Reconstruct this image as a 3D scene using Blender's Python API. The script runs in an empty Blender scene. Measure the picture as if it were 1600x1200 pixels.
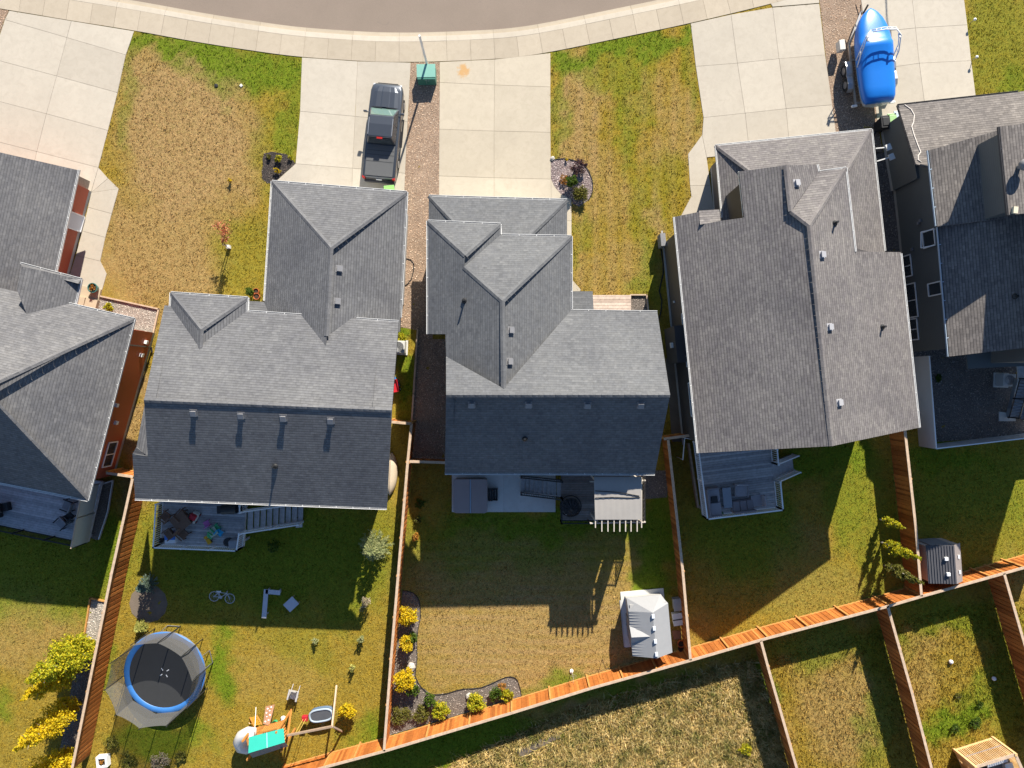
import bpy, bmesh, math, random
import numpy as np
from mathutils import Vector, Matrix

rnd = random.Random(7)
nrs = np.random.RandomState(11)
SC = bpy.context.scene
COL = SC.collection

# ------------------------------------------------------------------ camera, sky, sun, exposure
FPX, CAMH = 1107.0, 43.4          # focal length in photo pixels, drone height in metres
cam_d = bpy.data.cameras.new('drone_camera')
cam_d.sensor_width = 36.0
cam_d.lens = FPX / 1600.0 * 36.0
cam_d.clip_end = 2000.0
cam_o = bpy.data.objects.new('drone_camera', cam_d)
cam_o.location = (0, 0, CAMH)
COL.objects.link(cam_o)
SC.camera = cam_o

SUN_EL = math.radians(30.5)
SUN_AZ = math.atan2(0.30, 1.0)     # from +Y towards +X
wd = bpy.data.worlds.new('World')
SC.world = wd
wd.use_nodes = True
wn = wd.node_tree
sky = wn.nodes.new('ShaderNodeTexSky')
sky.sky_type = 'NISHITA'
sky.sun_disc = False
sky.sun_elevation = SUN_EL
sky.sun_rotation = SUN_AZ
sky.air_density = 1.0
sky.dust_density = 0.15
sky.ozone_density = 4.0
wn.links.new(sky.outputs[0], wn.nodes['Background'].inputs[0])
wn.nodes['Background'].inputs[1].default_value = 0.068

sun_d = bpy.data.lights.new('sun', 'SUN')
sun_d.energy = 5.0
sun_d.angle = math.radians(0.5)
sun_d.color = (1.0, 0.925, 0.80)
sun_o = bpy.data.objects.new('sun', sun_d)
sdir = Vector((math.sin(SUN_AZ) * math.cos(SUN_EL), math.cos(SUN_AZ) * math.cos(SUN_EL), math.sin(SUN_EL)))
sun_o.rotation_euler = sdir.to_track_quat('Z', 'Y').to_euler()
sun_o.location = (20, 60, 50)
COL.objects.link(sun_o)

vs = SC.view_settings
vs.view_transform = 'Standard'
vs.look = 'None'
vs.exposure = 1.08
vs.gamma = 1.0
vs.use_curve_mapping = False
SC.cycles.use_denoising = True
SC.cycles.max_bounces = 6
SC.cycles.transparent_max_bounces = 12

# ------------------------------------------------------------------ helpers
def G(px, py, z=0.0):
    """point at height z seen at photo pixel (px, py)"""
    s = (CAMH - z) / FPX
    return Vector(((px - 800.0) * s, (600.0 - py) * s, z))

def top2g(pts, z):
    return [G(p[0], p[1], z).to_2d() for p in pts]

WM = {}
def wmat(o):
    m = WM.get(o.name)
    return m if m is not None else Matrix.Identity(4)

def tag(o, label=None, cat=None, group=None, kind=None):
    if label: o['label'] = label
    if cat: o['category'] = cat
    if group: o['group'] = group
    if kind: o['kind'] = kind
    return o

def thing(name, label, cat, loc=(0, 0, 0), rz=0.0, group=None, kind=None):
    o = bpy.data.objects.new(name, None)
    o.empty_display_size = 0.3
    COL.objects.link(o)
    o.location = loc
    o.rotation_euler = (0, 0, rz)
    WM[o.name] = Matrix.Translation(Vector(loc)) @ Matrix.Rotation(rz, 4, 'Z')
    return tag(o, label, cat, group, kind)

class MB:
    """collects faces; build() links them as one mesh object"""
    def __init__(self):
        self.v, self.f, self.uv, self.mi = [], [], [], []
        self.m = 0
    def add(self, pts, faces, uvs=None):
        b = len(self.v)
        self.v.extend([tuple(p) for p in pts])
        for i, fc in enumerate(faces):
            self.f.append([b + k for k in fc])
            self.uv.append(uvs[i] if uvs else None)
            self.mi.append(self.m)
        return self
    def poly(self, pts, uv=None):
        return self.add(pts, [list(range(len(pts)))], [uv] if uv else None)
    def box(self, c, s, rz=0.0, M=None):
        hx, hy, hz = s[0] / 2, s[1] / 2, s[2] / 2
        P = [Vector((x, y, z)) for z in (-hz, hz) for y in (-hy, hy) for x in (-hx, hx)]
        R = M if M is not None else Matrix.Rotation(rz, 3, 'Z')
        c = Vector(c)
        return self.add([R @ p + c for p in P], [(0, 2, 3, 1), (4, 5, 7, 6), (0, 1, 5, 4), (2, 6, 7, 3), (0, 4, 6, 2), (1, 3, 7, 5)])
    def taper(self, c, s0, s1, h, rz=0.0, off=(0, 0)):
        R = Matrix.Rotation(rz, 3, 'Z'); c = Vector(c)
        P = []
        for (sx, sy), z, o in ((s0, 0, (0, 0)), (s1, h, off)):
            for y in (-.5, .5):
                for x in (-.5, .5):
                    P.append(R @ Vector((x * sx + o[0], y * sy + o[1], z)) + c)
        return self.add(P, [(0, 2, 3, 1), (4, 5, 7, 6), (0, 1, 5, 4), (2, 6, 7, 3), (0, 4, 6, 2), (1, 3, 7, 5)])
    def beam(self, p0, p1, w, h):
        """rectangular bar between two points; w sideways, h up"""
        p0, p1 = Vector(p0), Vector(p1)
        d = (p1 - p0).normalized()
        side = d.cross(Vector((0, 0, 1)))
        side = Vector((1, 0, 0)) if side.length < 1e-4 else side.normalized()
        up = side.cross(d).normalized()
        P = []
        for p in (p0, p1):
            for a, b in ((-1, -1), (1, -1), (1, 1), (-1, 1)):
                P.append(p + side * (a * w / 2) + up * (b * h / 2))
        return self.add(P, [(0, 3, 2, 1), (4, 5, 6, 7), (0, 1, 5, 4), (1, 2, 6, 5), (2, 3, 7, 6), (3, 0, 4, 7)])
    def prism(self, poly, z0, z1):
        n = len(poly)
        a = sum(poly[i][0] * poly[(i + 1) % n][1] - poly[(i + 1) % n][0] * poly[i][1] for i in range(n))
        P = list(poly) if a > 0 else list(poly)[::-1]
        pts = [(p[0], p[1], z0) for p in P] + [(p[0], p[1], z1) for p in P]
        fs = [list(range(n))[::-1], list(range(n, 2 * n))] + [(i, (i + 1) % n, n + (i + 1) % n, n + i) for i in range(n)]
        return self.add(pts, fs)
    def tube(self, pts, r, n=8, closed=False, cap=True):
        pts = [Vector(p) for p in pts]
        k = len(pts)
        rs = r if isinstance(r, (list, tuple)) else [r] * k
        rings = []
        for i, p in enumerate(pts):
            if closed:
                d = pts[(i + 1) % k] - pts[i - 1]
            else:
                d = pts[min(i + 1, k - 1)] - pts[max(i - 1, 0)]
            d = d.normalized() if d.length > 1e-9 else Vector((0, 0, 1))
            a = d.cross(Vector((0, 0, 1)))
            a = Vector((1, 0, 0)) if a.length < 1e-3 else a.normalized()
            b = d.cross(a).normalized()
            rings.append([p + a * (math.cos(t) * rs[i]) + b * (math.sin(t) * rs[i]) for t in [2 * math.pi * j / n for j in range(n)]])
        P = [q for rg in rings for q in rg]
        F = []
        for i in range(k if closed else k - 1):
            j = (i + 1) % k
            for q in range(n):
                F.append((i * n + q, i * n + (q + 1) % n, j * n + (q + 1) % n, j * n + q))
        if cap and not closed:
            F.append(list(range(n))[::-1]); F.append([(k - 1) * n + q for q in range(n)])
        return self.add(P, F)
    def lathe(self, prof, c, n=20, cap=True):
        c = Vector(c); P, F = [], []
        for r, z in prof:
            for j in range(n):
                t = 2 * math.pi * j / n
                P.append(c + Vector((r * math.cos(t), r * math.sin(t), z)))
        for i in range(len(prof) - 1):
            for q in range(n):
                F.append((i * n + q, i * n + (q + 1) % n, (i + 1) * n + (q + 1) % n, (i + 1) * n + q))
        if cap:
            F.append(list(range(n))[::-1]); F.append([(len(prof) - 1) * n + q for q in range(n)])
        return self.add(P, F)
    def loft(self, rings, cap=True):
        n = len(rings[0]); P = [p for r in rings for p in r]; F = []
        for i in range(len(rings) - 1):
            for q in range(n):
                F.append((i * n + q, i * n + (q + 1) % n, (i + 1) * n + (q + 1) % n, (i + 1) * n + q))
        if cap:
            F.append(list(range(n))[::-1]); F.append([(len(rings) - 1) * n + q for q in range(n)])
        return self.add(P, F)
    def build(self, name, mat, parent=None, smooth=False, world=False, bevel=0.0):
        me = bpy.data.meshes.new(name)
        V = self.v
        if world and parent is not None:
            inv = wmat(parent).inverted()
            V = [tuple(inv @ Vector(p)) for p in V]
        me.from_pydata(V, [], self.f)
        if any(u is not None for u in self.uv):
            uvl = me.uv_layers.new(name='UVMap')
            li = 0
            for fi, fc in enumerate(self.f):
                u = self.uv[fi]
                for k in range(len(fc)):
                    uvl.data[li].uv = u[k] if u else (0, 0)
                    li += 1
        mats = mat if isinstance(mat, (list, tuple)) else [mat]
        for m in mats: me.materials.append(m)
        if len(mats) > 1: me.polygons.foreach_set('material_index', self.mi)
        if smooth: me.polygons.foreach_set('use_smooth', [True] * len(me.polygons))
        me.update()
        o = bpy.data.objects.new(name, me)
        COL.objects.link(o)
        if bevel:
            md = o.modifiers.new('bevel', 'BEVEL'); md.width = bevel; md.segments = 2; md.limit_method = 'ANGLE'
        if parent is not None:
            o.parent = parent
            WM[o.name] = wmat(parent)
        return o

def np_mesh(name, V, F, mat, parent=None, attrs=None):
    """fast mesh from numpy arrays: V (n,3), F (m,k)"""
    me = bpy.data.meshes.new(name)
    k = F.shape[1]
    me.vertices.add(len(V)); me.vertices.foreach_set('co', V.astype(np.float32).ravel())
    me.loops.add(F.size); me.loops.foreach_set('vertex_index', F.astype(np.int32).ravel())
    me.polygons.add(len(F))
    me.polygons.foreach_set('loop_start', np.arange(0, F.size, k, dtype=np.int32))
    try: me.polygons.foreach_set('loop_total', np.full(len(F), k, dtype=np.int32))
    except Exception: pass
    for nm, arr in (attrs or {}).items():
        a = me.attributes.new(nm, 'FLOAT', 'POINT'); a.data.foreach_set('value', arr.astype(np.float32).ravel())
    me.materials.append(mat)
    me.update(calc_edges=True); me.validate()
    o = bpy.data.objects.new(name, me)
    COL.objects.link(o)
    if parent is not None: o.parent = parent; WM[o.name] = wmat(parent)
    return o

def inside(px, py, poly):
    """vectorised point in polygon"""
    r = np.zeros(len(px), bool)
    n = len(poly)
    for i in range(n):
        x0, y0 = poly[i]; x1, y1 = poly[(i + 1) % n]
        c = ((y0 > py) != (y1 > py)) & (px < (x1 - x0) * (py - y0) / ((y1 - y0) if y1 != y0 else 1e-9) + x0)
        r ^= c
    return r

def clone(o, parent=None):
    c = o.copy(); COL.objects.link(c)
    if parent is not None: c.parent = parent
    for ch in [x for x in bpy.data.objects if x.parent == o]:
        clone(ch, c)
    return c

# ------------------------------------------------------------------ materials
def _nt(name):
    m = bpy.data.materials.new(name); m.use_nodes = True
    nt = m.node_tree
    return m, nt, nt.nodes['Principled BSDF']
def N(nt, t, **kw):
    n = nt.nodes.new(t)
    for k, v in kw.items(): setattr(n, k, v)
    return n
def c4(c, f=1.0): return (min(c[0] * f, 1), min(c[1] * f, 1), min(c[2] * f, 1), 1)
def mixc(nt, fac, a, b, mode='MIX'):
    n = N(nt, 'ShaderNodeMix', data_type='RGBA', blend_type=mode)
    for s, v in ((n.inputs[0], fac), (n.inputs[6], a), (n.inputs[7], b)):
        if isinstance(v, bpy.types.NodeSocket): nt.links.new(v, s)
        else: s.default_value = v
    return n.outputs[2]
def noise(nt, scale, detail=4, rough=.6, vec=None, dist=0):
    n = N(nt, 'ShaderNodeTexNoise'); n.inputs['Scale'].default_value = scale; n.inputs['Detail'].default_value = detail
    n.inputs['Roughness'].default_value = rough; n.inputs['Distortion'].default_value = dist
    if vec is not None: nt.links.new(vec, n.inputs['Vector'])
    return n.outputs['Fac']
def ramp(nt, fac, stops):
    n = N(nt, 'ShaderNodeValToRGB')
    while len(n.color_ramp.elements) < len(stops): n.color_ramp.elements.new(0.5)
    for e, (p, c) in zip(n.color_ramp.elements, stops):
        e.position = p; e.color = c if len(c) == 4 else (*c, 1)
    nt.links.new(fac, n.inputs[0]); return n.outputs[0]
def bump(nt, bs, h, strength, dist=.02):
    b = N(nt, 'ShaderNodeBump'); b.inputs['Strength'].default_value = strength; b.inputs['Distance'].default_value = dist
    nt.links.new(h, b.inputs['Height']); nt.links.new(b.outputs[0], bs.inputs['Normal'])
def geocoord(nt):
    return N(nt, 'ShaderNodeNewGeometry').outputs['Position']

MATS = {}
def mat(name, col, rough=.75, var=.12, scale=4.0, fine=40.0, bmp=.15, metal=0.0, spec=.4, island=0.0, coat=0.0):
    if name in MATS: return MATS[name]
    m, nt, bs = _nt(name)
    pos = geocoord(nt)
    f1 = noise(nt, scale, 5, .65, pos)
    c = mixc(nt, f1, c4(col, 1 - var * 1.6), c4(col, 1 + var * 1.6))
    if island:
        r = N(nt, 'ShaderNodeNewGeometry').outputs['Random Per Island']
        k = mixc(nt, r, (1 - island,) * 3 + (1,), (1 + island,) * 3 + (1,))
        c = mixc(nt, 1.0, c, k, 'MULTIPLY')
    nt.links.new(c, bs.inputs['Base Color'])
    bs.inputs['Roughness'].default_value = rough
    bs.inputs['Metallic'].default_value = metal
    bs.inputs['Specular IOR Level'].default_value = spec
    if coat: bs.inputs['Coat Weight'].default_value = coat; bs.inputs['Coat Roughness'].default_value = .05
    if bmp: bump(nt, bs, noise(nt, fine, 3, .6, pos), bmp)
    MATS[name] = m
    return m

def mat_shingle(name, ca, cb, line=.6, joint=.88, row=.145):
    """laminated shingles on roof UVs (metres): courses with a butt shadow line, tabs of uneven tint"""
    m, nt, bs = _nt(name)
    uv = N(nt, 'ShaderNodeUVMap').outputs[0]
    def brick(w, off, freq, c1, c2, mo, ms):
        br = N(nt, 'ShaderNodeTexBrick'); br.offset = off; br.offset_frequency = freq
        nt.links.new(uv, br.inputs['Vector'])
        br.inputs['Color1'].default_value = c4(c1); br.inputs['Color2'].default_value = c4(c2); br.inputs['Mortar'].default_value = c4(mo)
        for k, v in (('Scale', 1.0), ('Brick Width', w), ('Row Height', row), ('Mortar Size', ms), ('Mortar Smooth', .1), ('Bias', 0.0)): br.inputs[k].default_value = v
        return br.outputs[0]
    c = brick(.31, .5, 2, ca, cb, [x * joint for x in ca], .006)
    c = mixc(nt, .8, c, brick(.21, .37, 3, (.78,) * 3, (1.24,) * 3, (1, 1, 1), 0.0), 'MULTIPLY')
    c = mixc(nt, .5, c, brick(.13, .23, 5, (.8,) * 3, (1.2,) * 3, (1, 1, 1), 0.0), 'MULTIPLY')
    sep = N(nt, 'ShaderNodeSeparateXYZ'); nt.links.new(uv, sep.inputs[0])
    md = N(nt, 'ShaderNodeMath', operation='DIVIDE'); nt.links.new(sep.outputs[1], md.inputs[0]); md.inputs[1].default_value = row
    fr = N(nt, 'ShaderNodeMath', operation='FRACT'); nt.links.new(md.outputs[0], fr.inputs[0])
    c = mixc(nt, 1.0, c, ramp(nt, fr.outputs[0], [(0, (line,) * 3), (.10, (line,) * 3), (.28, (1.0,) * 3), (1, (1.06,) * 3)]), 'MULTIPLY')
    pos = geocoord(nt)
    c = mixc(nt, 1.0, c, ramp(nt, noise(nt, .33, 5, .62, pos), [(.28, (.82, .82, .84)), (.72, (1.16, 1.15, 1.12))]), 'MULTIPLY')
    c = mixc(nt, 1.0, c, ramp(nt, noise(nt, 7, 4, .75, pos), [(.25, (.82,) * 3), (.75, (1.18,) * 3)]), 'MULTIPLY')
    nt.links.new(c, bs.inputs['Base Color'])
    bs.inputs['Roughness'].default_value = .85; bs.inputs['Specular IOR Level'].default_value = .3
    iv = N(nt, 'ShaderNodeMath', operation='SUBTRACT'); iv.inputs[0].default_value = 1.0; nt.links.new(fr.outputs[0], iv.inputs[1])
    bump(nt, bs, iv.outputs[0], .5, .012)
    return m

SH_A = mat_shingle('shingle_charcoal', (.130, .130, .138), (.168, .166, .170), .72)
SH_B = mat_shingle('shingle_slate', (.130, .132, .142), (.156, .158, .165), .62)
SH_C = mat_shingle('shingle_grey', (.120, .125, .135), (.143, .147, .154), .82)
SH_D = mat_shingle('shingle_weathered', (.155, .143, .146), (.205, .192, .186), .60, .7)
SH_E = mat_shingle('shingle_driftwood', (.150, .136, .130), (.225, .204, .190), .55, .75)

def mat_siding(name, col, pitch=.15, rough=.55):
    m, nt, bs = _nt(name)
    pos = geocoord(nt)
    sep = N(nt, 'ShaderNodeSeparateXYZ'); nt.links.new(pos, sep.inputs[0])
    md = N(nt, 'ShaderNodeMath', operation='DIVIDE'); nt.links.new(sep.outputs[2], md.inputs[0]); md.inputs[1].default_value = pitch
    fr = N(nt, 'ShaderNodeMath', operation='FRACT'); nt.links.new(md.outputs[0], fr.inputs[0])
    c = mixc(nt, noise(nt, 1.2, 4, .6, pos), c4(col, .88), c4(col, 1.1))
    lap = ramp(nt, fr.outputs[0], [(0.0, (.45, .45, .45)), (.12, (1, 1, 1)), (1.0, (1, 1, 1))])
    nt.links.new(mixc(nt, 1.0, c, lap, 'MULTIPLY'), bs.inputs['Base Color'])
    bs.inputs['Roughness'].default_value = rough
    iv = N(nt, 'ShaderNodeMath', operation='SUBTRACT'); iv.inputs[0].default_value = 1.0; nt.links.new(fr.outputs[0], iv.inputs[1])
    bump(nt, bs, iv.outputs[0], .6, .02)
    return m
SID_A = mat_siding('siding_red', (.36, .072, .034))
SID_B = mat_siding('siding_pale_grey', (.42, .43, .44))
SID_C = mat_siding('siding_blue_grey', (.13, .19, .25))
SID_D = mat_siding('siding_taupe', (.070, .064, .066))
SID_E = mat_siding('siding_dark_green_grey', (.115, .125, .125))

def mat_concrete(name, col, stain=None):
    m, nt, bs = _nt(name)
    pos = geocoord(nt)
    c = mixc(nt, noise(nt, .55, 6, .65, pos), c4(col, .86), c4(col, 1.10))
    c = mixc(nt, ramp(nt, noise(nt, 2.6, 6, .7, pos, .6), [(.45, (0, 0, 0)), (.75, (1, 1, 1))]), c, c4((col[0] * .88, col[1] * .87, col[2] * .86)))
    c = mixc(nt, 1.0, c, ramp(nt, noise(nt, 30, 2, .7, pos), [(.2, (.93,) * 3), (.8, (1.06,) * 3)]), 'MULTIPLY')
    oi = N(nt, 'ShaderNodeObjectInfo').outputs['Random']
    c = mixc(nt, 1.0, c, ramp(nt, oi, [(0, (.93, .925, .92)), (1, (1.05, 1.05, 1.05))]), 'MULTIPLY')
    if stain:
        sx, sy = stain
        vs_ = N(nt, 'ShaderNodeVectorMath', operation='DISTANCE'); nt.links.new(pos, vs_.inputs[0]); vs_.inputs[1].default_value = (sx, sy, .05)
        ad = N(nt, 'ShaderNodeMath', operation='MULTIPLY_ADD'); nt.links.new(noise(nt, 3.5, 5, .7, pos), ad.inputs[0]); ad.inputs[1].default_value = 1.1; nt.links.new(vs_.outputs['Value'], ad.inputs[2])
        fac = ramp(nt, ad.outputs[0], [(.78, (1, 1, 1)), (1.0, (.0, .0, .0))])
        fm = N(nt, 'ShaderNodeMath', operation='MULTIPLY'); nt.links.new(fac, fm.inputs[0]); fm.inputs[1].default_value = .75
        c = mixc(nt, fm.outputs[0], c, (.50, .27, .08, 1))
    nt.links.new(c, bs.inputs['Base Color'])
    bs.inputs['Roughness'].default_value = .9; bs.inputs['Specular IOR Level'].default_value = .2
    bump(nt, bs, noise(nt, 45, 3, .6, pos), .12)
    return m
CONC = mat_concrete('concrete_broom', (.48, .434, .362))
CONC_RUST = mat_concrete('concrete_rust_stained', (.49, .432, .340), stain=G(724, 111).to_2d())
CONC_WALK = mat_concrete('concrete_walk', (.455, .392, .305))
CONC_KERB = mat_concrete('concrete_kerb', (.55, .49, .40))
CONC_PATIO = mat_concrete('concrete_patio', (.60, .60, .57))
JOINT = mat('joint_dirt', (.30, .255, .20), .95, .2, 3)

def mat_asphalt():
    m, nt, bs = _nt('asphalt'); pos = geocoord(nt)
    c = mixc(nt, noise(nt, .4, 5, .6, pos), c4((.205, .162, .128)), c4((.262, .208, .166)))
    c = mixc(nt, 1.0, c, ramp(nt, noise(nt, 38, 2, .8, pos), [(.2, (.84,) * 3), (.8, (1.14,) * 3)]), 'MULTIPLY')
    c = mixc(nt, ramp(nt, noise(nt, 1.3, 6, .8, pos, 1.2), [(.62, (0, 0, 0)), (.75, (.5, .5, .5))]), c, c4((.13, .115, .10)))
    nt.links.new(c, bs.inputs['Base Color']); bs.inputs['Roughness'].default_value = .92
    bump(nt, bs, noise(nt, 60, 2, .7, pos), .3); return m
ASPHALT = mat_asphalt()

def mat_turf(name, blade=False):
    m, nt, bs = _nt(name)
    pos = geocoord(nt)
    g = N(nt, 'ShaderNodeAttribute', attribute_name='green').outputs['Fac']
    s = N(nt, 'ShaderNodeAttribute', attribute_name='straw').outputs['Fac']
    olive = mixc(nt, noise(nt, 1.1, 6, .7, pos), c4((.190, .128, .013)), c4((.400, .275, .034)))
    straw = mixc(nt, noise(nt, 2.3, 6, .75, pos), c4((.23, .135, .050)), c4((.50, .345, .165)))
    green = mixc(nt, noise(nt, 1.7, 5, .7, pos), c4((.075, .130, .008)), c4((.185, .245, .014)))
    def soft(a, k=.5):
        ad = N(nt, 'ShaderNodeMath', operation='MULTIPLY_ADD'); nt.links.new(noise(nt, 3.0, 7, .8, pos), ad.inputs[0]); ad.inputs[1].default_value = k; nt.links.new(a, ad.inputs[2])
        sb = N(nt, 'ShaderNodeMath', operation='SUBTRACT', use_clamp=True); nt.links.new(ad.outputs[0], sb.inputs[0]); sb.inputs[1].default_value = k * .5; return sb.outputs[0]
    c = mixc(nt, soft(s, 1.1), olive, straw)
    c = mixc(nt, soft(g, 1.1), c, green)
    c = mixc(nt, 1.0, c, ramp(nt, noise(nt, 6.5, 5, .8, pos), [(.3, (.62, .62, .62)), (.7, (1.34, 1.32, 1.28))]), 'MULTIPLY')
    if blade:
        r = N(nt, 'ShaderNodeNewGeometry').outputs['Random Per Island']
        c = mixc(nt, 1.0, c, ramp(nt, r, [(0, (.45, .46, .42)), (.5, (1.0, 1.0, 1.0)), (1, (1.75, 1.7, 1.6))]), 'MULTIPLY')
        tr = N(nt, 'ShaderNodeBsdfTranslucent'); nt.links.new(c, tr.inputs[0])
        mx = N(nt, 'ShaderNodeMixShader'); mx.inputs[0].default_value = .25
        nt.links.new(bs.outputs[0], mx.inputs[1]); nt.links.new(tr.outputs[0], mx.inputs[2])
        nt.links.new(mx.outputs[0], nt.nodes['Material Output'].inputs[0])
    else:
        c = mixc(nt, 1.0, c, ramp(nt, noise(nt, 16, 4, .8, pos), [(.25, (.5, .5, .5)), (.75, (1.4, 1.38, 1.34))]), 'MULTIPLY')
        bump(nt, bs, noise(nt, 14, 4, .75, pos), .8, .06)
    nt.links.new(c, bs.inputs['Base Color']); bs.inputs['Roughness'].default_value = .9; bs.inputs['Specular IOR Level'].default_value = .12
    return m
TURF = mat_turf('turf'); BLADE = mat_turf('grass_blade', True)

def mat_stone(name, cols, island=True, scale=26):
    """gravel: bed sheet and single stones share the tints"""
    m, nt, bs = _nt(name); pos = geocoord(nt)
    vo = N(nt, 'ShaderNodeTexVoronoi'); vo.inputs['Scale'].default_value = scale; nt.links.new(pos, vo.inputs['Vector'])
    r = N(nt, 'ShaderNodeNewGeometry').outputs['Random Per Island'] if island else None
    if not island:
        sp = N(nt, 'ShaderNodeSeparateColor'); nt.links.new(vo.outputs['Color'], sp.inputs[0]); r = sp.outputs[0]
    k = len(cols)
    c = ramp(nt, r, [(i / max(k - 1, 1), cols[i]) for i in range(k)])
    if not island:
        c = mixc(nt, 1.0, c, ramp(nt, vo.outputs['Distance'], [(0, (1.05,) * 3), (.55, (.4,) * 3)]), 'MULTIPLY')
    c = mixc(nt, 1.0, c, ramp(nt, noise(nt, 1.0, 5, .7, pos), [(.3, (.82,) * 3), (.7, (1.12,) * 3)]), 'MULTIPLY')
    nt.links.new(c, bs.inputs['Base Color']); bs.inputs['Roughness'].default_value = .85
    if not island: bump(nt, bs, vo.outputs['Distance'], -1.0, .04)
    return m

def mat_wood(name, dark, light, island=.22, rough=.8):
    m, nt, bs = _nt(name); pos = geocoord(nt)
    r = N(nt, 'ShaderNodeNewGeometry').outputs['Random Per Island']
    c = mixc(nt, r, c4(dark), c4(light))
    c = mixc(nt, 1.0, c, ramp(nt, noise(nt, 5, 5, .7, pos, .5), [(.25, (.72,) * 3), (.75, (1.25,) * 3)]), 'MULTIPLY')
    nt.links.new(c, bs.inputs['Base Color']); bs.inputs['Roughness'].default_value = rough; bs.inputs['Specular IOR Level'].default_value = .25
    bump(nt, bs, noise(nt, 30, 3, .7, pos), .25); return m
CEDAR = mat_wood('cedar_stain', (.27, .082, .016), (.52, .185, .042))
CEDAR_CAP = mat_wood('cedar_weathered_cap', (.40, .29, .20), (.55, .42, .31))
CEDAR_POST = mat_wood('cedar_fresh_post', (.42, .20, .055), (.55, .28, .085))
PINE = mat_wood('pressure_treated_pine', (.52, .31, .12), (.72, .50, .26))
GREYDECK = mat_wood('weathered_deck', (.32, .31, .315), (.52, .505, .50))
BROWNDECK = mat_wood('brown_deck', (.19, .155, .14), (.33, .285, .26))

WHITE = mat('white_paint', (.74, .75, .76), .45, .04, 6, 30, .03)
GUTTER = mat('white_aluminium', (.66, .66, .65), .4, .06, 5, 30, .03)
GUTTER_DK = mat('dark_aluminium', (.05, .05, .055), .45, .08, 5, 30, .03)
BLACKM = mat('black_metal', (.022, .022, .024), .4, .1, 6, 30, .03, metal=.3)
GALV = mat('galvanised', (.42, .43, .45), .4, .12, 6, 40, .05, metal=.8)
VENT = mat('vent_grey', (.20, .20, .21), .5, .1, 6, 40, .05)
RUBBER = mat('rubber', (.018, .018, .019), .85, .15, 8, 40, .1)
GLASS = mat('window_glass', (.035, .045, .055), .06, .05, 2, 10, 0, spec=.8)
DARKPL = mat('black_plastic', (.02, .021, .023), .5, .1, 6, 40, .05)
GREYCL = mat('grey_fabric', (.26, .27, .29), .9, .12, 8, 60, .2)
# ------------------------------------------------------------------ the setting: ground, road, walk, drives
def px2(pts, z=0.0): return [G(p[0], p[1], z).to_2d() for p in pts]

EDGE = [(-700, -105), (-300, -36), (15, 16), (110, 32), (210, 48), (310, 66), (400, 80), (472, 89), (575, 96), (642, 97), (687, 96), (740, 94), (800, 90), (861, 81), (970, 59), (1079, 36), (1200, 7), (1340, -30), (1500, -75), (2300, -310)]
def smooth_line(pts, step=.35):
    P = [G(*p).to_2d() for p in pts]; out = []
    for i in range(len(P) - 1):
        p0, p1, p2, p3 = P[max(i - 1, 0)], P[i], P[i + 1], P[min(i + 2, len(P) - 1)]
        n = max(2, int((p2 - p1).length / step))
        for k in range(n):
            t = k / n
            out.append(.5 * ((2 * p1) + (p2 - p0) * t + (2 * p0 - 5 * p1 + 4 * p2 - p3) * t * t + (3 * p1 - p0 - 3 * p2 + p3) * t ** 3))
    out.append(P[-1]); return out
S = smooth_line(EDGE)
def offset_line(L, d):
    out = []
    for i, p in enumerate(L):
        t = (L[min(i + 1, len(L) - 1)] - L[max(i - 1, 0)]).normalized()
        out.append(p + Vector((-t.y, t.x)) * d)
    return out
Sx = np.array([p.x for p in S]); Sy = np.array([p.y for p in S])
arc = np.concatenate([[0], np.cumsum(np.hypot(np.diff(Sx), np.diff(Sy)))])
L_WALK, L_KERB, L_GUT, L_ROAD = (offset_line(S, d) for d in (1.24, 1.56, 1.86, 10.5))

def strip(mb, A, B, za, zb, i0, i1, thick):
    top = [(p.x, p.y, za) for p in A[i0:i1 + 1]] + [(p.x, p.y, zb) for p in reversed(B[i0:i1 + 1])]
    n = len(top)
    pts = top + [(p[0], p[1], -thick) for p in top]
    return mb.add(pts, [list(range(n))[::-1], list(range(n, 2 * n))] + [((i + 1) % n, i, n + i, n + (i + 1) % n)[::-1] for i in range(n)])

# road
mb = MB()
for i in range(len(S) - 1):
    a, b, c, d = L_GUT[i], L_GUT[i + 1], L_ROAD[i + 1], L_ROAD[i]
    mb.poly([(a.x, a.y, -.115), (b.x, b.y, -.115), (c.x, c.y, -.115), (d.x, d.y, -.115)])
tag(mb.build('road', ASPHALT), 'brownish grey asphalt street curving past the driveways', 'road', kind='structure')

def pieces_along(name, label, cat, A, B, z, mat_, gap, piece, every, thick, bed):
    base = MB()
    for i in range(len(S) - 1):
        a, b, c, d = A[i], A[i + 1], B[i + 1], B[i]
        base.poly([(a.x, a.y, bed), (b.x, b.y, bed), (c.x, c.y, bed), (d.x, d.y, bed)])
    root = tag(base.build(name, JOINT), label, cat, kind='structure')
    # resample so that pieces end exactly at joints
    s0 = float(np.interp(-36, Sx, arc)); s1 = float(np.interp(38, Sx, arc))
    ax = np.array([p.x for p in A]); ay = np.array([p.y for p in A]); bx = np.array([p.x for p in B]); by = np.array([p.y for p in B])
    s = s0
    while s < s1:
        e = s + every
        ts = np.linspace(s + gap / 2, e - gap / 2, 5)
        la = [(np.interp(t, arc, ax), np.interp(t, arc, ay)) for t in ts]
        lb = [(np.interp(t, arc, bx), np.interp(t, arc, by)) for t in ts]
        m = MB(); m.prism(la + lb[::-1], -thick, z + rnd.uniform(-.003, .003))
        m.build(piece, mat_, root)
        s = e
    return root
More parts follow.
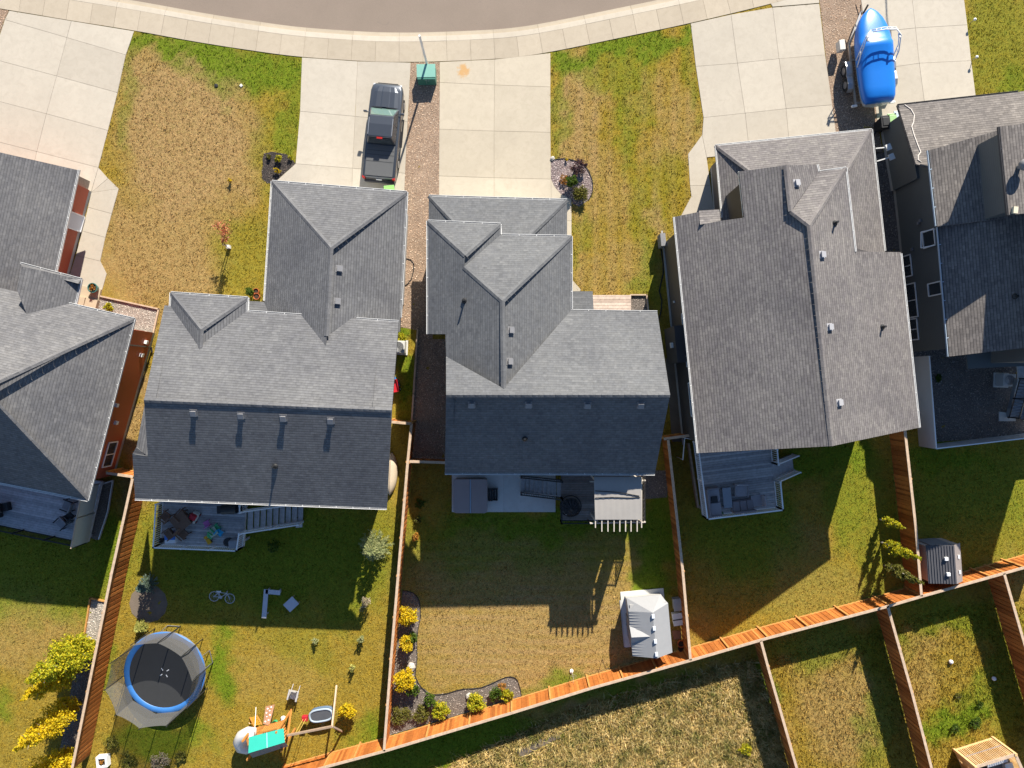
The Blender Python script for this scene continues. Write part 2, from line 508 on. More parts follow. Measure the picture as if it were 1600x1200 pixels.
pieces_along('sidewalk', 'pale concrete sidewalk of square panels following the curved street', 'sidewalk', S, L_WALK, .03, CONC_WALK, .013, 'sidewalk_panel', 1.47, .15, .004)
pieces_along('kerb', 'bright concrete kerb edge between sidewalk and gutter', 'kerb', offset_line(S, 1.245), L_KERB, .034, CONC_KERB, .012, 'kerb_section', 2.94, .16, .0)
pieces_along('gutter_pan', 'low grey concrete gutter strip along the asphalt street', 'gutter', offset_line(S, 1.562), L_GUT, -.10, CONC_WALK, .016, 'gutter_section', 2.94, .2, -.118)

def slab_group(name, label, polys, mat_, z=.03, gap=.008, piece='concrete_slab', cat='driveway', kind='structure', thick=.12):
    allp = MB()
    for p in polys:
        q = px2(p); allp.poly([(a.x, a.y, .006) for a in (q if sum(q[i].x * q[(i + 1) % len(q)].y - q[(i + 1) % len(q)].x * q[i].y for i in range(len(q))) > 0 else q[::-1])])
    root = tag(allp.build(name, JOINT), label, cat, kind=kind)
    for p in polys:
        q = px2(p); n = len(q)
        ar = sum(q[i].x * q[(i + 1) % n].y - q[(i + 1) % n].x * q[i].y for i in range(n))
        if ar < 0: q = q[::-1]
        r = []
        for i in range(n):          # inset every edge by the half joint
            a, b, c = q[i - 1], q[i], q[(i + 1) % n]
            d1, d2 = (b - a).normalized(), (c - b).normalized()
            n1, n2 = Vector((-d1.y, d1.x)), Vector((-d2.y, d2.x))
            k = 1 + n1.dot(n2)
            r.append(b + (n1 + n2) * (gap / max(k, .4)))
        m = MB(); m.prism(r, -thick + .1, z + rnd.uniform(-.004, .004))
        m.build(piece, mat_, root)
    return root

def grid_slabs(cols):
    """cols: list of columns, each a list of pixel points down the column"""
    out = []
    for i in range(len(cols) - 1):
        for j in range(len(cols[i]) - 1):
            out.append([cols[i][j], cols[i + 1][j], cols[i + 1][j + 1], cols[i][j + 1]])
    return out
dA = grid_slabs([[(15, 17), (8, 31), (-12, 92), (-30, 151), (-45, 211), (-62, 280)], [(112, 33), (105, 59), (89, 119), (73, 178), (58, 237), (44, 300)], [(210, 49), (197, 86), (184, 145), (169, 204), (154, 262), (142, 303)]])
dA += grid_slabs([[(-190, -15), (-197, 4), (-212, 62), (-228, 120), (-245, 180), (-262, 250)], [(15, 17), (8, 31), (-12, 92), (-30, 151), (-45, 211), (-62, 280)]])[:0]
dA += [[(154, 262), (169, 279), (143, 301)], [(169, 279), (186, 295), (143, 301)], [(143, 301), (186, 295), (175, 334), (138, 324)], [(138, 324), (175, 334), (165, 371), (129, 361)], [(129, 361), (165, 371), (157, 408), (119, 399)], [(119, 399), (157, 408), (167, 428), (160, 453), (122, 446), (106, 440)]]
slab_group('driveway', 'wide pale concrete driveway leading to the garage with red side wall', dA, CONC)
slab_group('driveway', 'concrete driveway with a dark pickup truck parked on it', [[(472, 90), (559, 96), (555, 182), (469, 174)], [(559, 96), (642, 98), (637, 190), (555, 182)], [(469, 174), (555, 182), (551, 263), (462, 256)], [(555, 182), (637, 190), (633, 271), (551, 263)], [(462, 256), (551, 263), (549, 330), (434, 318), (434, 281)], [(551, 263), (633, 271), (631, 330), (549, 330)]], CONC)
slab_group('driveway', 'empty cream concrete driveway with an orange rust stain', grid_slabs([[(687, 97), (687, 129), (686.5, 202), (686, 275), (686, 340)], [(773, 93), (772.5, 133), (772, 205), (772, 278), (772, 340)], [(860, 83), (860, 136), (860, 207), (861, 280), (862, 340)]]) + [[(861, 280), (866, 291), (876, 303), (893, 312), (893, 345), (862, 345)], [(880, 345), (893, 345), (893, 400), (880, 400)], [(880, 400), (893, 400), (893, 436), (908, 453), (893, 470), (880, 470)]], CONC_RUST)
dD = grid_slabs([[(1079, 37), (1087, 104), (1099, 184)], [(1142, 23), (1152, 99), (1164, 177)], [(1207, 12), (1217, 92), (1228, 170)], [(1280, 6), (1289, 86), (1300, 164)]])
dD += [[(1142, 23), (1207, 12), (1280, 6), (1279, -12), (1200, 8)]][:0]
dD += [[(1207, 11), (1280, 5), (1278, -13), (1204, 6)]]
dD += [[(1099, 184), (1164, 177), (1171, 240), (1104, 246), (1097, 211)], [(1164, 177), (1228, 170), (1234, 235), (1171, 240)], [(1228, 170), (1300, 164), (1309, 230), (1234, 235)], [(1097, 211), (1104, 246), (1110, 290), (1078, 290), (1075, 241)], [(1078, 290), (1110, 290), (1118, 345), (1060, 345), (1080, 307)]]
slab_group('driveway', 'broad clean concrete driveway of the house with weathered brown roof', dD, CONC)
slab_group('driveway', 'concrete driveway with the covered boat trailer parked on its edge', grid_slabs([[(1344, -34), (1345, 0), (1352, 52), (1360, 110), (1372, 200)], [(1419, -53), (1425, 0), (1430, 44), (1436, 99), (1448, 190)], [(1500, -75), (1506, 0), (1511, 39), (1517, 95), (1528, 180)]]), CONC)

# ------------------------------------------------------------------ beds and gravel
BEDS = []   # (pixel polygon) where no grass grows
PEB_TAN = mat_stone('gravel_tan', [(.32, .20, .13), (.52, .35, .235), (.66, .49, .36), (.40, .27, .185), (.72, .60, .47)])
PEB_TAN_BED = mat_stone('gravel_tan_bed', [(.40, .26, .17), (.54, .375, .26), (.62, .46, .335)], False, 24)
PEB_PALE = mat_stone('pebble_pale', [(.42, .37, .31), (.62, .56, .48), (.30, .25, .21), (.70, .65, .58)])
PEB_PALE_BED = mat_stone('pebble_pale_bed', [(.40, .35, .29), (.55, .49, .42), (.64, .58, .50)], False, 20)
PEB_PINK = mat_stone('pebble_mauve', [(.20, .13, .14), (.45, .36, .35), (.60, .52, .50), (.28, .20, .20)])
PEB_PINK_BED = mat_stone('pebble_mauve_bed', [(.22, .15, .15), (.40, .31, .30), (.50, .42, .40)], False, 20)
PEB_GREY = mat_stone('gravel_brown_grey', [(.14, .115, .10), (.28, .235, .20), (.42, .36, .31), (.20, .165, .14)])
PEB_GREY_BED = mat_stone('gravel_brown_grey_bed', [(.17, .14, .12), (.26, .215, .18), (.36, .30, .26)], False, 26)
MULCH = mat_stone('dark_mulch', [(.03, .022, .02), (.085, .065, .058), (.15, .12, .10)])
MULCH_BED = mat_stone('dark_mulch_bed', [(.03, .023, .02), (.06, .046, .042), (.10, .08, .07)], False, 22)
DIRT = mat('bare_dirt', (.155, .125, .098), .95, .25, 2.0, 25, .5)

def stones(poly, dens, size, mat_, name, parent, z=.012, flat=.55):
    P = np.array([[p.x, p.y] for p in poly]); lo, hi = P.min(0), P.max(0)
    n = int((hi[0] - lo[0]) * (hi[1] - lo[1]) * dens)
    q = nrs.uniform(lo, hi, (n, 2)); q = q[inside(q[:, 0], q[:, 1], P)]
    n = len(q)
    base = np.array([[1, 0, 0], [-.5, .87, 0], [-.5, -.87, 0], [.1, .05, .9], [.1, .05, -.7]])
    s = nrs.uniform(.5, 1.25, (n, 1, 1)) * size
    a = nrs.uniform(0, 6.28, n); ca, sa = np.cos(a), np.sin(a)
    st = nrs.uniform(.65, 1.3, (n, 1)); b = np.repeat(base[None], n, 0).copy()
    b[:, :, 0] *= st; b[:, :, 2] *= flat
    x = b[:, :, 0] * ca[:, None] - b[:, :, 1] * sa[:, None]; y = b[:, :, 0] * sa[:, None] + b[:, :, 1] * ca[:, None]
    V = np.stack([x, y, b[:, :, 2]], 2) * s
    V[:, :, 0] += q[:, None, 0]; V[:, :, 1] += q[:, None, 1]; V[:, :, 2] += z
    F0 = np.array([[0, 1, 3], [1, 2, 3], [2, 0, 3], [1, 0, 4], [2, 1, 4], [0, 2, 4]])
    F = (F0[None] + (np.arange(n) * 5)[:, None, None]).reshape(-1, 3)
    o = np_mesh(name, V.reshape(-1, 3), F, mat_, parent); o['kind'] = 'stuff'; return o

def bed(name, label, pts, bedmat, stonemat, dens=70, size=.045, cat='gravel', piece='stones', z=.012):
    BEDS.append(pts)
    q = px2(pts)
    ar = sum(q[i].x * q[(i + 1) % len(q)].y - q[(i + 1) % len(q)].x * q[i].y for i in range(len(q)))
    if ar < 0: q = q[::-1]
    o = tag(MB().poly([(p.x, p.y, z) for p in q]).build(name, bedmat), label, cat, kind='stuff')
    if stonemat: stones(q, dens, size, stonemat, piece, o, z)
    return o
bed('gravel_strip', 'tan gravel strip between the pickup driveway and the rust stained driveway', [(642, 98), (687, 97), (686, 345), (676, 345), (676, 530), (704, 530), (704, 724), (640, 722), (644, 656), (653, 516), (620, 510), (626, 300), (632, 290)], PEB_TAN_BED, PEB_TAN, 75, .045)
bed('gravel_strip', 'tan gravel strip underneath the boat trailer', [(1278, -20), (1344, -34), (1372, 200), (1380, 240), (1308, 240), (1302, 195), (1281, 5)], PEB_TAN_BED, PEB_TAN, 75, .045)
bed('gravel_strip', 'reddish gravel strip beside the wide pale driveway', [(-60, 3), (14, 17), (7, 31), (-13, 92), (-60, 230), (-90, 200)], PEB_TAN_BED, PEB_TAN, 75, .045)
bed('pebble_bed', 'white pebble bed by the front wall of the red house', [(158, 463), (248, 483), (239, 523), (200, 515), (150, 482)], PEB_PALE_BED, PEB_PALE, 90, .05, 'pebble bed')
bed('pebble_bed', 'rounded mauve pebble bed with shrubs beside the rust stained driveway', [(861, 251), (880, 248), (900, 252), (916, 262), (924, 278), (926, 296), (920, 312), (905, 323), (895, 318), (893, 312), (876, 303), (866, 291), (861, 280)], PEB_PINK_BED, PEB_PINK, 90, .055, 'pebble bed')
bed('gravel_patch', 'pale gravel patch against the cedar fence of the red house', [(142, 934), (170, 940), (156, 1006), (132, 998)], PEB_PALE_BED, PEB_PALE, 100, .05)
bed('mulch_bed', 'black mulch bed at the corner of the pickup driveway', [(413, 240), (424, 237), (436, 239), (447, 241), (455, 247), (462, 256), (448, 268), (434, 281), (428, 288), (418, 286), (410, 280), (409, 268), (411, 258), (410, 248)], MULCH_BED, MULCH, 110, .05, 'mulch bed')
bed('gravel_bed', 'brown gravel border bed with yellow shrubs in the fenced corner', [(629, 923), (645, 926), (655, 938), (657, 965), (652, 995), (652, 1030), (649, 1056), (658, 1073), (675, 1085), (700, 1083), (725, 1076), (752, 1074), (780, 1062), (798, 1057), (809, 1064), (815, 1088), (605, 1150)], PEB_GREY_BED, PEB_GREY, 60, .05)
bed('gravel_strip', 'dark gravel strip between the pergola deck and the fence', [(1003, 735), (1046, 735), (1042, 777), (1004, 780)], PEB_GREY_BED, PEB_GREY, 60, .045)
bed('gravel_yard', 'grey gravel yard enclosed by a smooth white fence', [(1425, 540), (1700, 520), (1700, 672), (1560, 684), (1437, 692)], PEB_GREY_BED, PEB_GREY, 70, .05)
bed('gravel_strip', 'shaded grey gravel passage between the taupe and dark houses', [(1318, 238), (1400, 238), (1425, 540), (1360, 545)], PEB_GREY_BED, PEB_GREY, 50, .045)
bed('bare_soil', 'bare soil side strip below the taupe house wall', [(1040, 560), (1060, 560), (1070, 690), (1050, 690)], DIRT, None, cat='soil')
bed('bare_soil', 'bare soil ring in the shade beside the young spruce', [(232 + 30 * math.cos(t / 12 * 6.283), 943 + 30 * math.sin(t / 12 * 6.283)) for t in range(12)], DIRT, None, cat='soil')
bed('gravel_bed', 'grey gravel planting bed under the tall yellow trees by the fence', [(122, 1028), (146, 1034), (124, 1150), (112, 1190), (90, 1188), (104, 1120), (112, 1070)], PEB_GREY_BED, PEB_GREY, 60, .05)
bed('paver_walk', 'small gravel patch beside the front deck boards of the middle house', [(985, 462), (1010, 462), (1012, 487), (985, 487)], PEB_GREY_BED, PEB_GREY, 80, .05)
bed('bare_soil', 'trampled grey soil track through the weedy field', [(805, 1172), (850, 1152), (880, 1140), (882, 1150), (850, 1165), (815, 1185)], DIRT, None, cat='soil', z=.006)

def edging(name, label, pts, mat_, w=.05, h=.07, cat='edging', closed=False, z=0.0):
    L = px2(pts); m = MB()
    for i in range(len(L) - (0 if closed else 1)):
        a, b = L[i], L[(i + 1) % len(L)]
        d = (b - a).normalized() * (w * .4)
        m.beam((a.x - d.x, a.y - d.y, z + h / 2), (b.x + d.x, b.y + d.y, z + h / 2), w, h)
    return tag(m.build(name, mat_), label, cat)
edging('bed_edging', 'thin black plastic edging curving round the gravel border bed', [(629, 923), (637, 923.5), (645, 926), (651, 931), (655, 938), (657, 950), (657, 965), (654, 980), (652, 995), (651.5, 1012), (652, 1030), (650, 1044), (649, 1056), (653, 1066), (658, 1073), (666, 1081), (675, 1085), (688, 1085), (700, 1083), (712, 1079), (725, 1076), (739, 1076), (752, 1074), (766, 1069), (780, 1062), (790, 1058), (798, 1057), (805, 1059), (809, 1064), (813, 1076), (815, 1088)], DARKPL, .035, .05)
edging('bed_edging', 'black edging arc round the mauve pebble bed', [(861, 251), (870, 249), (880, 248), (890, 249), (900, 252), (909, 256), (916, 262), (921, 270), (924, 278), (926, 287), (926, 296), (924, 305), (920, 312)], DARKPL, .04, .05)
edging('timber_edging', 'timber edge board round the white pebble bed', [(158, 463), (249, 483), (240, 523)], CEDAR_CAP, .09, .12)
edging('timber_edging', 'timber edge board round the pale gravel patch by the fence', [(170, 940), (142, 934), (132, 998)], CEDAR_POST, .09, .12)
edging('timber_edging', 'weathered plank edging the long gravel side strip', [(653, 516), (650, 560), (646.5, 615), (644, 656)], CEDAR_CAP, .10, .16)
edging('garden_hose', 'black garden hose snaking along the taupe house', [(1029, 378), (1033, 392), (1036, 410), (1036, 428), (1033, 440), (1030, 455), (1034, 470), (1033, 485), (1029, 500)], DARKPL, .06, .05, 'hose')
edging('garden_hose', 'dark hose loop lying on the gravel side strip', [(634, 404), (642, 406), (647, 413), (646, 424), (643, 436), (637, 444), (631, 447)], DARKPL, .05, .05, 'hose')

# ------------------------------------------------------------------ the ground sheet with its turf tints
HARD = [dA and p for p in dA] + [p for p in dD]
HARD += [[(472, 90), (642, 98), (631, 330), (434, 318), (434, 281), (462, 256)], [(687, 97), (860, 83), (862, 345), (686, 345)], [(861, 280), (893, 312), (893, 470), (880, 470), (862, 345)], [(1344, -34), (1500, -75), (1528, 180), (1372, 200)]]
GREEN = [(250, 62, 55, 14, .95), (330, 84, 60, 26, 1.0), (385, 112, 55, 36, .95), (440, 108, 40, 26, .95), (457, 190, 16, 120, .75), (214, 100, 10, 60, .55), (192, 185, 9, 50, .5), (355, 130, 40, 26, .7), (430, 240, 40, 60, .35), (390, 400, 50, 60, .35), (470, 480, 100, 50, .3),  # green turf patches; those lying in shade are set stronger to deepen it
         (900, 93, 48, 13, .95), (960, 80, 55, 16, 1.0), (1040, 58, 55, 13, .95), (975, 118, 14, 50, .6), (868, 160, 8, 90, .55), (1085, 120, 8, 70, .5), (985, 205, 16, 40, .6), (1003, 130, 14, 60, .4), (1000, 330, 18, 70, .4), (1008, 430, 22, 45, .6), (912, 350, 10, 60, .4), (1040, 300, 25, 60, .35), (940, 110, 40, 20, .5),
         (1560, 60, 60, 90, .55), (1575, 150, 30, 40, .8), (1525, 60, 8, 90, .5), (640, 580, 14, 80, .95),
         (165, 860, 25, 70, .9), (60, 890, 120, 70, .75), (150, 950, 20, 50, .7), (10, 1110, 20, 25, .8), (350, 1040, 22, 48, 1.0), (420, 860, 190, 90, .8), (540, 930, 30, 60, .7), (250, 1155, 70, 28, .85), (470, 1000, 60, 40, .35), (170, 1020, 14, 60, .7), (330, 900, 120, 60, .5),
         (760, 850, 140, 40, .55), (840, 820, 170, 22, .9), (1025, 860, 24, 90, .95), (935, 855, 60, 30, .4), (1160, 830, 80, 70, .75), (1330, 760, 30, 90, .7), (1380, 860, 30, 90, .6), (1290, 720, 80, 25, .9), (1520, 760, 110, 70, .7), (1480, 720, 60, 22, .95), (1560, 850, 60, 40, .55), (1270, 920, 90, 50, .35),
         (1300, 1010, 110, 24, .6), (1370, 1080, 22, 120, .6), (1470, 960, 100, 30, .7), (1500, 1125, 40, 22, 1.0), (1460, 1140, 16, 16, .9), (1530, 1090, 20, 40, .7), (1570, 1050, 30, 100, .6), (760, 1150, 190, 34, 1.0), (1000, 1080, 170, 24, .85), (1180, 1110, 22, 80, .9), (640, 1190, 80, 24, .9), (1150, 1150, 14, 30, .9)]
STRAW = [(290, 210, 95, 150, 1.0), (250, 390, 85, 90, .85), (330, 330, 50, 60, .5), (250, 480, 80, 30, .7), (905, 190, 36, 110, .75), (935, 300, 50, 60, .5), (1060, 200, 40, 60, .55), (1030, 150, 40, 40, .4), (960, 420, 60, 40, .5), (1030, 330, 14, 30, .8), (850, 1000, 190, 90, .78), (800, 900, 150, 70, .6), (980, 900, 40, 80, .5), (990, 1010, 60, 50, .5),
         (1000, 1150, 170, 62, 1.0), (1130, 1100, 60, 50, .95), (880, 1175, 90, 30, .95), (1320, 1120, 60, 70, .65), (1290, 1060, 50, 60, .4), (1430, 1040, 40, 60, .45), (30, 980, 90, 60, .5), (440, 1060, 60, 40, .3), (1300, 930, 90, 40, .4), (1250, 880, 40, 70, .4), (1590, 900, 30, 40, .4), (210, 620, 14, 140, .9)]
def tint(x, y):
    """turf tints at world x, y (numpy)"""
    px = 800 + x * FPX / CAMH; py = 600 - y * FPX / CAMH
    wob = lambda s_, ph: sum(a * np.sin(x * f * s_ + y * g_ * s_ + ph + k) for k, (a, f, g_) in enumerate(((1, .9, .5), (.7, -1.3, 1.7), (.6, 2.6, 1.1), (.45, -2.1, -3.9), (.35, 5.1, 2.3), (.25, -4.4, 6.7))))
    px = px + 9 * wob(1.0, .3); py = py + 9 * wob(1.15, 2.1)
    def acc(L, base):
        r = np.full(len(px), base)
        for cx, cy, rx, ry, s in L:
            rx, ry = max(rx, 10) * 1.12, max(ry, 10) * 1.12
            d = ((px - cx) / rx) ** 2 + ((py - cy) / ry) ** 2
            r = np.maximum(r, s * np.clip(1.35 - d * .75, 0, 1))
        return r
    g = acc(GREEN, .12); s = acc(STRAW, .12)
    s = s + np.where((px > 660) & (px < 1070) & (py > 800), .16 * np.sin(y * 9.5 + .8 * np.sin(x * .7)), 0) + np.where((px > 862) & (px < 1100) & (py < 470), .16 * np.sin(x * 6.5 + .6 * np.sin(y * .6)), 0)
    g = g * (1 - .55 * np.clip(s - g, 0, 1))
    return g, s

gx = np.concatenate([[-400, -200, -100, -60], np.arange(-42, 42.01, .3), [60, 100, 200, 400]])
gy = np.concatenate([[-400, -200, -100, -50], np.arange(-32, 27.01, .3), [60, 100, 200, 400]])
X, Y = np.meshgrid(gx, gy); xs, ys = X.ravel(), Y.ravel()
north = ys > np.interp(xs, Sx, Sy) + .55
z = np.where(north, -.15, nrs.normal(0, .006, len(xs)))
nx, ny = len(gx), len(gy)
ii = (np.arange(ny - 1)[:, None] * nx + np.arange(nx - 1)[None]).ravel()
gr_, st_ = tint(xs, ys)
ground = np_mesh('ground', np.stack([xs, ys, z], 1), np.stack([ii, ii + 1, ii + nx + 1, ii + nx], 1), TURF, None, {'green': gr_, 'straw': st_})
tag(ground, 'lawns and weedy ground between and behind the houses', 'ground', kind='structure')

def scatter(n, xr, yr, keep=None):
    x = nrs.uniform(*xr, n); y = nrs.uniform(*yr, n)
    px = 800 + x * FPX / CAMH; py = 600 - y * FPX / CAMH
    ok = ~(y > np.interp(x, Sx, Sy) - .03)
    for p in HARD + BEDS + EXCL: ok &= ~inside(px, py, p)
    if keep is not None: ok &= keep(px, py)
    return x[ok], y[ok]
def blades(name, label, x, y, hgt, wid, per, cat='grass', lean=.8):
    n = len(x) * per
    x = np.repeat(x, per) + nrs.normal(0, .03, n); y = np.repeat(y, per) + nrs.normal(0, .03, n)
    a = nrs.uniform(0, 6.28, n); h = hgt * nrs.uniform(.5, 1.3, n); w = wid * nrs.uniform(.6, 1.3, n)
    le = nrs.normal(0, lean, n) * h; la = nrs.uniform(0, 6.28, n)
    V = np.empty((n, 3, 3))
    V[:, 0] = np.stack([x - w * np.cos(a), y - w * np.sin(a), np.zeros(n) - .01], 1)
    V[:, 1] = np.stack([x + w * np.cos(a), y + w * np.sin(a), np.zeros(n) - .01], 1)
    V[:, 2] = np.stack([x + le * np.cos(la), y + le * np.sin(la), h], 1)
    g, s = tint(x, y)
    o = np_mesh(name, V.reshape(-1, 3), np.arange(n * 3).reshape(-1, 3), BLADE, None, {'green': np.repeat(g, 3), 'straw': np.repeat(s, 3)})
    return tag(o, label, cat, kind='stuff')
# house, deck and shed footprints where no grass is needed
EXCL = [[(-100, 260), (130, 280), (225, 510), (180, 740), (-100, 740)], [(440, 300), (625, 310), (618, 500), (625, 790), (240, 770), (280, 480), (430, 480)], [(690, 330), (880, 330), (890, 490), (1010, 495), (1010, 735), (700, 735)], [(1060, 345), (1130, 260), (1370, 230), (1400, 660), (1090, 690)], [(1390, 180), (1700, 160), (1700, 560), (1420, 560)], [(706, 742), (868, 742), (868, 800), (706, 800)]]
bx, by = scatter(230000, (-32, 32), (-24, 24))
blades('lawn_grass', 'short dry autumn grass of the front and back lawns', bx, by, .06, .024, 2)
def mat_weed():
    m, nt, bs = _nt('weed_straw'); r = N(nt, 'ShaderNodeNewGeometry').outputs['Random Per Island']
    c = ramp(nt, r, [(0, (.28, .19, .055)), (.3, (.52, .37, .13)), (.6, (.68, .51, .23)), (.85, (.78, .64, .37)), (1, (.26, .28, .04))])
    c = mixc(nt, 1.0, c, ramp(nt, noise(nt, 1.1, 6, .8, geocoord(nt)), [(.38, (.26, .32, .14)), (.5, (.72, .70, .55)), (.68, (1.2, 1.12, 1.0))]), 'MULTIPLY')
    nt.links.new(c, bs.inputs['Base Color']); bs.inputs['Roughness'].default_value = .9; return m
WEED = mat_weed()
field = [(690, 1200), (800, 1150), (900, 1105), (1080, 1050), (1175, 1030), (1210, 1110), (1235, 1230), (600, 1230)]
fx, fy = scatter(30000, (-9, 18), (-25, -16), lambda px, py: inside(px, py, field) & (nrs.rand(len(px)) < np.clip((py - 1060 + (px - 1000) * .28) / 40, .12, 1)))
tw_ = blades('tall_weeds', 'tall straw coloured weeds filling the wild lot behind the fence', fx, fy, .26, .03, 4, 'weeds', 1.3)
tw_.data.materials.clear(); tw_.data.materials.append(WEED)
wx, wy = scatter(9000, (13, 32), (-25, -13.5), lambda px, py: (py > 985 - (px - 1200) * .28 + 45))
blades('rough_grass', 'rough tufted grass in the lots behind the rear fence', wx, wy, .13, .025, 3, 'grass', .9)
# ------------------------------------------------------------------ houses
class Plane:
    def __init__(self, e0, e1, ze, pitch, pts):
        a, b = G(e0[0], e0[1], ze), G(e1[0], e1[1], ze)
        u = (b - a).normalized()
        n2 = Vector((-u.y, u.x, 0))
        cx = sum(p[0] for p in pts) / len(pts); cy = sum(p[1] for p in pts) / len(pts)
        if (G(cx, cy, ze) - a).dot(n2) < 0: n2 = -n2
        v = (n2 + Vector((0, 0, pitch))).normalized()
        nrm = u.cross(v).normalized()
        if nrm.z < 0: nrm = -nrm
        self.a, self.u, self.v, self.n, self.px = a, u, v, nrm, pts
        self.P = [self.hit(p[0], p[1]) for p in pts]
    def hit(self, px, py):
        o = Vector((0, 0, CAMH)); d = Vector(((px - 800) / FPX, (600 - py) / FPX, -1.0))
        t = (self.a - o).dot(self.n) / d.dot(self.n)
        return o + d * t

def add_roof(parent, planes, mat_, name='roof', thick=.15):
    m = MB()
    for pl in planes:
        P = pl.P; n = len(P)
        nn = sum(((P[i].x - P[0].x) * (P[(i + 1) % n].y - P[0].y) - (P[(i + 1) % n].x - P[0].x) * (P[i].y - P[0].y)) for i in range(n))
        if nn < 0: P = P[::-1]
        uv = [((p - pl.a).dot(pl.u), (p - pl.a).dot(pl.v)) for p in P]
        lo = [p - Vector((0, 0, thick)) for p in P]
        m.add(P + lo, [list(range(n)), list(range(2 * n - 1, n - 1, -1))] + [(i, n + i, n + (i + 1) % n, (i + 1) % n) for i in range(n)],
              [uv, uv[::-1]] + [[uv[i], uv[i], uv[(i + 1) % n], uv[(i + 1) % n]] for i in range(n)])
    return m.build(name, mat_, parent, world=True)

def at_roof(planes, px, py):
    best = None
    for pl in planes:
        if inside(np.array([px], float), np.array([py], float), pl.px)[0]:
            h = pl.hit(px, py)
            if best is None or h.z > best[0].z: best = (h, pl)
    return best

def ridge(parent, planes, a, b, mat_):
    ra, rb = at_best(planes, a), at_best(planes, b)
    d = (rb - ra).normalized(); s = Vector((d.y, -d.x, 0)).normalized() * .13
    up = Vector((0, 0, 1)); m = MB(); L = (rb - ra).length; n = max(1, int(L / .28))
    for i in range(n):           # overlapping cap shingles
        p, q = ra.lerp(rb, i / n), ra.lerp(rb, (i + 1) / n)
        lift = .03 + .006 * (i % 2)
        A = [p - s - up * .035, p + up * (lift), p + s - up * .035]; B = [q - s - up * .035, q + up * (lift - .01), q + s - up * .035]
        uu = [[(i * .31 + .02, .03), (i * .31 + .02, .14), (i * .31 + .28, .14), (i * .31 + .28, .03)]]
        m.add(A + B, [(0, 3, 4, 1), (1, 4, 5, 2)], uu * 2)
    return m.build('ridge_cap', mat_, parent, world=True)
def at_best(planes, p):
    z = None
    for pl in planes:
        for q, w in zip(pl.px, pl.P):
            if abs(q[0] - p[0]) < 3.5 and abs(q[1] - p[1]) < 3.5 and (z is None or w.z > z.z): z = w
    if z is not None: return z
    r = at_roof(planes, *p); return r[0]

def gutter(parent, a, b, ze, mat_, w=.12, h=.11):
    p, q = G(a[0], a[1], ze), G(b[0], b[1], ze)
    d = (q - p).normalized(); o = Vector((d.y, -d.x, 0))
    c = Vector(wmat(parent).translation) if parent else Vector()
    if o.dot((p + q) / 2 - Vector((HC[0], HC[1], 0))) < 0: o = -o
    m = MB()
    for off, zz, ww, hh in ((w * .5 - .012, 0, .024, h), (-w * .5 + .03, -.01, .03, h), (0, -h / 2, w, .02)):
        m.beam(p + o * off + Vector((0, 0, zz - .03)), q + o * off + Vector((0, 0, zz - .03)), ww, hh)
    L = (q - p).length; k = int(L / .9)
    for i in range(1, k):        # hanger straps
        c_ = p.lerp(q, i / k); m.beam(c_ - o * w * .4 + Vector((0, 0, .015)), c_ + o * w * .5 + Vector((0, 0, .015)), .03, .015)
    return m.build('gutter', mat_, parent, world=True)

def box_vent(parent, planes, px, py, mat_=None):
    r = at_roof(planes, px, py)
    if r is None: return
    h, pl = r
    R = Matrix((pl.u, pl.v, pl.n)).transposed()
    M4 = R
    m = MB()
    m.box(h + pl.n * .010, (.38, .38, .016), M=M4)
    m.box(h + pl.n * .06, (.22, .22, .10), M=M4)
    m.box(h + pl.n * .125, (.29, .29, .045), M=M4)
    return m.build('roof_vent', mat_ or VENT, parent, world=True)
def pipe_vent(parent, planes, px, py, hh=.42, r_=.05, mat_=None):
    r = at_roof(planes, px, py)
    if r is None: return
    h, pl = r
    m = MB(); m.tube([h - Vector((0, 0, .1)), h + Vector((0, 0, hh))], r_, 10); m.lathe([(.16, -.02), (.15, .03), (.07, .12)], h, 12)
    return m.build('vent_pipe', mat_ or DARKPL, parent, world=True)

def inset_poly(q, d):
    n = len(q)
    ar = sum(q[i].x * q[(i + 1) % n].y - q[(i + 1) % n].x * q[i].y for i in range(n))
    if ar < 0: q = q[::-1]
    out = []
    for i in range(n):
        a, b, c = q[i - 1], q[i], q[(i + 1) % n]
        d1, d2 = (b - a).normalized(), (c - b).normalized()
        n1, n2 = Vector((-d1.y, d1.x)), Vector((-d2.y, d2.x))
        out.append(b + (n1 + n2) * (d / max(1 + n1.dot(n2), .3)))
    return out
FOUND = mat('foundation_parging', (.36, .35, .33), .9, .12, 2)
def walls(parent, pts, ze, mat_, ins=.45, z0=.3, z1=None, ground_px=False, foot=True):
    q = px2(pts, 0 if ground_px else ze)
    q = inset_poly(q, ins)
    w = MB().prism(q, z0, (z1 if z1 is not None else ze - .06)).build('wall', mat_, parent, world=True)
    if foot: MB().prism(inset_poly(q, .02), -.2, z0 + .02).build('foundation', FOUND, parent, world=True)
    return q

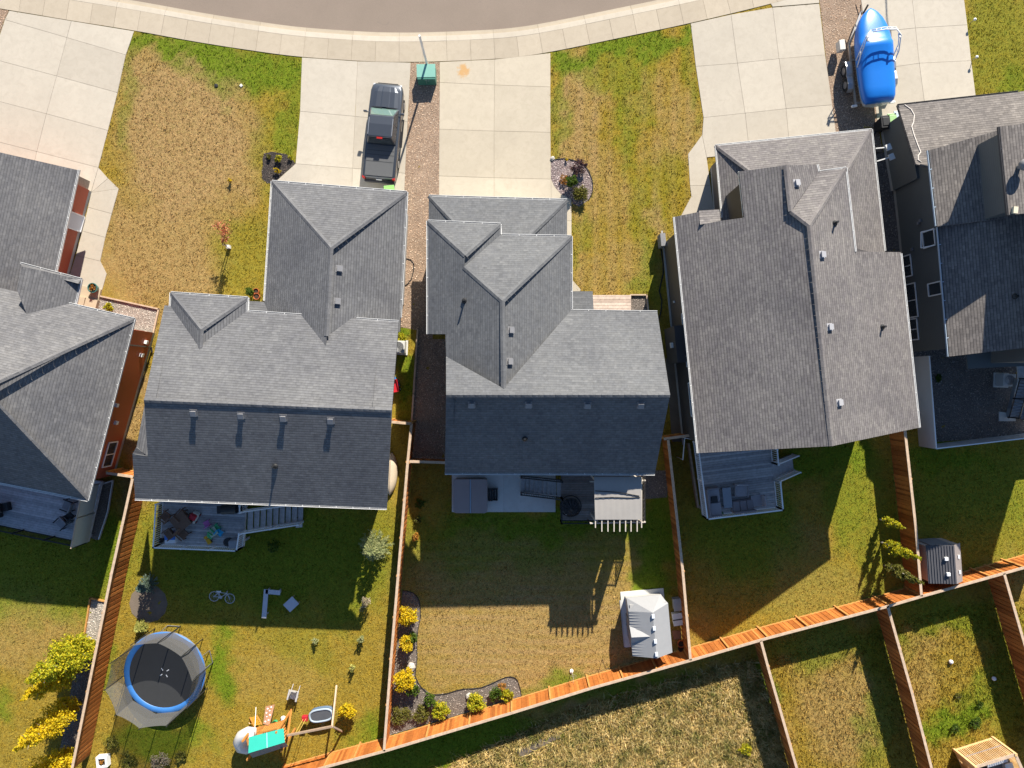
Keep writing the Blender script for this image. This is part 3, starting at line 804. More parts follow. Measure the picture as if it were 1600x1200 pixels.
def opening(parent, kind, c, nrm, w, h, fmat=WHITE, pmat=GLASS, mull=True, depth=.05):
    """window or door set on a wall: frame with its pane as sub-part"""
    nrm = Vector((nrm[0], nrm[1], 0)).normalized(); s = Vector((-nrm.y, nrm.x, 0)); up = Vector((0, 0, 1)); c = Vector(c) + nrm * (depth / 2)
    m = MB(); t = .07
    m.beam(c - s * w / 2 + up * (h / 2), c + s * w / 2 + up * (h / 2), depth, t)
    m.beam(c - s * w / 2 - up * (h / 2), c + s * w / 2 - up * (h / 2), depth + .04, t)
    for k in (-1, 1):
        p = c + s * (k * w / 2); R = Matrix((s, nrm, up)).transposed()
        m.box(p, (t, depth, h + t), M=R)
    if mull: m.box(c, (.05, depth * .9, h), M=Matrix((s, nrm, up)).transposed())
    f = m.build(kind, fmat, parent, world=True)
    g = MB().box(c - nrm * .012, (w, .02, h), M=Matrix((s, nrm, up)).transposed()).build('pane' if kind == 'window' else 'door_leaf', pmat, f, world=True)
    return f

def downspout(parent, p, z1, mat_=GUTTER):
    m = MB(); m.beam((p[0], p[1], z1), (p[0], p[1], .2), .09, .07); m.beam((p[0], p[1], .2), (p[0], p[1] - .3, .1), .09, .07)
    return m.build('downspout', mat_, parent, world=True)

# ---- the red house with the wide driveway
HC = G(-60, 600, 4).to_2d()
hA = thing('red_house', 'hip roofed house with brick red siding and charcoal shingles beside its deck', 'house', (HC[0], HC[1], 0), 0)
A_gar = [Plane((123, 266), (87, 427), 2.7, .35, [(123, 266), (80, 456), (64, 520), (-190, 480), (-115, 212)])]
A_main = [Plane((210, 498), (137, 782), 4.5, .66, [(210, 498), (137, 782), (-28, 607)]),
          Plane((-100, 426), (210, 498), 4.5, .66, [(-260, 390), (210, 498), (-28, 607), (-260, 553)]),
          Plane((137, 782), (-80, 737), 4.5, .66, [(137, 782), (-28, 607), (-260, 553), (-260, 700)])]
A_por = [Plane((127, 437), (118, 476), 4.4, .40, [(127, 437), (117, 482), (43, 494), (26, 452), (34, 416)]),
         Plane((33, 411), (127, 436), 4.4, 1.1, [(32, 411), (127, 436), (122, 443), (36, 420)])]
rA = add_roof(hA, A_main, SH_A); rG = add_roof(hA, A_gar, SH_A, 'garage_roof'); rP = add_roof(hA, A_por, SH_A, 'porch_roof')
for a, b in (((210, 498), (-28, 607)), ((137, 782), (-28, 607))): ridge(rA, A_main, a, b, SH_A)
for a, b, z_, r in (((210, 498), (137, 782), 4.5, rA), ((-150, 726), (137, 782), 4.5, rA), ((95, 471), (210, 498), 4.5, rA), ((123, 265), (84, 440), 2.7, rG), ((32, 411), (127, 436), 4.4, rP), ((127, 436), (118, 476), 4.4, rP)): gutter(r, a, b, z_, GUTTER)
qA = walls(hA, [(243, 520), (180, 742), (-160, 690), (-160, 455)], 4.45, SID_A, 0, ground_px=True)
qAg = walls(hA, [(144, 299), (106, 440), (-160, 400), (-120, 250)], 2.6, SID_A, 0, ground_px=True)
pass
def on_wall(pa, pb, t, z): 
    a, b = G(*pa), G(*pb); p = a.lerp(b, t); d = (b - a).normalized(); return Vector((p.x, p.y, z)), d
p, d = on_wall((144, 299), (106, 440), .37, 1.12); nA = (-d.y, d.x) if (-d.y) > 0 else (d.y, -d.x)
opening(hA, 'door', p, nA, .95, 2.0, WHITE, mat('door_white', (.58, .62, .68), .5, .03), False)
p, d = on_wall((243, 520), (180, 742), .84, 1.3); nA2 = (-d.y, d.x) if (-d.y) > 0 else (d.y, -d.x)
opening(hA, 'window', p, nA2, 1.5, .9)
for t, zz in ((.08, 1.9), (.30, 2.0)):
    p, d = on_wall((144, 299), (106, 440), t, zz)
    MB().box(p + Vector((nA[0], nA[1], 0)) * .09, (.12, .16, .3), rz=math.atan2(nA[1], nA[0])).build('wall_lamp', GUTTER_DK, hA, world=True)
for t, zz in ((.07, .9), (.16, 1.0), (.50, 2.2), (.62, 1.7)):
    p, d = on_wall((243, 520), (180, 742), t, zz)
    MB().box(p + Vector((nA2[0], nA2[1], 0)) * .08, (.16, .2, .22), rz=math.atan2(nA2[1], nA2[0])).build('wall_vent', WHITE, hA, world=True)
p, d = on_wall((243, 520), (180, 742), .10, .5)
downspout(hA, (p.x + nA2[0] * .08, p.y + nA2[1] * .08), 3.8, GUTTER_DK)
pil = MB(); c_ = G(134, 289); pil.box((c_.x, c_.y, 1.2), (.45, .55, 2.4), -.24); pil.build('stone_pillar', mat('pillar_stone', (.28, .23, .18), .9, .3, 6), hA, world=True)

# ---- the slate roofed house behind the pickup
HC = G(430, 560, 4).to_2d()
hB = thing('slate_roof_house', 'house with long slate grey roof, small front hip dormer and toy strewn deck', 'house', (HC[0], HC[1], 0), 0)
B_gar = [Plane((425, 283), (413, 470), 3.9, .49, [(425, 283), (412, 487), (470, 520), (509, 545), (517, 387)]),
         Plane((425, 283), (636, 300), 3.9, .49, [(425, 283), (636, 300), (517, 387)]),
         Plane((636, 300), (626, 500), 3.9, .49, [(636, 300), (625, 518), (545, 535), (509, 545), (517, 387)])]
B_main = [Plane((257, 477), (623, 502), 5.1, .5, [(257, 477), (623, 502), (612, 641), (225, 625)]),
          Plane((211, 780), (604, 795), 5.1, .5, [(211, 780), (604, 795), (612, 641), (225, 625), (231, 713), (207, 709)]),
          Plane((267, 457), (387, 465), 5.1, .5, [(267, 457), (387, 465), (314, 515)]),
          Plane((267, 457), (265, 494), 5.1, .5, [(267, 457), (265, 494), (311, 570), (314, 515)]),
          Plane((387, 465), (386, 503), 5.1, .5, [(387, 465), (386, 503), (311, 570), (314, 515)])]
B_bump = [Plane((207, 709), (231, 713), 4.9, .3, [(207, 709), (231, 713), (213, 699)]), Plane((213, 699), (225, 632), 4.9, .12, [(213, 699), (231, 713), (226, 632)])]
B_por = [Plane((387, 471), (415, 473), 3.9, .3, [(384, 470), (418, 472), (430, 500), (384, 497)])]
rB = add_roof(hB, B_main, SH_B); rBg = add_roof(hB, B_gar, SH_B, 'garage_roof'); add_roof(hB, B_bump, SH_B, 'bay_roof'); rBp = add_roof(hB, B_por, SH_B, 'porch_roof')
for a, b in (((425, 283), (517, 387)), ((636, 300), (517, 387)), ((517, 387), (510, 525))): ridge(rBg, B_gar, a, b, SH_B)
for a, b in (((225, 625), (612, 641)), ((267, 457), (314, 515)), ((387, 465), (314, 515)), ((314, 515), (311, 570))): ridge(rB, B_main, a, b, SH_B)
for a, b, z_, r in (((425, 283), (636, 300), 3.9, rBg), ((425, 283), (413, 470), 3.9, rBg), ((636, 300), (626, 496), 3.9, rBg), ((267, 457), (387, 465), 5.1, rB), ((267, 457), (265, 492), 5.1, rB), ((387, 465), (386, 501), 5.1, rB), ((388, 486), (473, 492), 5.1, rB), ((557, 497.5), (623, 502), 5.1, rB), ((211, 780), (604, 795), 5.1, rB)): gutter(r, a, b, z_, GUTTER)
qB = walls(hB, [(259, 477), (605, 501), (588, 794), (213, 780)], 5.1, SID_B, .45)
walls(hB, [(425, 283), (636, 300), (627, 478), (413, 470)], 3.9, SID_B, .45)
walls(hB, [(267, 457), (387, 465), (384, 520), (263, 512)], 5.1, SID_B, .45, foot=False)
for p in ((530, 420), (527, 471)): box_vent(rBg, B_gar, *p)
for p in ((303, 645), (377, 649), (443, 653), (517, 657)): box_vent(rB, B_main, *p)
pipe_vent(rB, B_main, 430, 728, .5)
cB = G(300, 790, 2.4); opening(hB, 'door', (G(300, 780, 0).x + 1.2, G(400, 795, 5.1).y + .5, 2.6), (0, -1), 1.6, 2.1, WHITE, GLASS)
cg = G(530, 292, 3.9)
opening(hB, 'garage_door', (cg.x, cg.y - .42, 1.5), (.08, 1), 4.8, 2.3, WHITE, mat('garage_door_white', (.62, .62, .61), .5, .03), False)

# ---- the middle house with the pergola
HC = G(830, 560, 4).to_2d()
hC = thing('grey_roof_house', 'middle house with stepped grey hip roofs, pergola deck and covered hot tub', 'house', (HC[0], HC[1], 0), 0)
C_main = [Plane((668, 522), (668, 345), 5.1, .64, [(668, 522), (668, 345), (727, 399), (725, 417), (785, 470), (787, 607), (697, 557), (696, 522)]),
          Plane((668, 345), (782, 350), 5.1, .64, [(668, 345), (782, 350), (727, 399)]),
          Plane((782, 350), (782, 367), 5.1, .64, [(782, 350), (782, 368), (725, 417), (727, 399)]),
          Plane((782, 367), (893, 369), 5.1, .64, [(782, 367), (893, 369), (785, 470), (725, 417)]),
          Plane((893, 369), (893, 484), 5.1, .64, [(893, 369), (893, 484), (787, 607), (785, 470)]),
          Plane((890, 484), (1027, 487), 5.1, .64, [(893, 484), (1027, 487), (1047, 617), (787, 617), (787, 607)]),
          Plane((890, 484), (1027, 487), 5.1, .64, [(697, 557), (787, 607), (787, 617), (697, 617)]),
          Plane((695, 740), (1023, 741), 5.1, .64, [(695, 740), (1023, 741), (1047, 617), (697, 617)])]
C_gar = [Plane((670, 306), (886, 312), 2.9, .45, [(670, 306), (886, 312), (810, 385), (735, 375)]),
         Plane((670, 306), (669, 360), 2.9, .45, [(670, 306), (669, 395), (740, 395), (735, 375)]),
         Plane((886, 312), (886, 380), 2.9, .45, [(886, 312), (886, 400), (810, 400), (810, 385)])]
C_por = [Plane((893, 455), (926, 455), 2.9, .3, [(890, 455), (926, 455), (928, 492), (890, 492)])]
rC = add_roof(hC, C_main, SH_C); rCg = add_roof(hC, C_gar, SH_C, 'garage_roof'); rCp = add_roof(hC, C_por, SH_C, 'porch_roof')
for a, b in (((668, 345), (727, 399)), ((782, 350), (727, 399)), ((725, 417), (785, 470)), ((893, 369), (785, 470)), ((785, 470), (787, 607)), ((697, 617), (1047, 617))): ridge(rC, C_main, a, b, SH_C)
for a, b in (((670, 306), (735, 375)), ((886, 312), (810, 385))): ridge(rCg, C_gar, a, b, SH_C)
for a, b, z_, r in (((668, 345), (782, 350), 5.1, rC), ((782, 350), (782, 366), 5.1, rC), ((784, 367), (893, 369), 5.1, rC), ((893, 369), (893, 484), 5.1, rC), ((893, 485), (1027, 487), 5.1, rC), ((668, 522), (668, 345), 5.1, rC), ((695, 740), (1023, 741), 5.1, rC), ((670, 306), (886, 312), 2.9, rCg)): gutter(r, a, b, z_, GUTTER)
walls(hC, [(695, 487), (1027, 487), (1023, 741), (695, 741)], 5.1, SID_C, .45)
walls(hC, [(668, 345), (782, 350), (782, 367), (893, 369), (893, 520), (668, 522)], 5.1, SID_C, .45)
walls(hC, [(670, 306), (886, 312), (886, 392), (670, 392)], 2.9, SID_C, .45)
for p in ((798, 516), (796, 565), (737, 632), (826, 632), (918, 633), (1001, 633)): box_vent(rC, C_main, *p)
pipe_vent(rC, C_main, 726, 470, .5); pipe_vent(rC, C_main, 820, 685, .3)
ye = G(700, 741, 5.1).y + .45
opening(hC, 'door', (G(905, 741, 5.1).x, ye, 2.75), (0, -1), 1.8, 2.05, WHITE, GLASS)
opening(hC, 'window', (G(760, 741, 5.1).x, ye, 3.6), (0, -1), 1.8, 1.2)
opening(hC, 'window', (G(985, 741, 5.1).x, ye, 3.6), (0, -1), 1.2, 1.2)
opening(hC, 'garage_door', (G(775, 309, 2.9).x, G(775, 309, 2.9).y - .42, 1.25), (0, 1), 4.9, 2.2, WHITE, MATS['garage_door_white'], False)

# ---- the weathered brown roof house
HC = G(1250, 470, 4).to_2d()
hD = thing('brown_roof_house', 'taupe house with big weathered brown grey shingle roof and white railed deck', 'house', (HC[0], HC[1], 0), 0)
D_main = [Plane((1053, 339), (1090, 708), 5.2, .46, [(1053, 339), (1090, 708), (1300, 697), (1265, 352), (1236, 330), (1228, 258), (1155, 268), (1163, 340), (1126, 345), (1094, 351), (1092, 331)]),
          Plane((1408, 396), (1437, 668), 5.2, .46, [(1408, 394), (1437, 668), (1300, 697), (1265, 352), (1322, 262), (1337, 393)]),
          Plane((1280, 267), (1322, 262), 6.7, .46, [(1280, 268), (1322, 262), (1265, 352), (1236, 330)]),
          Plane((1277, 258), (1279, 268), 6.75, .46, [(1228, 258), (1277, 257), (1280, 268), (1236, 330)]),
          Plane((1092, 329), (1124, 327), 5.5, .46, [(1092, 329), (1124, 327), (1126, 345), (1094, 351)])]
D_gar = [Plane((1118, 227), (1362, 202), 2.9, .46, [(1118, 227), (1362, 202), (1295, 315), (1215, 300)]),
         Plane((1118, 227), (1128, 338), 2.9, .46, [(1118, 227), (1128, 350), (1225, 350), (1215, 300)]),
         Plane((1362, 202), (1383, 392), 2.9, .46, [(1362, 202), (1384, 402), (1310, 402), (1295, 315)])]
rD = add_roof(hD, D_main, SH_D); rDg = add_roof(hD, D_gar, SH_D, 'garage_roof')
for a, b in (((1228, 258), (1236, 330)), ((1236, 330), (1265, 352)), ((1265, 352), (1300, 697)), ((1322, 262), (1265, 352))): ridge(rD, D_main, a, b, SH_D)
for a, b in (((1118, 227), (1215, 300)), ((1362, 202), (1295, 315))): ridge(rDg, D_gar, a, b, SH_D)
for a, b, z_, r in (((1053, 339), (1090, 708), 5.2, rD), ((1408, 396), (1437, 668), 5.2, rD), ((1155, 268), (1163, 340), 6.55, rD), ((1280, 268), (1322, 262), 6.7, rD), ((1322, 262), (1337, 393), 6.7, rD), ((1277, 257), (1280, 268), 6.75, rD), ((1118, 227), (1362, 202), 2.9, rDg), ((1118, 227), (1128, 340), 2.9, rDg), ((1362, 202), (1383, 392), 2.9, rDg)): gutter(r, a, b, z_, GUTTER, .10)
qD = walls(hD, [(1053, 339), (1408, 394), (1437, 668), (1300, 697), (1090, 708)][:1] + [(1240, 345), (1408, 394), (1437, 668), (1090, 708)], 5.2, SID_D, .45)
# gable infill and the raised front wing
walls(hD, [(1118, 227), (1362, 202), (1384, 402), (1128, 350)], 2.9, SID_D, .45)
walls(hD, [(1156, 270), (1277, 258), (1320, 264), (1335, 395), (1168, 350)], 6.6, SID_D, .3, z0=3.0, foot=False)
gp = [D_main[0].hit(1090, 708), D_main[0].hit(1300, 697), D_main[1].hit(1437, 668)]
gi = MB(); off = Vector((.05, .45, -.12)); gi.poly([gp[0] + off, gp[1] + off, gp[2] + off]); gi.build('gable_wall', SID_D, hD, world=True)
for p in ((1284, 398), (1296, 511), (1311, 629), (1244, 286)): box_vent(rD, D_main, *p, mat('vent_pale', (.34, .34, .36), .5, .06))
for p in ((1304, 349), (1378, 511)): pipe_vent(rD, D_main, *p, .4, .06)
def wallD(t, z): 
    a, b = G(1053, 339, 5.2), G(1090, 708, 5.2); d = (b - a).normalized(); n = Vector((d.y, -d.x, 0))
    if n.x > 0: n = -n
    p = a.lerp(b, t) - n * .45; return Vector((p.x, p.y, z)), n
for t, z_, w_ in ((.42, 3.6, .6), (.61, 3.6, .6), (.78, 3.5, 1.9)):
    p, n = wallD(t, z_); opening(hD, 'window', p, n, w_, .95)
p, n = wallD(.53, 1.9); MB().box(p + n * .28, (.56, 2.1, 2.6), rz=math.atan2(n.y, n.x)).build('chimney_chase', SID_D, hD, world=True)
p, n = wallD(.53, 2.4); MB().box(p + n * .62, (.14, .3, .3), rz=math.atan2(n.y, n.x)).build('exhaust_vent', GUTTER, hD, world=True)
p, n = wallD(.03, .55); MB().box(p + n * .16, (.3, .75, .9), rz=math.atan2(n.y, n.x)).build('stone_base', mat('pale_stone', (.22, .22, .23), .9, .25, 8), hD, world=True)
p, n = wallD(.33, 1.6); MB().box(p + n * .05, (.08, .12, .12), rz=math.atan2(n.y, n.x)).build('outlet_box', WHITE, hD, world=True)
q0, n = wallD(-.02, .4); q1, n = wallD(1.0, .4)
MB().beam(q0 + n * .06, q1 + n * .06, .10, .06).build('foundation_ledge', FOUND, hD, world=True)
gd = G(1240, 214, 2.9); opening(hD, 'garage_door', (gd.x, gd.y - .43, 1.25), (.1, 1), 4.9, 2.2, GUTTER_DK, mat('garage_door_brown', (.10, .085, .075), .5, .05), False)
for k, (a_, b_) in enumerate((((1368, 232), (1388, 230)), ((1370, 252), (1393, 245)))):
    pa, pb = G(a_[0], a_[1], 2.2), G(b_[0], b_[1], 2.3)
    m = MB(); m.beam(pa, pb, .06, .06); m.box(pb, (.3, .35, .12), .4); m.build('flood_lamp', GUTTER, hD, world=True)

# ---- the dark house at the boat driveway
HC = G(1560, 380, 4).to_2d()
hE = thing('dark_house', 'dark green grey house with overlapping driftwood shingle roofs and bare gravel yard', 'house', (HC[0], HC[1], 0), 0)
E_pl = [Plane((1403, 164), (1592, 143), 2.9, .34, [(1403, 164), (1720, 129), (1740, 240), (1452, 262), (1431, 256)]),
        Plane((1451, 235), (1464, 353), 4.7, .40, [(1451, 235), (1464, 354), (1612, 336), (1600, 192)]),
        Plane((1561, 198), (1575, 336), 7.6, .08, [(1561, 198), (1575, 336), (1760, 318), (1745, 178)]),
        Plane((1466, 353), (1483, 557), 4.5, .50, [(1465, 345), (1483, 557), (1720, 530), (1700, 318)])]
rE = add_roof(hE, E_pl, SH_E)
for a, b, z_ in (((1451, 235), (1464, 353), 4.7), ((1466, 353), (1483, 557), 4.5)): gutter(rE, a, b, z_, mat('pale_blue_aluminium', (.45, .55, .66), .4, .05), .16)
for a, b, z_ in (((1403, 164), (1592, 143), 2.9), ((1403, 164), (1431, 256), 2.95), ((1561, 198), (1575, 336), 7.6)): gutter(rE, a, b, z_, GUTTER_DK)
walls(hE, [(1403, 164), (1720, 129), (1740, 262), (1425, 290)], 2.9, SID_E, .4)
walls(hE, [(1451, 235), (1464, 353), (1483, 557), (1720, 530), (1690, 210)], 4.6, SID_E, .4)
walls(hE, [(1561, 198), (1575, 336), (1760, 318), (1745, 178)], 7.6, SID_E, .25, z0=4.4, foot=False)
S5 = MB(); S5.prism([(27.3, 1.2), (33, 1.2), (33, 9.3), (27.3, 9.3)], 3.0, 8.1); S5.build('upper_wall', SID_E, hE, world=True)
S5 = MB(); S5.prism([(26.9, .8), (33.4, .8), (33.4, 9.7), (26.9, 9.7)], 8.1, 8.35); S5.build('upper_roof', SH_E, rE, world=True)
h_, pl_ = at_roof(E_pl, 1591, 262)
m = MB(); m.tube([h_, h_ + Vector((0, 0, .3))], .12, 12); m.lathe([(.14, 0), (.27, .1), (.3, .24), (.24, .38), (.1, .46)], h_ + Vector((0, 0, .28)), 16); m.build('turbine_vent', VENT, rE, smooth=True, world=True)
h_, pl_ = at_roof(E_pl, 1584, 329); MB().box(h_ + Vector((0, 0, .08)), (.22, .34, .16), -.1).build('roof_box', mat('cream_plastic', (.62, .56, .42), .5), rE, world=True)
pipe_vent(rE, E_pl, 1586, 463, .25)
def wallE(px, py, z):
    a, b = G(1451, 235, 4.6), G(1483, 557, 4.6); d = (b - a).normalized(); n = Vector((d.y, -d.x, 0))
    if n.x > 0: n = -n
    w0 = a - n * .4
    # point of that wall plane seen at pixel row py
    o = G(px, py, z); t = (o - w0).dot(d); p = w0 + d * t; return Vector((p.x, p.y, z)), n
for px_, py_, z_, w_, h2 in ((1416, 416, .75, 1.25, .95), (1420, 470, .85, 2.0, 1.1), (1424, 515, .75, 1.25, .95), (1459, 372, 3.2, .9, 1.1), (1464, 451, 3.3, .7, 1.2)):
    p, n = wallE(px_, py_, z_); opening(hE, 'window', p, n, w_, h2, mull=(w_ > 1))
p, n = wallE(1458, 372, 3.5); m = MB(); m.beam(p + n * .5 - Vector((0, .45, .25)), p + n * .5 + Vector((0, .45, -.25)), .05, .05); m.beam(p + n * .02 - Vector((0, .45, -.3)), p + n * .5 - Vector((0, .45, .25)), .05, .05); m.beam(p + n * .02 + Vector((0, .45, .3)), p + n * .5 + Vector((0, .45, -.25)), .05, .05); m.build('open_sash', WHITE, hE, world=True)
for px_, py_, z_ in ((1404, 348, 2.6), (1420, 350, 2.4), (1429, 389, 1.5)):
    p, n = wallE(px_, py_, z_); MB().box(p + n * .06, (.1, .16, .16), rz=math.atan2(n.y, n.x)).build('wall_vent', VENT, hE, world=True)
# light cord lying on the garage roof
cord = [(1413, 164), (1423, 171), (1428, 180), (1427, 191), (1424, 198), (1428, 212), (1434, 228), (1438, 238), (1434, 244), (1434, 250), (1439, 253)]
m = MB(); m.tube([E_pl[0].hit(*p) + Vector((0, 0, .03)) for p in cord], .028, 6); tag(m.build('light_cord', mat('cord_cream', (.6, .55, .5), .6)), 'pale string light cord lying across the dark house garage roof', 'cord')

# gable ends under the main ridges
def gable(parent, planes, pts, off, mat_):
    P = [at_best(planes, p) + Vector((off, 0, -.14)) for p in pts]
    MB().poly(P).build('gable_wall', mat_, parent, world=True)
gable(hB, B_main, [(257, 477), (225, 625), (211, 780)], .5, SID_B); gable(hB, B_main, [(623, 502), (612, 641), (604, 795)], -1.0, SID_B)
gable(hC, C_main, [(1027, 487), (1047, 617), (1023, 741)], -.42, SID_C); gable(hC, C_main, [(697, 557), (697, 617), (695, 740)], .42, SID_C)
# ------------------------------------------------------------------ fences
def fence(label, top_px, h=1.83, post_side=1, name='cedar_fence', boards=CEDAR, cap=CEDAR_CAP, postm=CEDAR_POST, group='cedar board fences', bay=2.4):
    L = [G(p[0], p[1], h) for p in top_px]
    root = thing(name, label, 'fence', (L[0].x, L[0].y, 0), 0, group)
    bm_ = MB(); done_end = None
    for i in range(len(L) - 1):
        a, b = L[i].to_2d(), L[i + 1].to_2d(); d = (b - a); ln = d.length; d.normalize(); nn = Vector((-d.y, d.x)) * post_side
        nb = max(1, round(ln / bay))
        for k in range(nb + (1 if i == len(L) - 2 else 0)):
            p = a + d * (ln * k / nb)
            m = MB(); c = p + nn * .065
            m.box((c.x, c.y, h / 2 - .02), (.10, .10, h + .03), math.atan2(d.y, d.x)); m.build('post', postm, root, world=True)
        for k in range(nb):
            p, q = a + d * (ln * k / nb), a + d * (ln * (k + 1) / nb)
            m = MB(); e = d * .004
            m.beam((p.x + e.x, p.y + e.y, h - .01), (q.x - e.x, q.y - e.y, h - .01), .15, .04); m.build('cap_rail', cap, root, world=True)
            m = MB(); o = nn * .034
            m.beam((p.x + o.x, p.y + o.y, .22), (q.x + o.x, q.y + o.y, .22), .04, .09); m.build('bottom_rail', postm, root, world=True)
        nbd = int(ln / .148); w = ln / nbd
        for k in range(nbd):
            c = a + d * ((k + .5) * w) + nn * (-.010 if k % 2 else .010)
            hh = h - .09
            bm_.box((c.x, c.y, .05 + hh / 2), (w * (1.22 if k % 2 else .96), .018, hh), math.atan2(d.y, d.x) + rnd.uniform(-.01, .01))
    o = bm_.build('boards', boards, root, world=True); o['kind'] = 'stuff'
    return root
R1 = [(430, 1221), (507, 1199), (600, 1174)]; 
fence('long rear cedar fence behind the trampoline yard and play set', R1, post_side=1)
fence('rear cedar fence behind the gravel border bed and metal roofed shed', [(600, 1174), (800, 1114), (922, 1076), (1079, 1032)], post_side=1)
fence('rear cedar fence behind the lawn with three slim trees', [(1079, 1032), (1200, 997), (1389, 947), (1440, 932)], post_side=1)
fence('rear cedar fence behind the cream plastic shed', [(1440, 932), (1547, 902), (1650, 873)], post_side=1)
fence('cedar side fence between the yellow trees and the trampoline', [(207, 748), (174, 897), (112, 1204)], post_side=-1)
fence('cedar side fence between trampoline yard and gravel border bed', [(643, 662), (637, 722), (622, 900), (611, 1030), (600, 1174)], post_side=-1)
fence('cedar side fence between pergola yard and white railed deck', [(1044, 686), (1067, 893), (1079, 1032)], post_side=1)
fence('cedar side fence next to the three slim trees', [(1414, 672), (1431, 825), (1440, 932)], post_side=1)
fence('cedar dividing fence beside the wild weedy lot', [(1189, 1001), (1200, 1042), (1252, 1225)], post_side=1)
fence('cedar dividing fence between the two rough grass lots', [(1387, 947), (1425, 1082), (1462, 1225)], post_side=1)
fence('cedar dividing fence beyond the pale pine deck', [(1569, 896), (1600, 1003), (1650, 1170)], post_side=1)
fence('short sunlit cedar gate panel joining the red house wall', [(166, 739), (208, 745)], group='cedar gate panels', post_side=1, bay=1.7)
fence('short cedar gate panel beside the stored canoe', [(609, 659), (643, 662)], group='cedar gate panels', post_side=1, bay=1.4)
fence('short brown gate panel closing the gravel side strip', [(640, 721), (698, 723)], group='cedar gate panels', post_side=-1, bay=2.2)
fence('short cedar gate panel beside the taupe house corner', [(1037, 686), (1079, 680)], group='cedar gate panels', post_side=1, bay=1.7)
# smooth white vinyl fence round the gravel yard
VINYL = mat('vinyl_pale_grey', (.50, .52, .54), .5, .05, 1.5, 20, .03)
rt = thing('vinyl_fence', 'smooth pale vinyl fence with white top rail round the gravel yard', 'fence', tuple(G(1463, 701, 1.75).to_2d()) + (0,))
vl = [G(1452, 556, 1.75), G(1463, 701, 1.75), G(1600, 685, 1.75), G(1700, 673, 1.75)]
for i in range(3):
    a, b = vl[i], vl[i + 1]; nb = max(1, round((b - a).length / 2.0))
    for k in range(nb):
        p, q = a.lerp(b, k / nb), a.lerp(b, (k + 1) / nb)
        MB().beam((p.x, p.y, .86), (q.x, q.y, .86), .05, 1.7).build('panel', VINYL, rt, world=True)
        MB().beam((p.x, p.y, 1.75), (q.x, q.y, 1.75), .06, .05).build('top_rail', WHITE, rt, world=True)

# ------------------------------------------------------------------ decks
def clip_strip(poly, d, n, lo, hi):
    P = list(poly)
    for s, lim in ((1, lo), (-1, -hi)):
        out = []
        for i in range(len(P)):
            a, b = P[i], P[(i + 1) % len(P)]; fa, fb = s * a.dot(n) - lim, s * b.dot(n) - lim
            if fa >= 0: out.append(a)
            if (fa >= 0) != (fb >= 0): out.append(a + (b - a) * (fa / (fa - fb)))
        P = out
        if len(P) < 3: return []
    return P
def deck_floor(root, px, zd, ang, matb, w=.14, gap=.012):
    q = px2(px, zd); n = Vector((-math.sin(ang), math.cos(ang))); d = Vector((math.cos(ang), math.sin(ang)))
    t = [p.dot(n) for p in q]; m = MB(); x = min(t)
    while x < max(t):
        c = clip_strip(q, d, n, x + gap / 2, x + w - gap / 2)
        if len(c) >= 3: m.prism(c, zd - .04, zd)
        x += w
    o = m.build('deck_boards', matb, root, world=True); o['kind'] = 'stuff'
    fr = MB(); iq = inset_poly(q, .03)
    for i in range(len(iq)):
        a, b = iq[i], iq[(i + 1) % len(iq)]; fr.beam((a.x, a.y, zd - .16), (b.x, b.y, zd - .16), .05, .22)
    fr.build('rim_joist', matb, root, world=True)
    for p in inset_poly(q, .25):
        MB().box((p.x, p.y, (zd - .2) / 2), (.14, .14, zd - .2)).build('support_post', matb, root, world=True)
    return q
def railing(root, a, b, h, matr, sp=.12, post=True, bal=.028, toprail=.07):
    """a, b: floor points (3D); the rail follows the slope between them"""
    a, b = Vector(a), Vector(b); up = Vector((0, 0, h)); L = (b - a).length
    MB().beam(a + up, b + up, toprail, .05).build('top_rail', matr, root, world=True)
    MB().beam(a + Vector((0, 0, .09)), b + Vector((0, 0, .09)), .045, .05).build('bottom_rail', matr, root, world=True)
    n = max(2, int(L / sp)); m = MB()
    for i in range(1, n):
        p = a.lerp(b, i / n); m.box((p.x, p.y, p.z + h / 2 + .03), (bal, bal, h - .1))
    o = m.build('balusters', matr, root, world=True); o['kind'] = 'stuff'
    if post:
        k = max(1, round(L / 1.9))
        for i in range(k + 1):
            p = a.lerp(b, i / k); MB().box((p.x, p.y, p.z + h / 2 + .02), (.085, .085, h + .08)).build('rail_post', matr, root, world=True)
def stairs(root, a, b, e, n, zt, matt, matr=None, rails=None, hr=.95):
    """a, b: top edge ends (2D); e: vector of the whole run"""
    a, b, e = Vector(a), Vector(b), Vector(e)
    for k in range(n):
        f0, f1 = k / n, (k + .93) / n; z_ = zt * (1 - (k + 1) / (n + 1))
        q = [a + e * f0, b + e * f0, b + e * f1, a + e * f1]
        MB().prism(q, z_ - .045, z_).build('tread', matt, root, world=True)
    for s in (a.lerp(b, .04), a.lerp(b, .96)):
        MB().beam((s.x, s.y, zt - .25), (s.x + e.x, s.y + e.y, .05), .05, .26).build('stringer', matt, root, world=True)
    if matr:
        for s in (rails or (a, b)):
            railing(root, (s.x, s.y, zt), (s.x + e.x, s.y + e.y, zt / (n + 1)), hr, matr)
def g2(px, py, z): return G(px, py, z).to_2d()
def g3(px, py, z): return G(px, py, z)

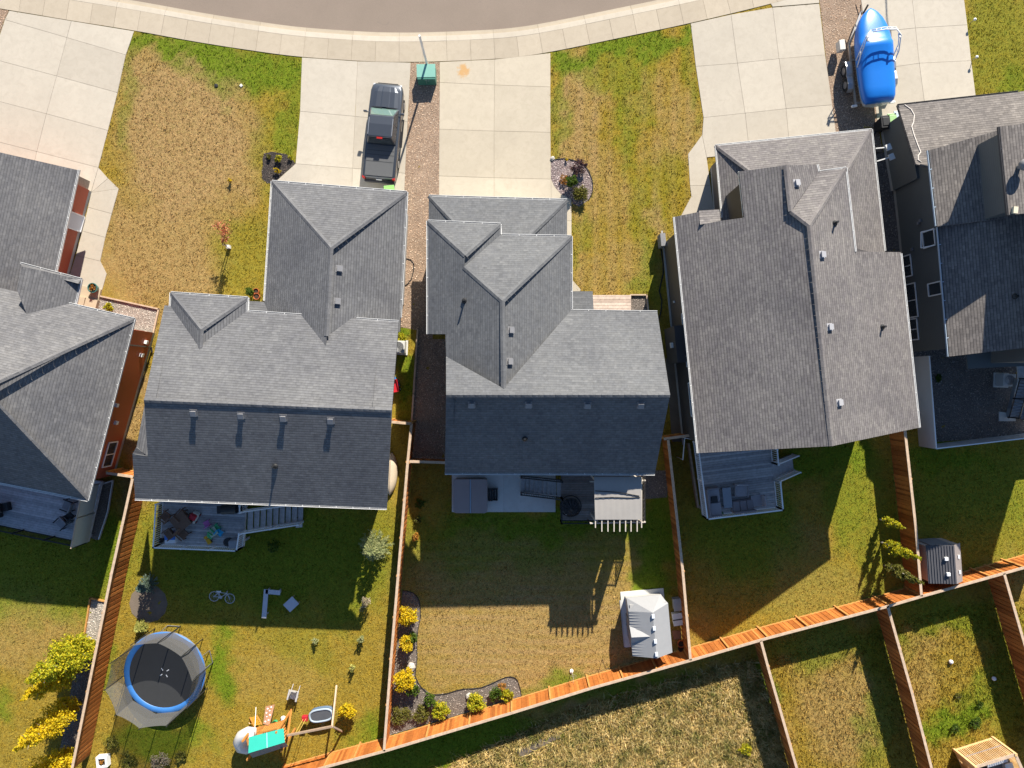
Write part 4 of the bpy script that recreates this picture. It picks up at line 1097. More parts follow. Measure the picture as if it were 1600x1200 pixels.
# white railed deck with toys
z_ = 1.5; dk = thing('deck', 'weathered deck with white railing, children toys and a side stair', 'deck', tuple(g2(252, 850, z_)) + (0,))
deck_floor(dk, [(256, 768), (252, 850), (380, 855), (386, 768)], z_, -.05, GREYDECK)
for a, b in (((256, 784), (252, 850)), ((252, 850), (379, 855)), ((379, 855), (383, 829)), ((384, 786), (384, 797))): railing(dk, g3(*a, z_), g3(*b, z_), .95, WHITE)
stairs(dk, g2(385, 829, z_), g2(386, 796, z_), (2.95, .25), 9, z_, GREYDECK, WHITE)
for px_, py_, lb in ((467, 800, 'paver at the toy deck stair foot on the house side'), (467, 817, 'paver at the toy deck stair foot on the lawn side')): tag(MB().box((*g2(px_, py_, .04), .03), (.4, .55, .08), .08).build('paver', CONC_PATIO), lb, 'paver', 'pavers at the toy deck stair')
# white railed deck with sofa set
z_ = 1.6; dk = thing('deck', 'grey plank deck with white railing and outdoor sofa set', 'deck', tuple(g2(1098, 806, z_)) + (0,))
deck_floor(dk, [(1083, 670), (1098, 806), (1213, 792), (1202, 670)], z_, .125, GREYDECK)
for a, b in (((1083, 690), (1098, 806)), ((1098, 806), (1213, 792)), ((1213, 792), (1209, 750)), ((1204, 700), (1206, 723))): railing(dk, g3(*a, z_), g3(*b, z_), 1.05, WHITE)
stairs(dk, g2(1209, 749, z_), g2(1206, 723, z_), (1.75, .35), 7, z_, GREYDECK, WHITE)
# pergola deck
z_ = 1.7; dk = thing('deck', 'brown plank deck with black stair rails below the pergola', 'deck', tuple(g2(876, 813, z_)) + (0,))
deck_floor(dk, [(877, 735), (876, 813), (1003, 813), (1003, 735)], z_, 0, BROWNDECK)
for a, b in (((877, 777), (876, 813)), ((876, 813), (1003, 813)), ((1003, 813), (1003, 742))): railing(dk, g3(*a, z_), g3(*b, z_), .95, BLACKM, .12, True, .018, .05)
stairs(dk, g2(877, 750, z_), g2(877, 777, z_), (-2.35, .05), 9, z_, GREYDECK, BLACKM)
# composite deck of the red house
z_ = .9; dk = thing('deck', 'blue grey plank deck of the red house with frosted privacy screen', 'deck', tuple(g2(138, 846, z_)) + (0,))
BLUEDECK = mat_wood('blue_grey_deck', (.36, .38, .41), (.55, .57, .60))
deck_floor(dk, [(-120, 720), (-120, 795), (0, 822), (136, 848), (158, 752)], z_, -.2, BLUEDECK)
railing(dk, g3(-60, 808, z_), g3(134, 848, z_), 1.0, BLACKM, .12, True, .018, .06)
FROST = mat('frosted_glass', (.42, .42, .38), .35, .04, 1, 10, 0)
a, b = g3(155, 756, z_), g3(138, 847, z_)
for k in range(2):
    p, q = a.lerp(b, k / 2), a.lerp(b, (k + .98) / 2)
    MB().beam((p.x, p.y, 1.75), (q.x, q.y, 1.75), .03, 1.6).build('frosted_panel', FROST, dk, world=True)
    MB().box((p.x, p.y, 1.75), (.07, .07, 1.8)).build('screen_post', GALV, dk, world=True)
MB().beam((a.x, a.y, 2.58), (b.x, b.y, 2.58), .07, .06).build('screen_rail', CEDAR_CAP, dk, world=True)
BEDS.append([(156, 755), (178, 748), (170, 800), (156, 846), (142, 842)])
pl = tag(MB().prism(px2([(158, 757), (176, 751), (168, 800), (154, 843), (143, 839)]), -.05, .18).build('gravel_planter', PEB_GREY_BED), 'raised grey gravel strip beside the frosted deck screen', 'planter')
for a, b in (((158, 757), (176, 751)), ((176, 751), (168, 800)), ((168, 800), (154, 843))):
    MB().beam((*g2(*a, .2), .16), (*g2(*b, .2), .16), .07, .14).build('planter_edge', GUTTER, pl)
# pale pine deck on the lot behind
dk = thing('deck', 'new pale pine deck with slatted sides in the far grass lot', 'deck', tuple(g2(1549, 1153, 0)) + (0,))
P0, P1, P2 = g2(1490, 1171, 0), g2(1550, 1152, 0), g2(1578, 1215, 0)
P3 = P0 + (P2 - P1)
fl = [P0, P1, P2, P3]; m = MB(); nn = (P3 - P0).normalized()
k = 0.0
while k < (P3 - P0).length:
    a, b = P0 + nn * k, P1 + nn * k; m.beam((a.x, a.y, .98), (b.x, b.y, .98), .13, .04); k += .145
o = m.build('deck_boards', BROWNDECK, dk, world=True); o['kind'] = 'stuff'
for a, b in ((P0, P1), (P1, P2), (P3, P0)):
    n = int((b - a).length / .11); m = MB()
    for i in range(n + 1):
        p = a.lerp(b, i / n); m.box((p.x, p.y, 1.0), (.05, .05, 1.96), math.atan2((b - a).y, (b - a).x))
    o = m.build('slats', PINE, dk, world=True); o['kind'] = 'stuff'
    MB().beam((a.x, a.y, 2.02), (b.x, b.y, 2.02), .17, .05).build('cap_rail', CEDAR_CAP, dk, world=True)
    MB().beam((a.x, a.y, .12), (b.x, b.y, .12), .06, .14).build('skirt_board', PINE, dk, world=True)
    MB().box((a.x, a.y, 1.05), (.15, .15, 2.1)).build('corner_post', PINE, dk, world=True)
e_ = (P0 - P3).normalized(); s_ = (P0 - P1).normalized()
sa = P0 + nn * .9
stairs(dk, sa, sa + nn * 1.2, s_ * 1.5, 5, .98, PINE, PINE)
# front boardwalk of the middle house
dk = thing('front_boardwalk', 'pinkish plank front porch boards beside the middle house', 'porch', tuple(g2(930, 484, .3)) + (0,))
deck_floor(dk, [(926, 461), (986, 461), (986, 492), (926, 492)], .3, 0, mat_wood('pink_plank', (.40, .30, .24), (.58, .46, .38)), .19)
edging('timber_edging', 'timber edge board round the small gravel patch by the boardwalk', [(985, 461), (1010, 461), (1013, 488)], CEDAR_CAP, .08, .14)
# entry porch of the red house
ps = thing('porch_steps', 'tan porch landing with steps at the red house entry', 'porch', tuple(g2(140, 462, 0)) + (0,))
TAN = mat('tan_deck', (.46, .38, .27), .8, .1, 3)
for k, (p, z_) in enumerate((([(122, 446), (160, 453), (156, 470), (116, 462)], .17), ([(116, 462), (138, 466), (134, 485), (110, 480)], .34), ([(139, 466), (157, 470), (152, 488), (134, 485)], .30))):
    MB().prism(px2(p), 0, z_).build('step', TAN, ps, world=True)
# patio slab behind the middle house
slab_group('patio', 'blue grey concrete patio slab under the hot tub', [[(706, 735), (787, 735), (787, 800), (706, 800)], [(787, 735), (868, 735), (868, 800), (787, 800)]], CONC_PATIO, cat='patio', gap=.004)
# pergola
z_ = 4.45; CREAM = mat('cream_vinyl', (.52, .47, .40), .5, .05)
pg = thing('pergola', 'pergola with pale sunshade canopy and protruding rafter tails', 'pergola', tuple(g2(966, 780, z_)) + (0,))
for px_ in (933, 1000):
    for py_ in (752, 816):
        p = g2(px_, py_, z_); MB().box((p.x, p.y, 1.7 + (z_ - 1.85) / 2), (.14, .14, z_ - 1.85)).build('post', CREAM, pg, world=True)
for py_ in (752, 817):
    a, b = g2(922, py_ + 1, z_), g2(1009, py_ - 1, z_); MB().beam((a.x, a.y, z_ - .13), (b.x, b.y, z_ - .13), .06, .2).build('beam', CREAM, pg, world=True)
for px_ in (930, 940, 949.5, 959, 968, 977, 985.5, 995, 1002):
    a, b = g2(px_, 746, z_), g2(px_, 830 if 935 < px_ < 999 else 824, z_); MB().beam((a.x, a.y, z_ + .05), (b.x, b.y, z_ + .05), .05, .16).build('rafter', CREAM, pg, world=True)
q = px2([(928, 745), (1002, 745), (1003, 812), (930, 812)], z_ + .2)
m = MB(); nx_, ny_ = 26, 14
for j in range(ny_ + 1):
    for i in range(nx_ + 1):
        u, v = i / nx_, j / ny_
        p = (q[0] * (1 - u) + q[1] * u) * (1 - v) + (q[3] * (1 - u) + q[2] * u) * v
        m.v.append((p.x, p.y, z_ + .18 + .007 * math.cos(u * 8 * 2 * math.pi) + .006 * math.sin(v * 9 + u * 3)))
for j in range(ny_):
    for i in range(nx_):
        k = j * (nx_ + 1) + i; m.f.append([k, k + nx_ + 1, k + nx_ + 2, k + 1]); m.uv.append(None); m.mi.append(0)
m.build('canopy', mat('canopy_cloth', (.29, .275, .26), .85, .05, 3, 60, .1), pg, smooth=True, world=True)
for pts in ([(930, 767), (945, 768), (962, 769), (982, 772), (999, 775)], [(930, 778), (955, 777), (985, 778), (1000, 777)]):
    MB().tube([g3(*p, z_ + .22) for p in pts], .022, 6).build('tie_cord', DARKPL, pg, world=True)
cu0, cu1 = g2(1003, 748, z_), g2(1003, 815, z_); m = MB()  # unseen curtain, added so the pergola casts a filled shadow
for i in range(24):
    pts_ = []
    for f in (i / 24, (i + 1) / 24):
        q_ = cu0.lerp(cu1, f); pts_.append((q_.x + .12 + .03 * math.sin(f * 60), q_.y))
    (xa, ya), (xb, yb) = pts_; m.poly([(xa, ya, 2.0), (xb, yb, 2.0), (xb, yb, z_ + .05), (xa, ya, z_ + .05)])
m.build('shadow_curtain', MATS['canopy_cloth'], pg, world=True)
# metal stair of the dark house
st = thing('metal_stair', 'black metal stair down to the gravel yard of the dark house', 'stair', tuple(g2(1585, 630, 1)) + (0,))
a, b = g2(1592, 592, 2.2), g2(1618, 596, 2.2)
stairs(st, a, b, g2(1576, 652, .2) - a, 12, 2.2, GALV, BLACKM)
MB().prism(px2([(1590, 565), (1650, 560), (1655, 598), (1592, 594)], 2.3), 2.18, 2.26).build('landing', GREYDECK, st, world=True)
tag(MB().prism(px2([(1560, 643), (1586, 647), (1586, 658), (1560, 658)]), -.05, .06).build('landing_pad', CONC_PATIO), 'small concrete pad at the foot of the black metal stair', 'pad')
cv = MB().prism(px2([(1510, 553), (1640, 540), (1645, 570), (1512, 576)], 2.4), 2.3, 2.42).build('deck_cover', SID_E); tag(cv, 'dark green cantilevered floor jutting over the gravel yard', 'overhang')
# thin white pole frame by the taupe house
fr = thing('pole_frame', 'thin white gate frame standing beside the sofa deck', 'gate frame', tuple(g2(1070, 686, 0)) + (0,))
p0, p1, p2 = g2(1070, 684, 1.6), g2(1088, 688, 1.6), g2(1067, 718, 1.6)
for a, b in (((*p0, 0), (*p0, 1.6)), ((*p0, 1.6), (*p1, 1.6)), ((*p0, 1.58), (*p2, 1.58)), ((*p2, 0), (*p2, 1.6))):
    MB().tube([a, b], .03, 8).build('pole', GUTTER, fr, world=True)
wl = MB().beam(tuple(g2(1074, 692, 0)) + (.18,), tuple(g2(1089, 792, 0)) + (.18,), .12, .36).build('timber_retainer', CEDAR_CAP); tag(wl, 'weathered retaining timber along the sofa deck side', 'timber')
# ------------------------------------------------------------------ vegetation
def mat_leaf(name, cols, trans=.35):
    m, nt, bs = _nt(name); k = len(cols)
    r = N(nt, 'ShaderNodeNewGeometry').outputs['Random Per Island']
    c = ramp(nt, r, [(i / max(k - 1, 1), cols[i]) for i in range(k)])
    c = mixc(nt, 1.0, c, ramp(nt, noise(nt, 2.2, 4, .7, geocoord(nt)), [(.3, (.7, .75, .7)), (.7, (1.25, 1.2, 1.2))]), 'MULTIPLY')
    nt.links.new(c, bs.inputs['Base Color']); bs.inputs['Roughness'].default_value = .6; bs.inputs['Specular IOR Level'].default_value = .2
    tr = N(nt, 'ShaderNodeBsdfTranslucent'); nt.links.new(c, tr.inputs[0])
    mx = N(nt, 'ShaderNodeMixShader'); mx.inputs[0].default_value = trans
    nt.links.new(bs.outputs[0], mx.inputs[1]); nt.links.new(tr.outputs[0], mx.inputs[2]); nt.links.new(mx.outputs[0], nt.nodes['Material Output'].inputs[0])
    return m
LF_YEL = mat_leaf('leaf_yellow', [(.40, .34, .014), (.66, .48, .012), (.76, .52, .015), (.44, .40, .03)])
LF_YG = mat_leaf('leaf_yellow_green', [(.17, .24, .014), (.42, .40, .02), (.60, .48, .02), (.25, .31, .02)])
LF_GRN = mat_leaf('leaf_green', [(.035, .075, .010), (.08, .14, .016), (.13, .18, .02)])
LF_OLV = mat_leaf('leaf_olive', [(.08, .09, .015), (.17, .17, .03), (.24, .21, .05)])
LF_RED = mat_leaf('leaf_red', [(.48, .12, .06), (.66, .24, .13), (.70, .38, .22)])
LF_PUR = mat_leaf('leaf_purple', [(.035, .018, .035), (.075, .04, .065), (.13, .08, .085), (.18, .08, .03)])
LF_ORG = mat_leaf('leaf_orange', [(.40, .15, .03), (.55, .26, .04), (.30, .20, .06)])
LF_PALE = mat_leaf('leaf_pale', [(.20, .24, .09), (.33, .36, .17), (.42, .42, .20)])
LF_SPR = mat_leaf('needle_blue_green', [(.05, .085, .06), (.11, .16, .12), (.19, .24, .19)], .1)
LF_SPY = mat_leaf('needle_yellow_green', [(.19, .22, .04), (.36, .36, .09), (.48, .44, .14)], .15)
LF_DRY = mat_leaf('leaf_dry_pink', [(.42, .30, .24), (.55, .46, .36), (.24, .24, .10)])
BARK = mat('bark', (.085, .065, .05), .95, .25, 12, 30, .4)
BARKP = mat('bark_pale', (.32, .29, .25), .9, .25, 10, 30, .3)

def leaf_cloud(name, blobs, n, size, mat_, parent, shell=.55):
    """leaf faces spread through ellipsoids: blobs of (x, y, z, rx, ry, rz, weight)"""
    W = np.array([b[6] for b in blobs]); W = W / W.sum(); V = []
    for b, w in zip(blobs, W):
        k = max(6, int(n * w)); d = nrs.normal(size=(k, 3)); d /= np.linalg.norm(d, axis=1)[:, None]
        # clumps: pull directions towards a few random twig ends
        tw = nrs.normal(size=(max(5, k // 16), 3)); tw /= np.linalg.norm(tw, axis=1)[:, None]
        pick = tw[nrs.randint(0, len(tw), k)]; d = d * .35 + pick * .75
        r = nrs.uniform(shell, 1.08, k) ** .7
        p = d * r[:, None] * np.array(b[3:6]) + np.array(b[:3]); V.append(p)
    P = np.concatenate(V); k = len(P)
    a = nrs.normal(size=(k, 3)); a /= np.linalg.norm(a, axis=1)[:, None]
    b_ = np.cross(a, nrs.normal(size=(k, 3))); b_ /= np.linalg.norm(b_, axis=1)[:, None]
    s = size * nrs.uniform(.6, 1.35, (k, 1)); Q = np.stack([P - a * s, P + b_ * s * .55, P + a * s, P - b_ * s * .55], 1)
    Q[:, :, 2] = np.maximum(Q[:, :, 2], .01)
    return np_mesh(name, Q.reshape(-1, 3), np.arange(k * 4).reshape(-1, 4), mat_, parent)

def stems(parent, h, r, n, mat_=BARK, spread=.5, name='stem', thick=.018):
    m = MB()
    for i in range(n):
        a = 6.283 * i / n + rnd.uniform(-.4, .4); s = spread * r * rnd.uniform(.5, 1.0)
        m.tube([(0, 0, -.03), (math.cos(a) * s * .45, math.sin(a) * s * .45, h * .45), (math.cos(a) * s, math.sin(a) * s, h * .85)], [thick, thick * .7, thick * .35], 5)
    return m.build(name, mat_, parent)

def shrub(px, py, r, h, label, lm, n=650, size=.07, group='garden shrubs', name='shrub', cat='shrub', z=0.0, lobes=5):
    p = G(px, py, 0); t = thing(name, label, cat, (p.x, p.y, z), rnd.uniform(0, 6), group)
    bl = [(0, 0, h * .5, r * .7, r * .7, h * .48, 2)]
    for i in range(lobes):
        a = 6.283 * i / lobes + rnd.uniform(-.5, .5); q = rnd.uniform(.35, .6) * r
        bl.append((math.cos(a) * q, math.sin(a) * q, h * rnd.uniform(.35, .75), r * rnd.uniform(.3, .5), r * rnd.uniform(.3, .5), h * rnd.uniform(.2, .34), 1))
    leaf_cloud('foliage', bl, int(n * 2.4), size * .72, lm, t)
    stems(t, h, r, 5)
    return t

def spindle(px, py, h, r, label, lm, n=2600, size=.10, group='slim columnar trees', z0=.35, low=1.0, name='columnar_tree'):
    p = G(px, py, 0); t = thing(name, label, 'tree', (p.x, p.y, 0), rnd.uniform(0, 6), group)
    bl = []; k = 22
    for i in range(k):
        f = (i + .5) / k; zz = z0 + (h - z0) * f
        rr = r * (math.sin(min(1, f * 2.1 + .22) * math.pi / 2)) * (1 - f ** 2.2 * .85) * low ** (1 - f)
        for _ in range(2):
            a = rnd.uniform(0, 6.283); o = rr * rnd.uniform(.1, .55)
            bl.append((math.cos(a) * o, math.sin(a) * o, zz, rr * .62, rr * .62, h / k * 1.3, rr))
    leaf_cloud('crown', bl, int(n * 2.6), size * .68, lm, t)
    m = MB(); m.tube([(0, 0, -.05), (.03, 0, h * .5), (0, .02, h * .96)], [.06, .04, .012], 8)
    for i in range(14):
        f = .15 + .75 * i / 14; a = i * 2.4; q = r * (1 - f * .6) * .8
        m.tube([(0, 0, h * f), (math.cos(a) * q, math.sin(a) * q, h * f + q * 1.1)], [.02, .006], 5)
    m.build('trunk', BARKP, t)
    return t

def conifer(px, py, h, r, label, lm, n=9, name='young_conifer', group='young conifers', size=.09):
    p = G(px, py, 0); t = thing(name, label, 'conifer', (p.x, p.y, 0), rnd.uniform(0, 6), group)
    P, T = [], []; lev = n
    for i in range(lev):
        f = i / lev; rr = r * (1 - f) ** .85 + .04; zz = .12 + h * f
        k = max(5, int(11 * (1 - f * .5)))
        for j in range(k):
            a = 6.283 * j / k + i * .7 + rnd.uniform(-.15, .15); ln = rr * rnd.uniform(.75, 1.1)
            for s in np.linspace(.15, 1, 9):
                for _ in range(3):
                    P.append((math.cos(a) * ln * s, math.sin(a) * ln * s, zz + ln * .25 * s - .12 * s * s)); T.append(a + rnd.uniform(-.8, .8))
    P = np.array(P); T = np.array(T); k = len(P); sz = size * nrs.uniform(.6, 1.2, k)
    d = np.stack([np.cos(T), np.sin(T), nrs.uniform(-.1, .5, k)], 1); s = np.stack([-np.sin(T), np.cos(T), nrs.uniform(-.5, .5, k)], 1)
    Q = np.stack([P, P + d * (sz * .5)[:, None] + s * (sz * .16)[:, None], P + d * sz[:, None], P + d * (sz * .5)[:, None] - s * (sz * .16)[:, None]], 1)
    np_mesh('needles', Q.reshape(-1, 3), np.arange(k * 4).reshape(-1, 4), lm, t)
    m = MB(); m.tube([(0, 0, -.03), (0, 0, h)], [.035, .008], 6); m.build('trunk', BARK, t)
    return t

# tall yellow trees by the cedar fence
spindle(143, 1004, 5.6, 1.2, 'tall yellow and green columnar tree near the pale gravel patch', LF_YG, 4200, .10, 'yellow columnar trees by the fence', .1, 1.25)
spindle(124, 1036, 5.0, .95, 'bright yellow columnar tree standing between two others by the fence', LF_YEL, 3000, .10, 'yellow columnar trees by the fence', .2)
spindle(122, 1098, 5.4, 1.05, 'tall all yellow columnar tree by the cedar fence', LF_YEL, 3600, .10, 'yellow columnar trees by the fence', .2, 1.1)
spindle(110, 1172, 5.4, 1.1, 'golden columnar tree farthest down the cedar fence', LF_YEL, 3600, .10, 'yellow columnar trees by the fence', .2, 1.2)
# three slim trees by the fence
spindle(1375, 811, 2.7, .36, 'shortest slim tree with orange yellow leaves by the cedar fence', LF_YG, 900, .08)
spindle(1377, 847, 4.2, .50, 'slim yellow green tree in the middle of three by the fence', LF_YG, 1500, .08)
spindle(1382, 883, 4.0, .48, 'slim yellow green tree next to the rear fence corner', LF_OLV, 1500, .08)
for px_, py_ in ((1374, 811), (1376, 847), (1381, 883)): pass
# border bed shrubs
shrub(640, 958, .72, 1.1, 'golden shrub at the shaded end of the gravel border bed', LF_YEL, 950, .075)
shrub(637, 1000, .62, 1.2, 'gold shrub with a green side above the pale boulder', LF_YEL, 850, .075)
shrub(646, 992, .42, .8, 'small green bush hugging the gold shrub', LF_GRN, 380, .07)
shrub(635, 1055, .85, 1.4, 'largest golden shrub in the bend of the border bed', LF_YEL, 1300, .08)
shrub(647, 1072, .5, .8, 'green bush at the foot of the largest golden shrub', LF_GRN, 450, .07)
shrub(673, 1089, .45, .7, 'round green bush inside the curved edging', LF_GRN, 420, .07)
shrub(690, 1103, .68, .9, 'yellow green shrub leaning on the rear fence beside a round bush', LF_YG, 850, .075)
shrub(660, 1112, .7, .5, 'low dry straggly shrub in the fence corner', LF_OLV, 600, .06)
shrub(628, 1115, .8, .5, 'low olive ground shrub under the side fence', LF_OLV, 700, .06)
shrub(744, 1090, .74, 1.2, 'upright golden green shrub in front of the rear fence', LF_YG, 1000, .075)
shrub(775, 1080, .55, .7, 'leafy green shrub next to the boulder by the rear fence', LF_GRN, 550, .07)
shrub(792, 1082, .6, .8, 'yellow shrub at the end of the curved border bed', LF_YG, 700, .07)
shrub(784, 1071, .4, .5, 'small rust orange shrub above the yellow border shrub', LF_ORG, 260, .06)
shrub(546, 1103, .62, 1.2, 'bright yellow shrub beside the swing beam', LF_YEL, 900, .08)
# lawn plants of the trampoline yard
conifer(589, 850, 2.1, .92, 'pale spiky young pine in the sunlit gap', LF_PALE, 16, size=.17)
conifer(236, 910, 1.5, .52, 'blue green young spruce beside the soil ring', LF_SPR, 10, size=.13)
conifer(224, 977, .8, .34, 'small yellow green conifer above the trampoline', LF_SPY, 8, size=.12)
shrub(432, 852, .55, 1.0, 'sparse green sapling in the shade below the deck stair', LF_GRN, 260, .07, 'lawn saplings', 'sapling', 'sapling')
shrub(575, 936, .38, 1.2, 'dry pinkish sapling beside the cedar fence shadow', LF_DRY, 260, .06, 'lawn saplings', 'sapling', 'sapling')
shrub(568, 948, .25, .7, 'tiny green sapling below the dry pinkish one', LF_PALE, 120, .06, 'lawn saplings', 'sapling', 'sapling')
shrub(566, 995, .3, .7, 'little feathery green sapling near the long fence shadow', LF_PALE, 180, .06, 'lawn saplings', 'sapling', 'sapling')
shrub(494, 999, .25, .5, 'tiny sapling at the edge of the roof shadow', LF_PALE, 130, .06, 'lawn saplings', 'sapling', 'sapling')
shrub(553, 1040, .28, .7, 'small yellow sapling above the bright yellow shrub', LF_SPY, 160, .06, 'lawn saplings', 'sapling', 'sapling')
shrub(657, 786, .36, .5, 'dim green shrub in shade beside the hot tub fence', LF_GRN, 260, .06)
shrub(653, 811, .3, .5, 'second dim green shrub in shade along the fence', LF_OLV, 200, .06)
shrub(650, 838, .32, .5, 'rust coloured shrub in shade along the fence', LF_ORG, 220, .06)
shrub(178, 1155, .55, .6, 'mixed perennial clump under the trampoline shadow', LF_OLV, 420, .06)
shrub(205, 1185, .7, .4, 'low perennials at the end of the trampoline yard', LF_OLV, 500, .06)
shrub(252, 1187, .75, .5, 'silvery perennial clump near the yard end', LF_DRY, 520, .06)
shrub(285, 1178, .5, .4, 'low olive perennial clump beside the silvery one', LF_OLV, 300, .06)
# front yards
p_ = G(357, 386); rt = thing('young_red_tree', 'young tree with sparse red leaves on the dry front lawn', 'tree', (p_.x, p_.y, 0))
cc = G(349, 358, 1.9) - Vector((p_.x, p_.y, 0)); c2 = G(338, 352, 1.8) - Vector((p_.x, p_.y, 0)); c3 = G(352, 374, 1.4) - Vector((p_.x, p_.y, 0))
leaf_cloud('crown', [(cc.x, cc.y, cc.z, .55, .6, .5, 3), (c2.x, c2.y, c2.z, .4, .28, .35, 1.2), (c3.x, c3.y, c3.z, .35, .3, .35, 1.4)], 430, .055, LF_RED, rt, .15)
m = MB(); m.tube([(0, 0, -.05), (.0, .05, .9), (cc.x * .8, cc.y * .8, 1.9)], [.035, .028, .012], 7)
for i in range(9):
    a = i * 2.3; m.tube([(cc.x * .5, cc.y * .5, 1.0 + .08 * i), (cc.x + .4 * math.cos(a), cc.y + .4 * math.sin(a), 1.5 + .09 * i)], [.014, .005], 5)
m.build('trunk', BARK, rt)
MB().tube([(.12, -.1, -.05), (.12, -.1, 1.2)], .025, 6).build('stake', CEDAR_CAP, rt)
MB().box((.06, -.02, .14), (.2, .2, .28)).build('trunk_guard', WHITE, rt)
shrub(361, 283, .16, .45, 'tiny yellow seedling on the dry front lawn', LF_YEL, 90, .05, 'front yard plants')
shrub(437, 249, .30, .4, 'yellow green plant in the black mulch bed corner', LF_YG, 220, .06, 'front yard plants')
shrub(455, 247, .2, .3, 'small pale plant in the black mulch bed', LF_YG, 120, .05, 'front yard plants')
shrub(435, 268, .24, .35, 'bright yellow plant low in the black mulch bed', LF_YEL, 160, .05, 'front yard plants')
shrub(421, 246, .2, .3, 'dry olive plant at the edge of the black mulch bed', LF_OLV, 120, .05, 'front yard plants')
shrub(903, 263, .72, .75, 'dark purple twiggy shrub in the mauve pebble bed', LF_PUR, 520, .06, 'pebble bed shrubs')
shrub(893, 288, .42, 1.2, 'dark upright evergreen in the mauve pebble bed', LF_GRN, 700, .06, 'pebble bed shrubs')
shrub(905, 305, .62, .6, 'spreading juniper at the end of the mauve pebble bed', LF_OLV, 800, .06, 'pebble bed shrubs')
shrub(881, 282, .4, .3, 'rust orange low plant in the mauve pebble bed', LF_ORG, 240, .05, 'pebble bed shrubs')
shrub(885, 250, .12, .25, 'yellow flower tuft on the pebble bed edging', LF_YEL, 60, .04, 'pebble bed shrubs')
shrub(173, 481, .38, .4, 'green leafy plant in the white pebble bed', LF_YG, 300, .07, 'front yard plants')
shrub(627, 528, .42, .5, 'bright yellow green bush beside the air conditioner', LF_YG, 360, .06, 'front yard plants')
shrub(396, 458, .32, 1.2, 'dark green clipped bush beside the orange pots', LF_GRN, 420, .06, 'front yard plants')
shrub(1466, 590, .3, .2, 'weed clump growing in the gravel yard', LF_GRN, 180, .06, 'lot weeds')
shrub(1522, 1128, .5, .3, 'bright green weed clump near the pine deck', LF_GRN, 380, .06, 'lot weeds')
shrub(1491, 1137, .36, .3, 'dark green weed tuft near the pine deck stair', LF_GRN, 260, .06, 'lot weeds')
shrub(1496, 1087, .3, .2, 'lone olive weed tuft in the far lot', LF_OLV, 160, .06, 'lot weeds')
shrub(1529, 1099, .32, .25, 'green weed tuft above the bright weed clump', LF_GRN, 200, .06, 'lot weeds')
shrub(1163, 1168, .5, .5, 'yellow green weed bush at the track edge', LF_YG, 380, .07, 'lot weeds')
for px_, py_, r_, lb in ((643, 1041, .26, 'pale boulder between golden shrubs in the border bed'), (733, 1087, .22, 'pale boulder beside the upright golden green shrub'), (779, 1078, .22, 'pale boulder next to the leafy green shrub'), (863, 248, .14, 'small cream stone at the pebble bed corner')):
    p = G(px_, py_); bm = bmesh.new(); bmesh.ops.create_icosphere(bm, subdivisions=2, radius=r_)
    for v in bm.verts: v.co *= 1 + rnd.uniform(-.16, .16); v.co.z *= .7
    me = bpy.data.meshes.new('boulder'); bm.to_mesh(me); bm.free(); me.materials.append(mat('boulder_stone', (.42, .39, .35), .9, .2, 6))
    o = bpy.data.objects.new('boulder', me); o.location = (p.x, p.y, r_ * .35); COL.objects.link(o); tag(o, lb, 'boulder', 'garden boulders')
# ------------------------------------------------------------------ vehicles
def rrect(w, zb, zt, y, r=.14, n=4):
    """rounded rectangle ring across a vehicle at station y"""
    pts = []; r = min(r, w * .45, (zt - zb) * .45)
    for cx, cz, a0 in ((w - r, zt - r, 0), (-w + r, zt - r, 90), (-w + r, zb + r, 180), (w - r, zb + r, 270)):
        for i in range(n + 1):
            a = math.radians(a0 + 90 * i / n); pts.append(Vector((cx + r * math.cos(a), y, cz + r * math.sin(a))))
    return pts
def wheel(parent, c, r=.39, w=.27, axis='x', rim=GALV):
    c = Vector(c)
    def cyl(m, prof):
        n = 24; P, F = [], []
        for rr, xx in prof:
            for j in range(n):
                t = 6.28318 * j / n; P.append(c + Vector((xx, rr * math.cos(t), rr * math.sin(t))))
        for i in range(len(prof) - 1):
            for q in range(n): F.append((i * n + q, i * n + (q + 1) % n, (i + 1) * n + (q + 1) % n, (i + 1) * n + q))
        F.append(list(range(n))); F.append([(len(prof) - 1) * n + q for q in range(n)][::-1]); m.add(P, F); return m
    o = cyl(MB(), [(r * .6, -w / 2), (r * .93, -w / 2), (r, -w * .36), (r, w * .36), (r * .93, w / 2), (r * .6, w / 2)]).build('wheel', RUBBER, parent, smooth=False)
    cyl(MB(), [(r * .2, -w / 2 - .012), (r * .58, -w / 2 - .006), (r * .58, w / 2 + .006), (r * .2, w / 2 + .012)]).build('rim', rim, o)
    return o
PAINT = mat('truck_paint_slate', (.075, .084, .10), .30, .03, 3, 60, 0, metal=.5, coat=.6)
TONNEAU = mat('tonneau_vinyl', (.085, .088, .092), .6, .06, 4, 80, .06)
a, b = G(606, 130, 1.0), G(592, 280, 1.0); d = (a - b)
tr = thing('pickup_truck', 'dark slate crew cab pickup truck with bed cover parked on the driveway', 'pickup truck', ((a.x + b.x) / 2, (a.y + b.y) / 2, .03), math.atan2(d.y, d.x) - math.pi / 2)
HL = d.length / 2
m = MB(); m.loft([rrect(w, zb, zt, y * HL / 2.9, r) for y, w, zb, zt, r in ((2.90, .60, .50, .86, .15), (2.84, .78, .45, 1.00, .16), (2.70, .90, .42, 1.07, .16), (2.40, .965, .40, 1.10, .14), (1.2, .985, .40, 1.16, .12), (1.0, .985, .42, 1.17, .10), (-.7, .985, .42, 1.17, .10), (-.8, .98, .44, 1.16, .08), (-2.78, .975, .50, 1.16, .08), (-2.86, .96, .52, 1.13, .08))])
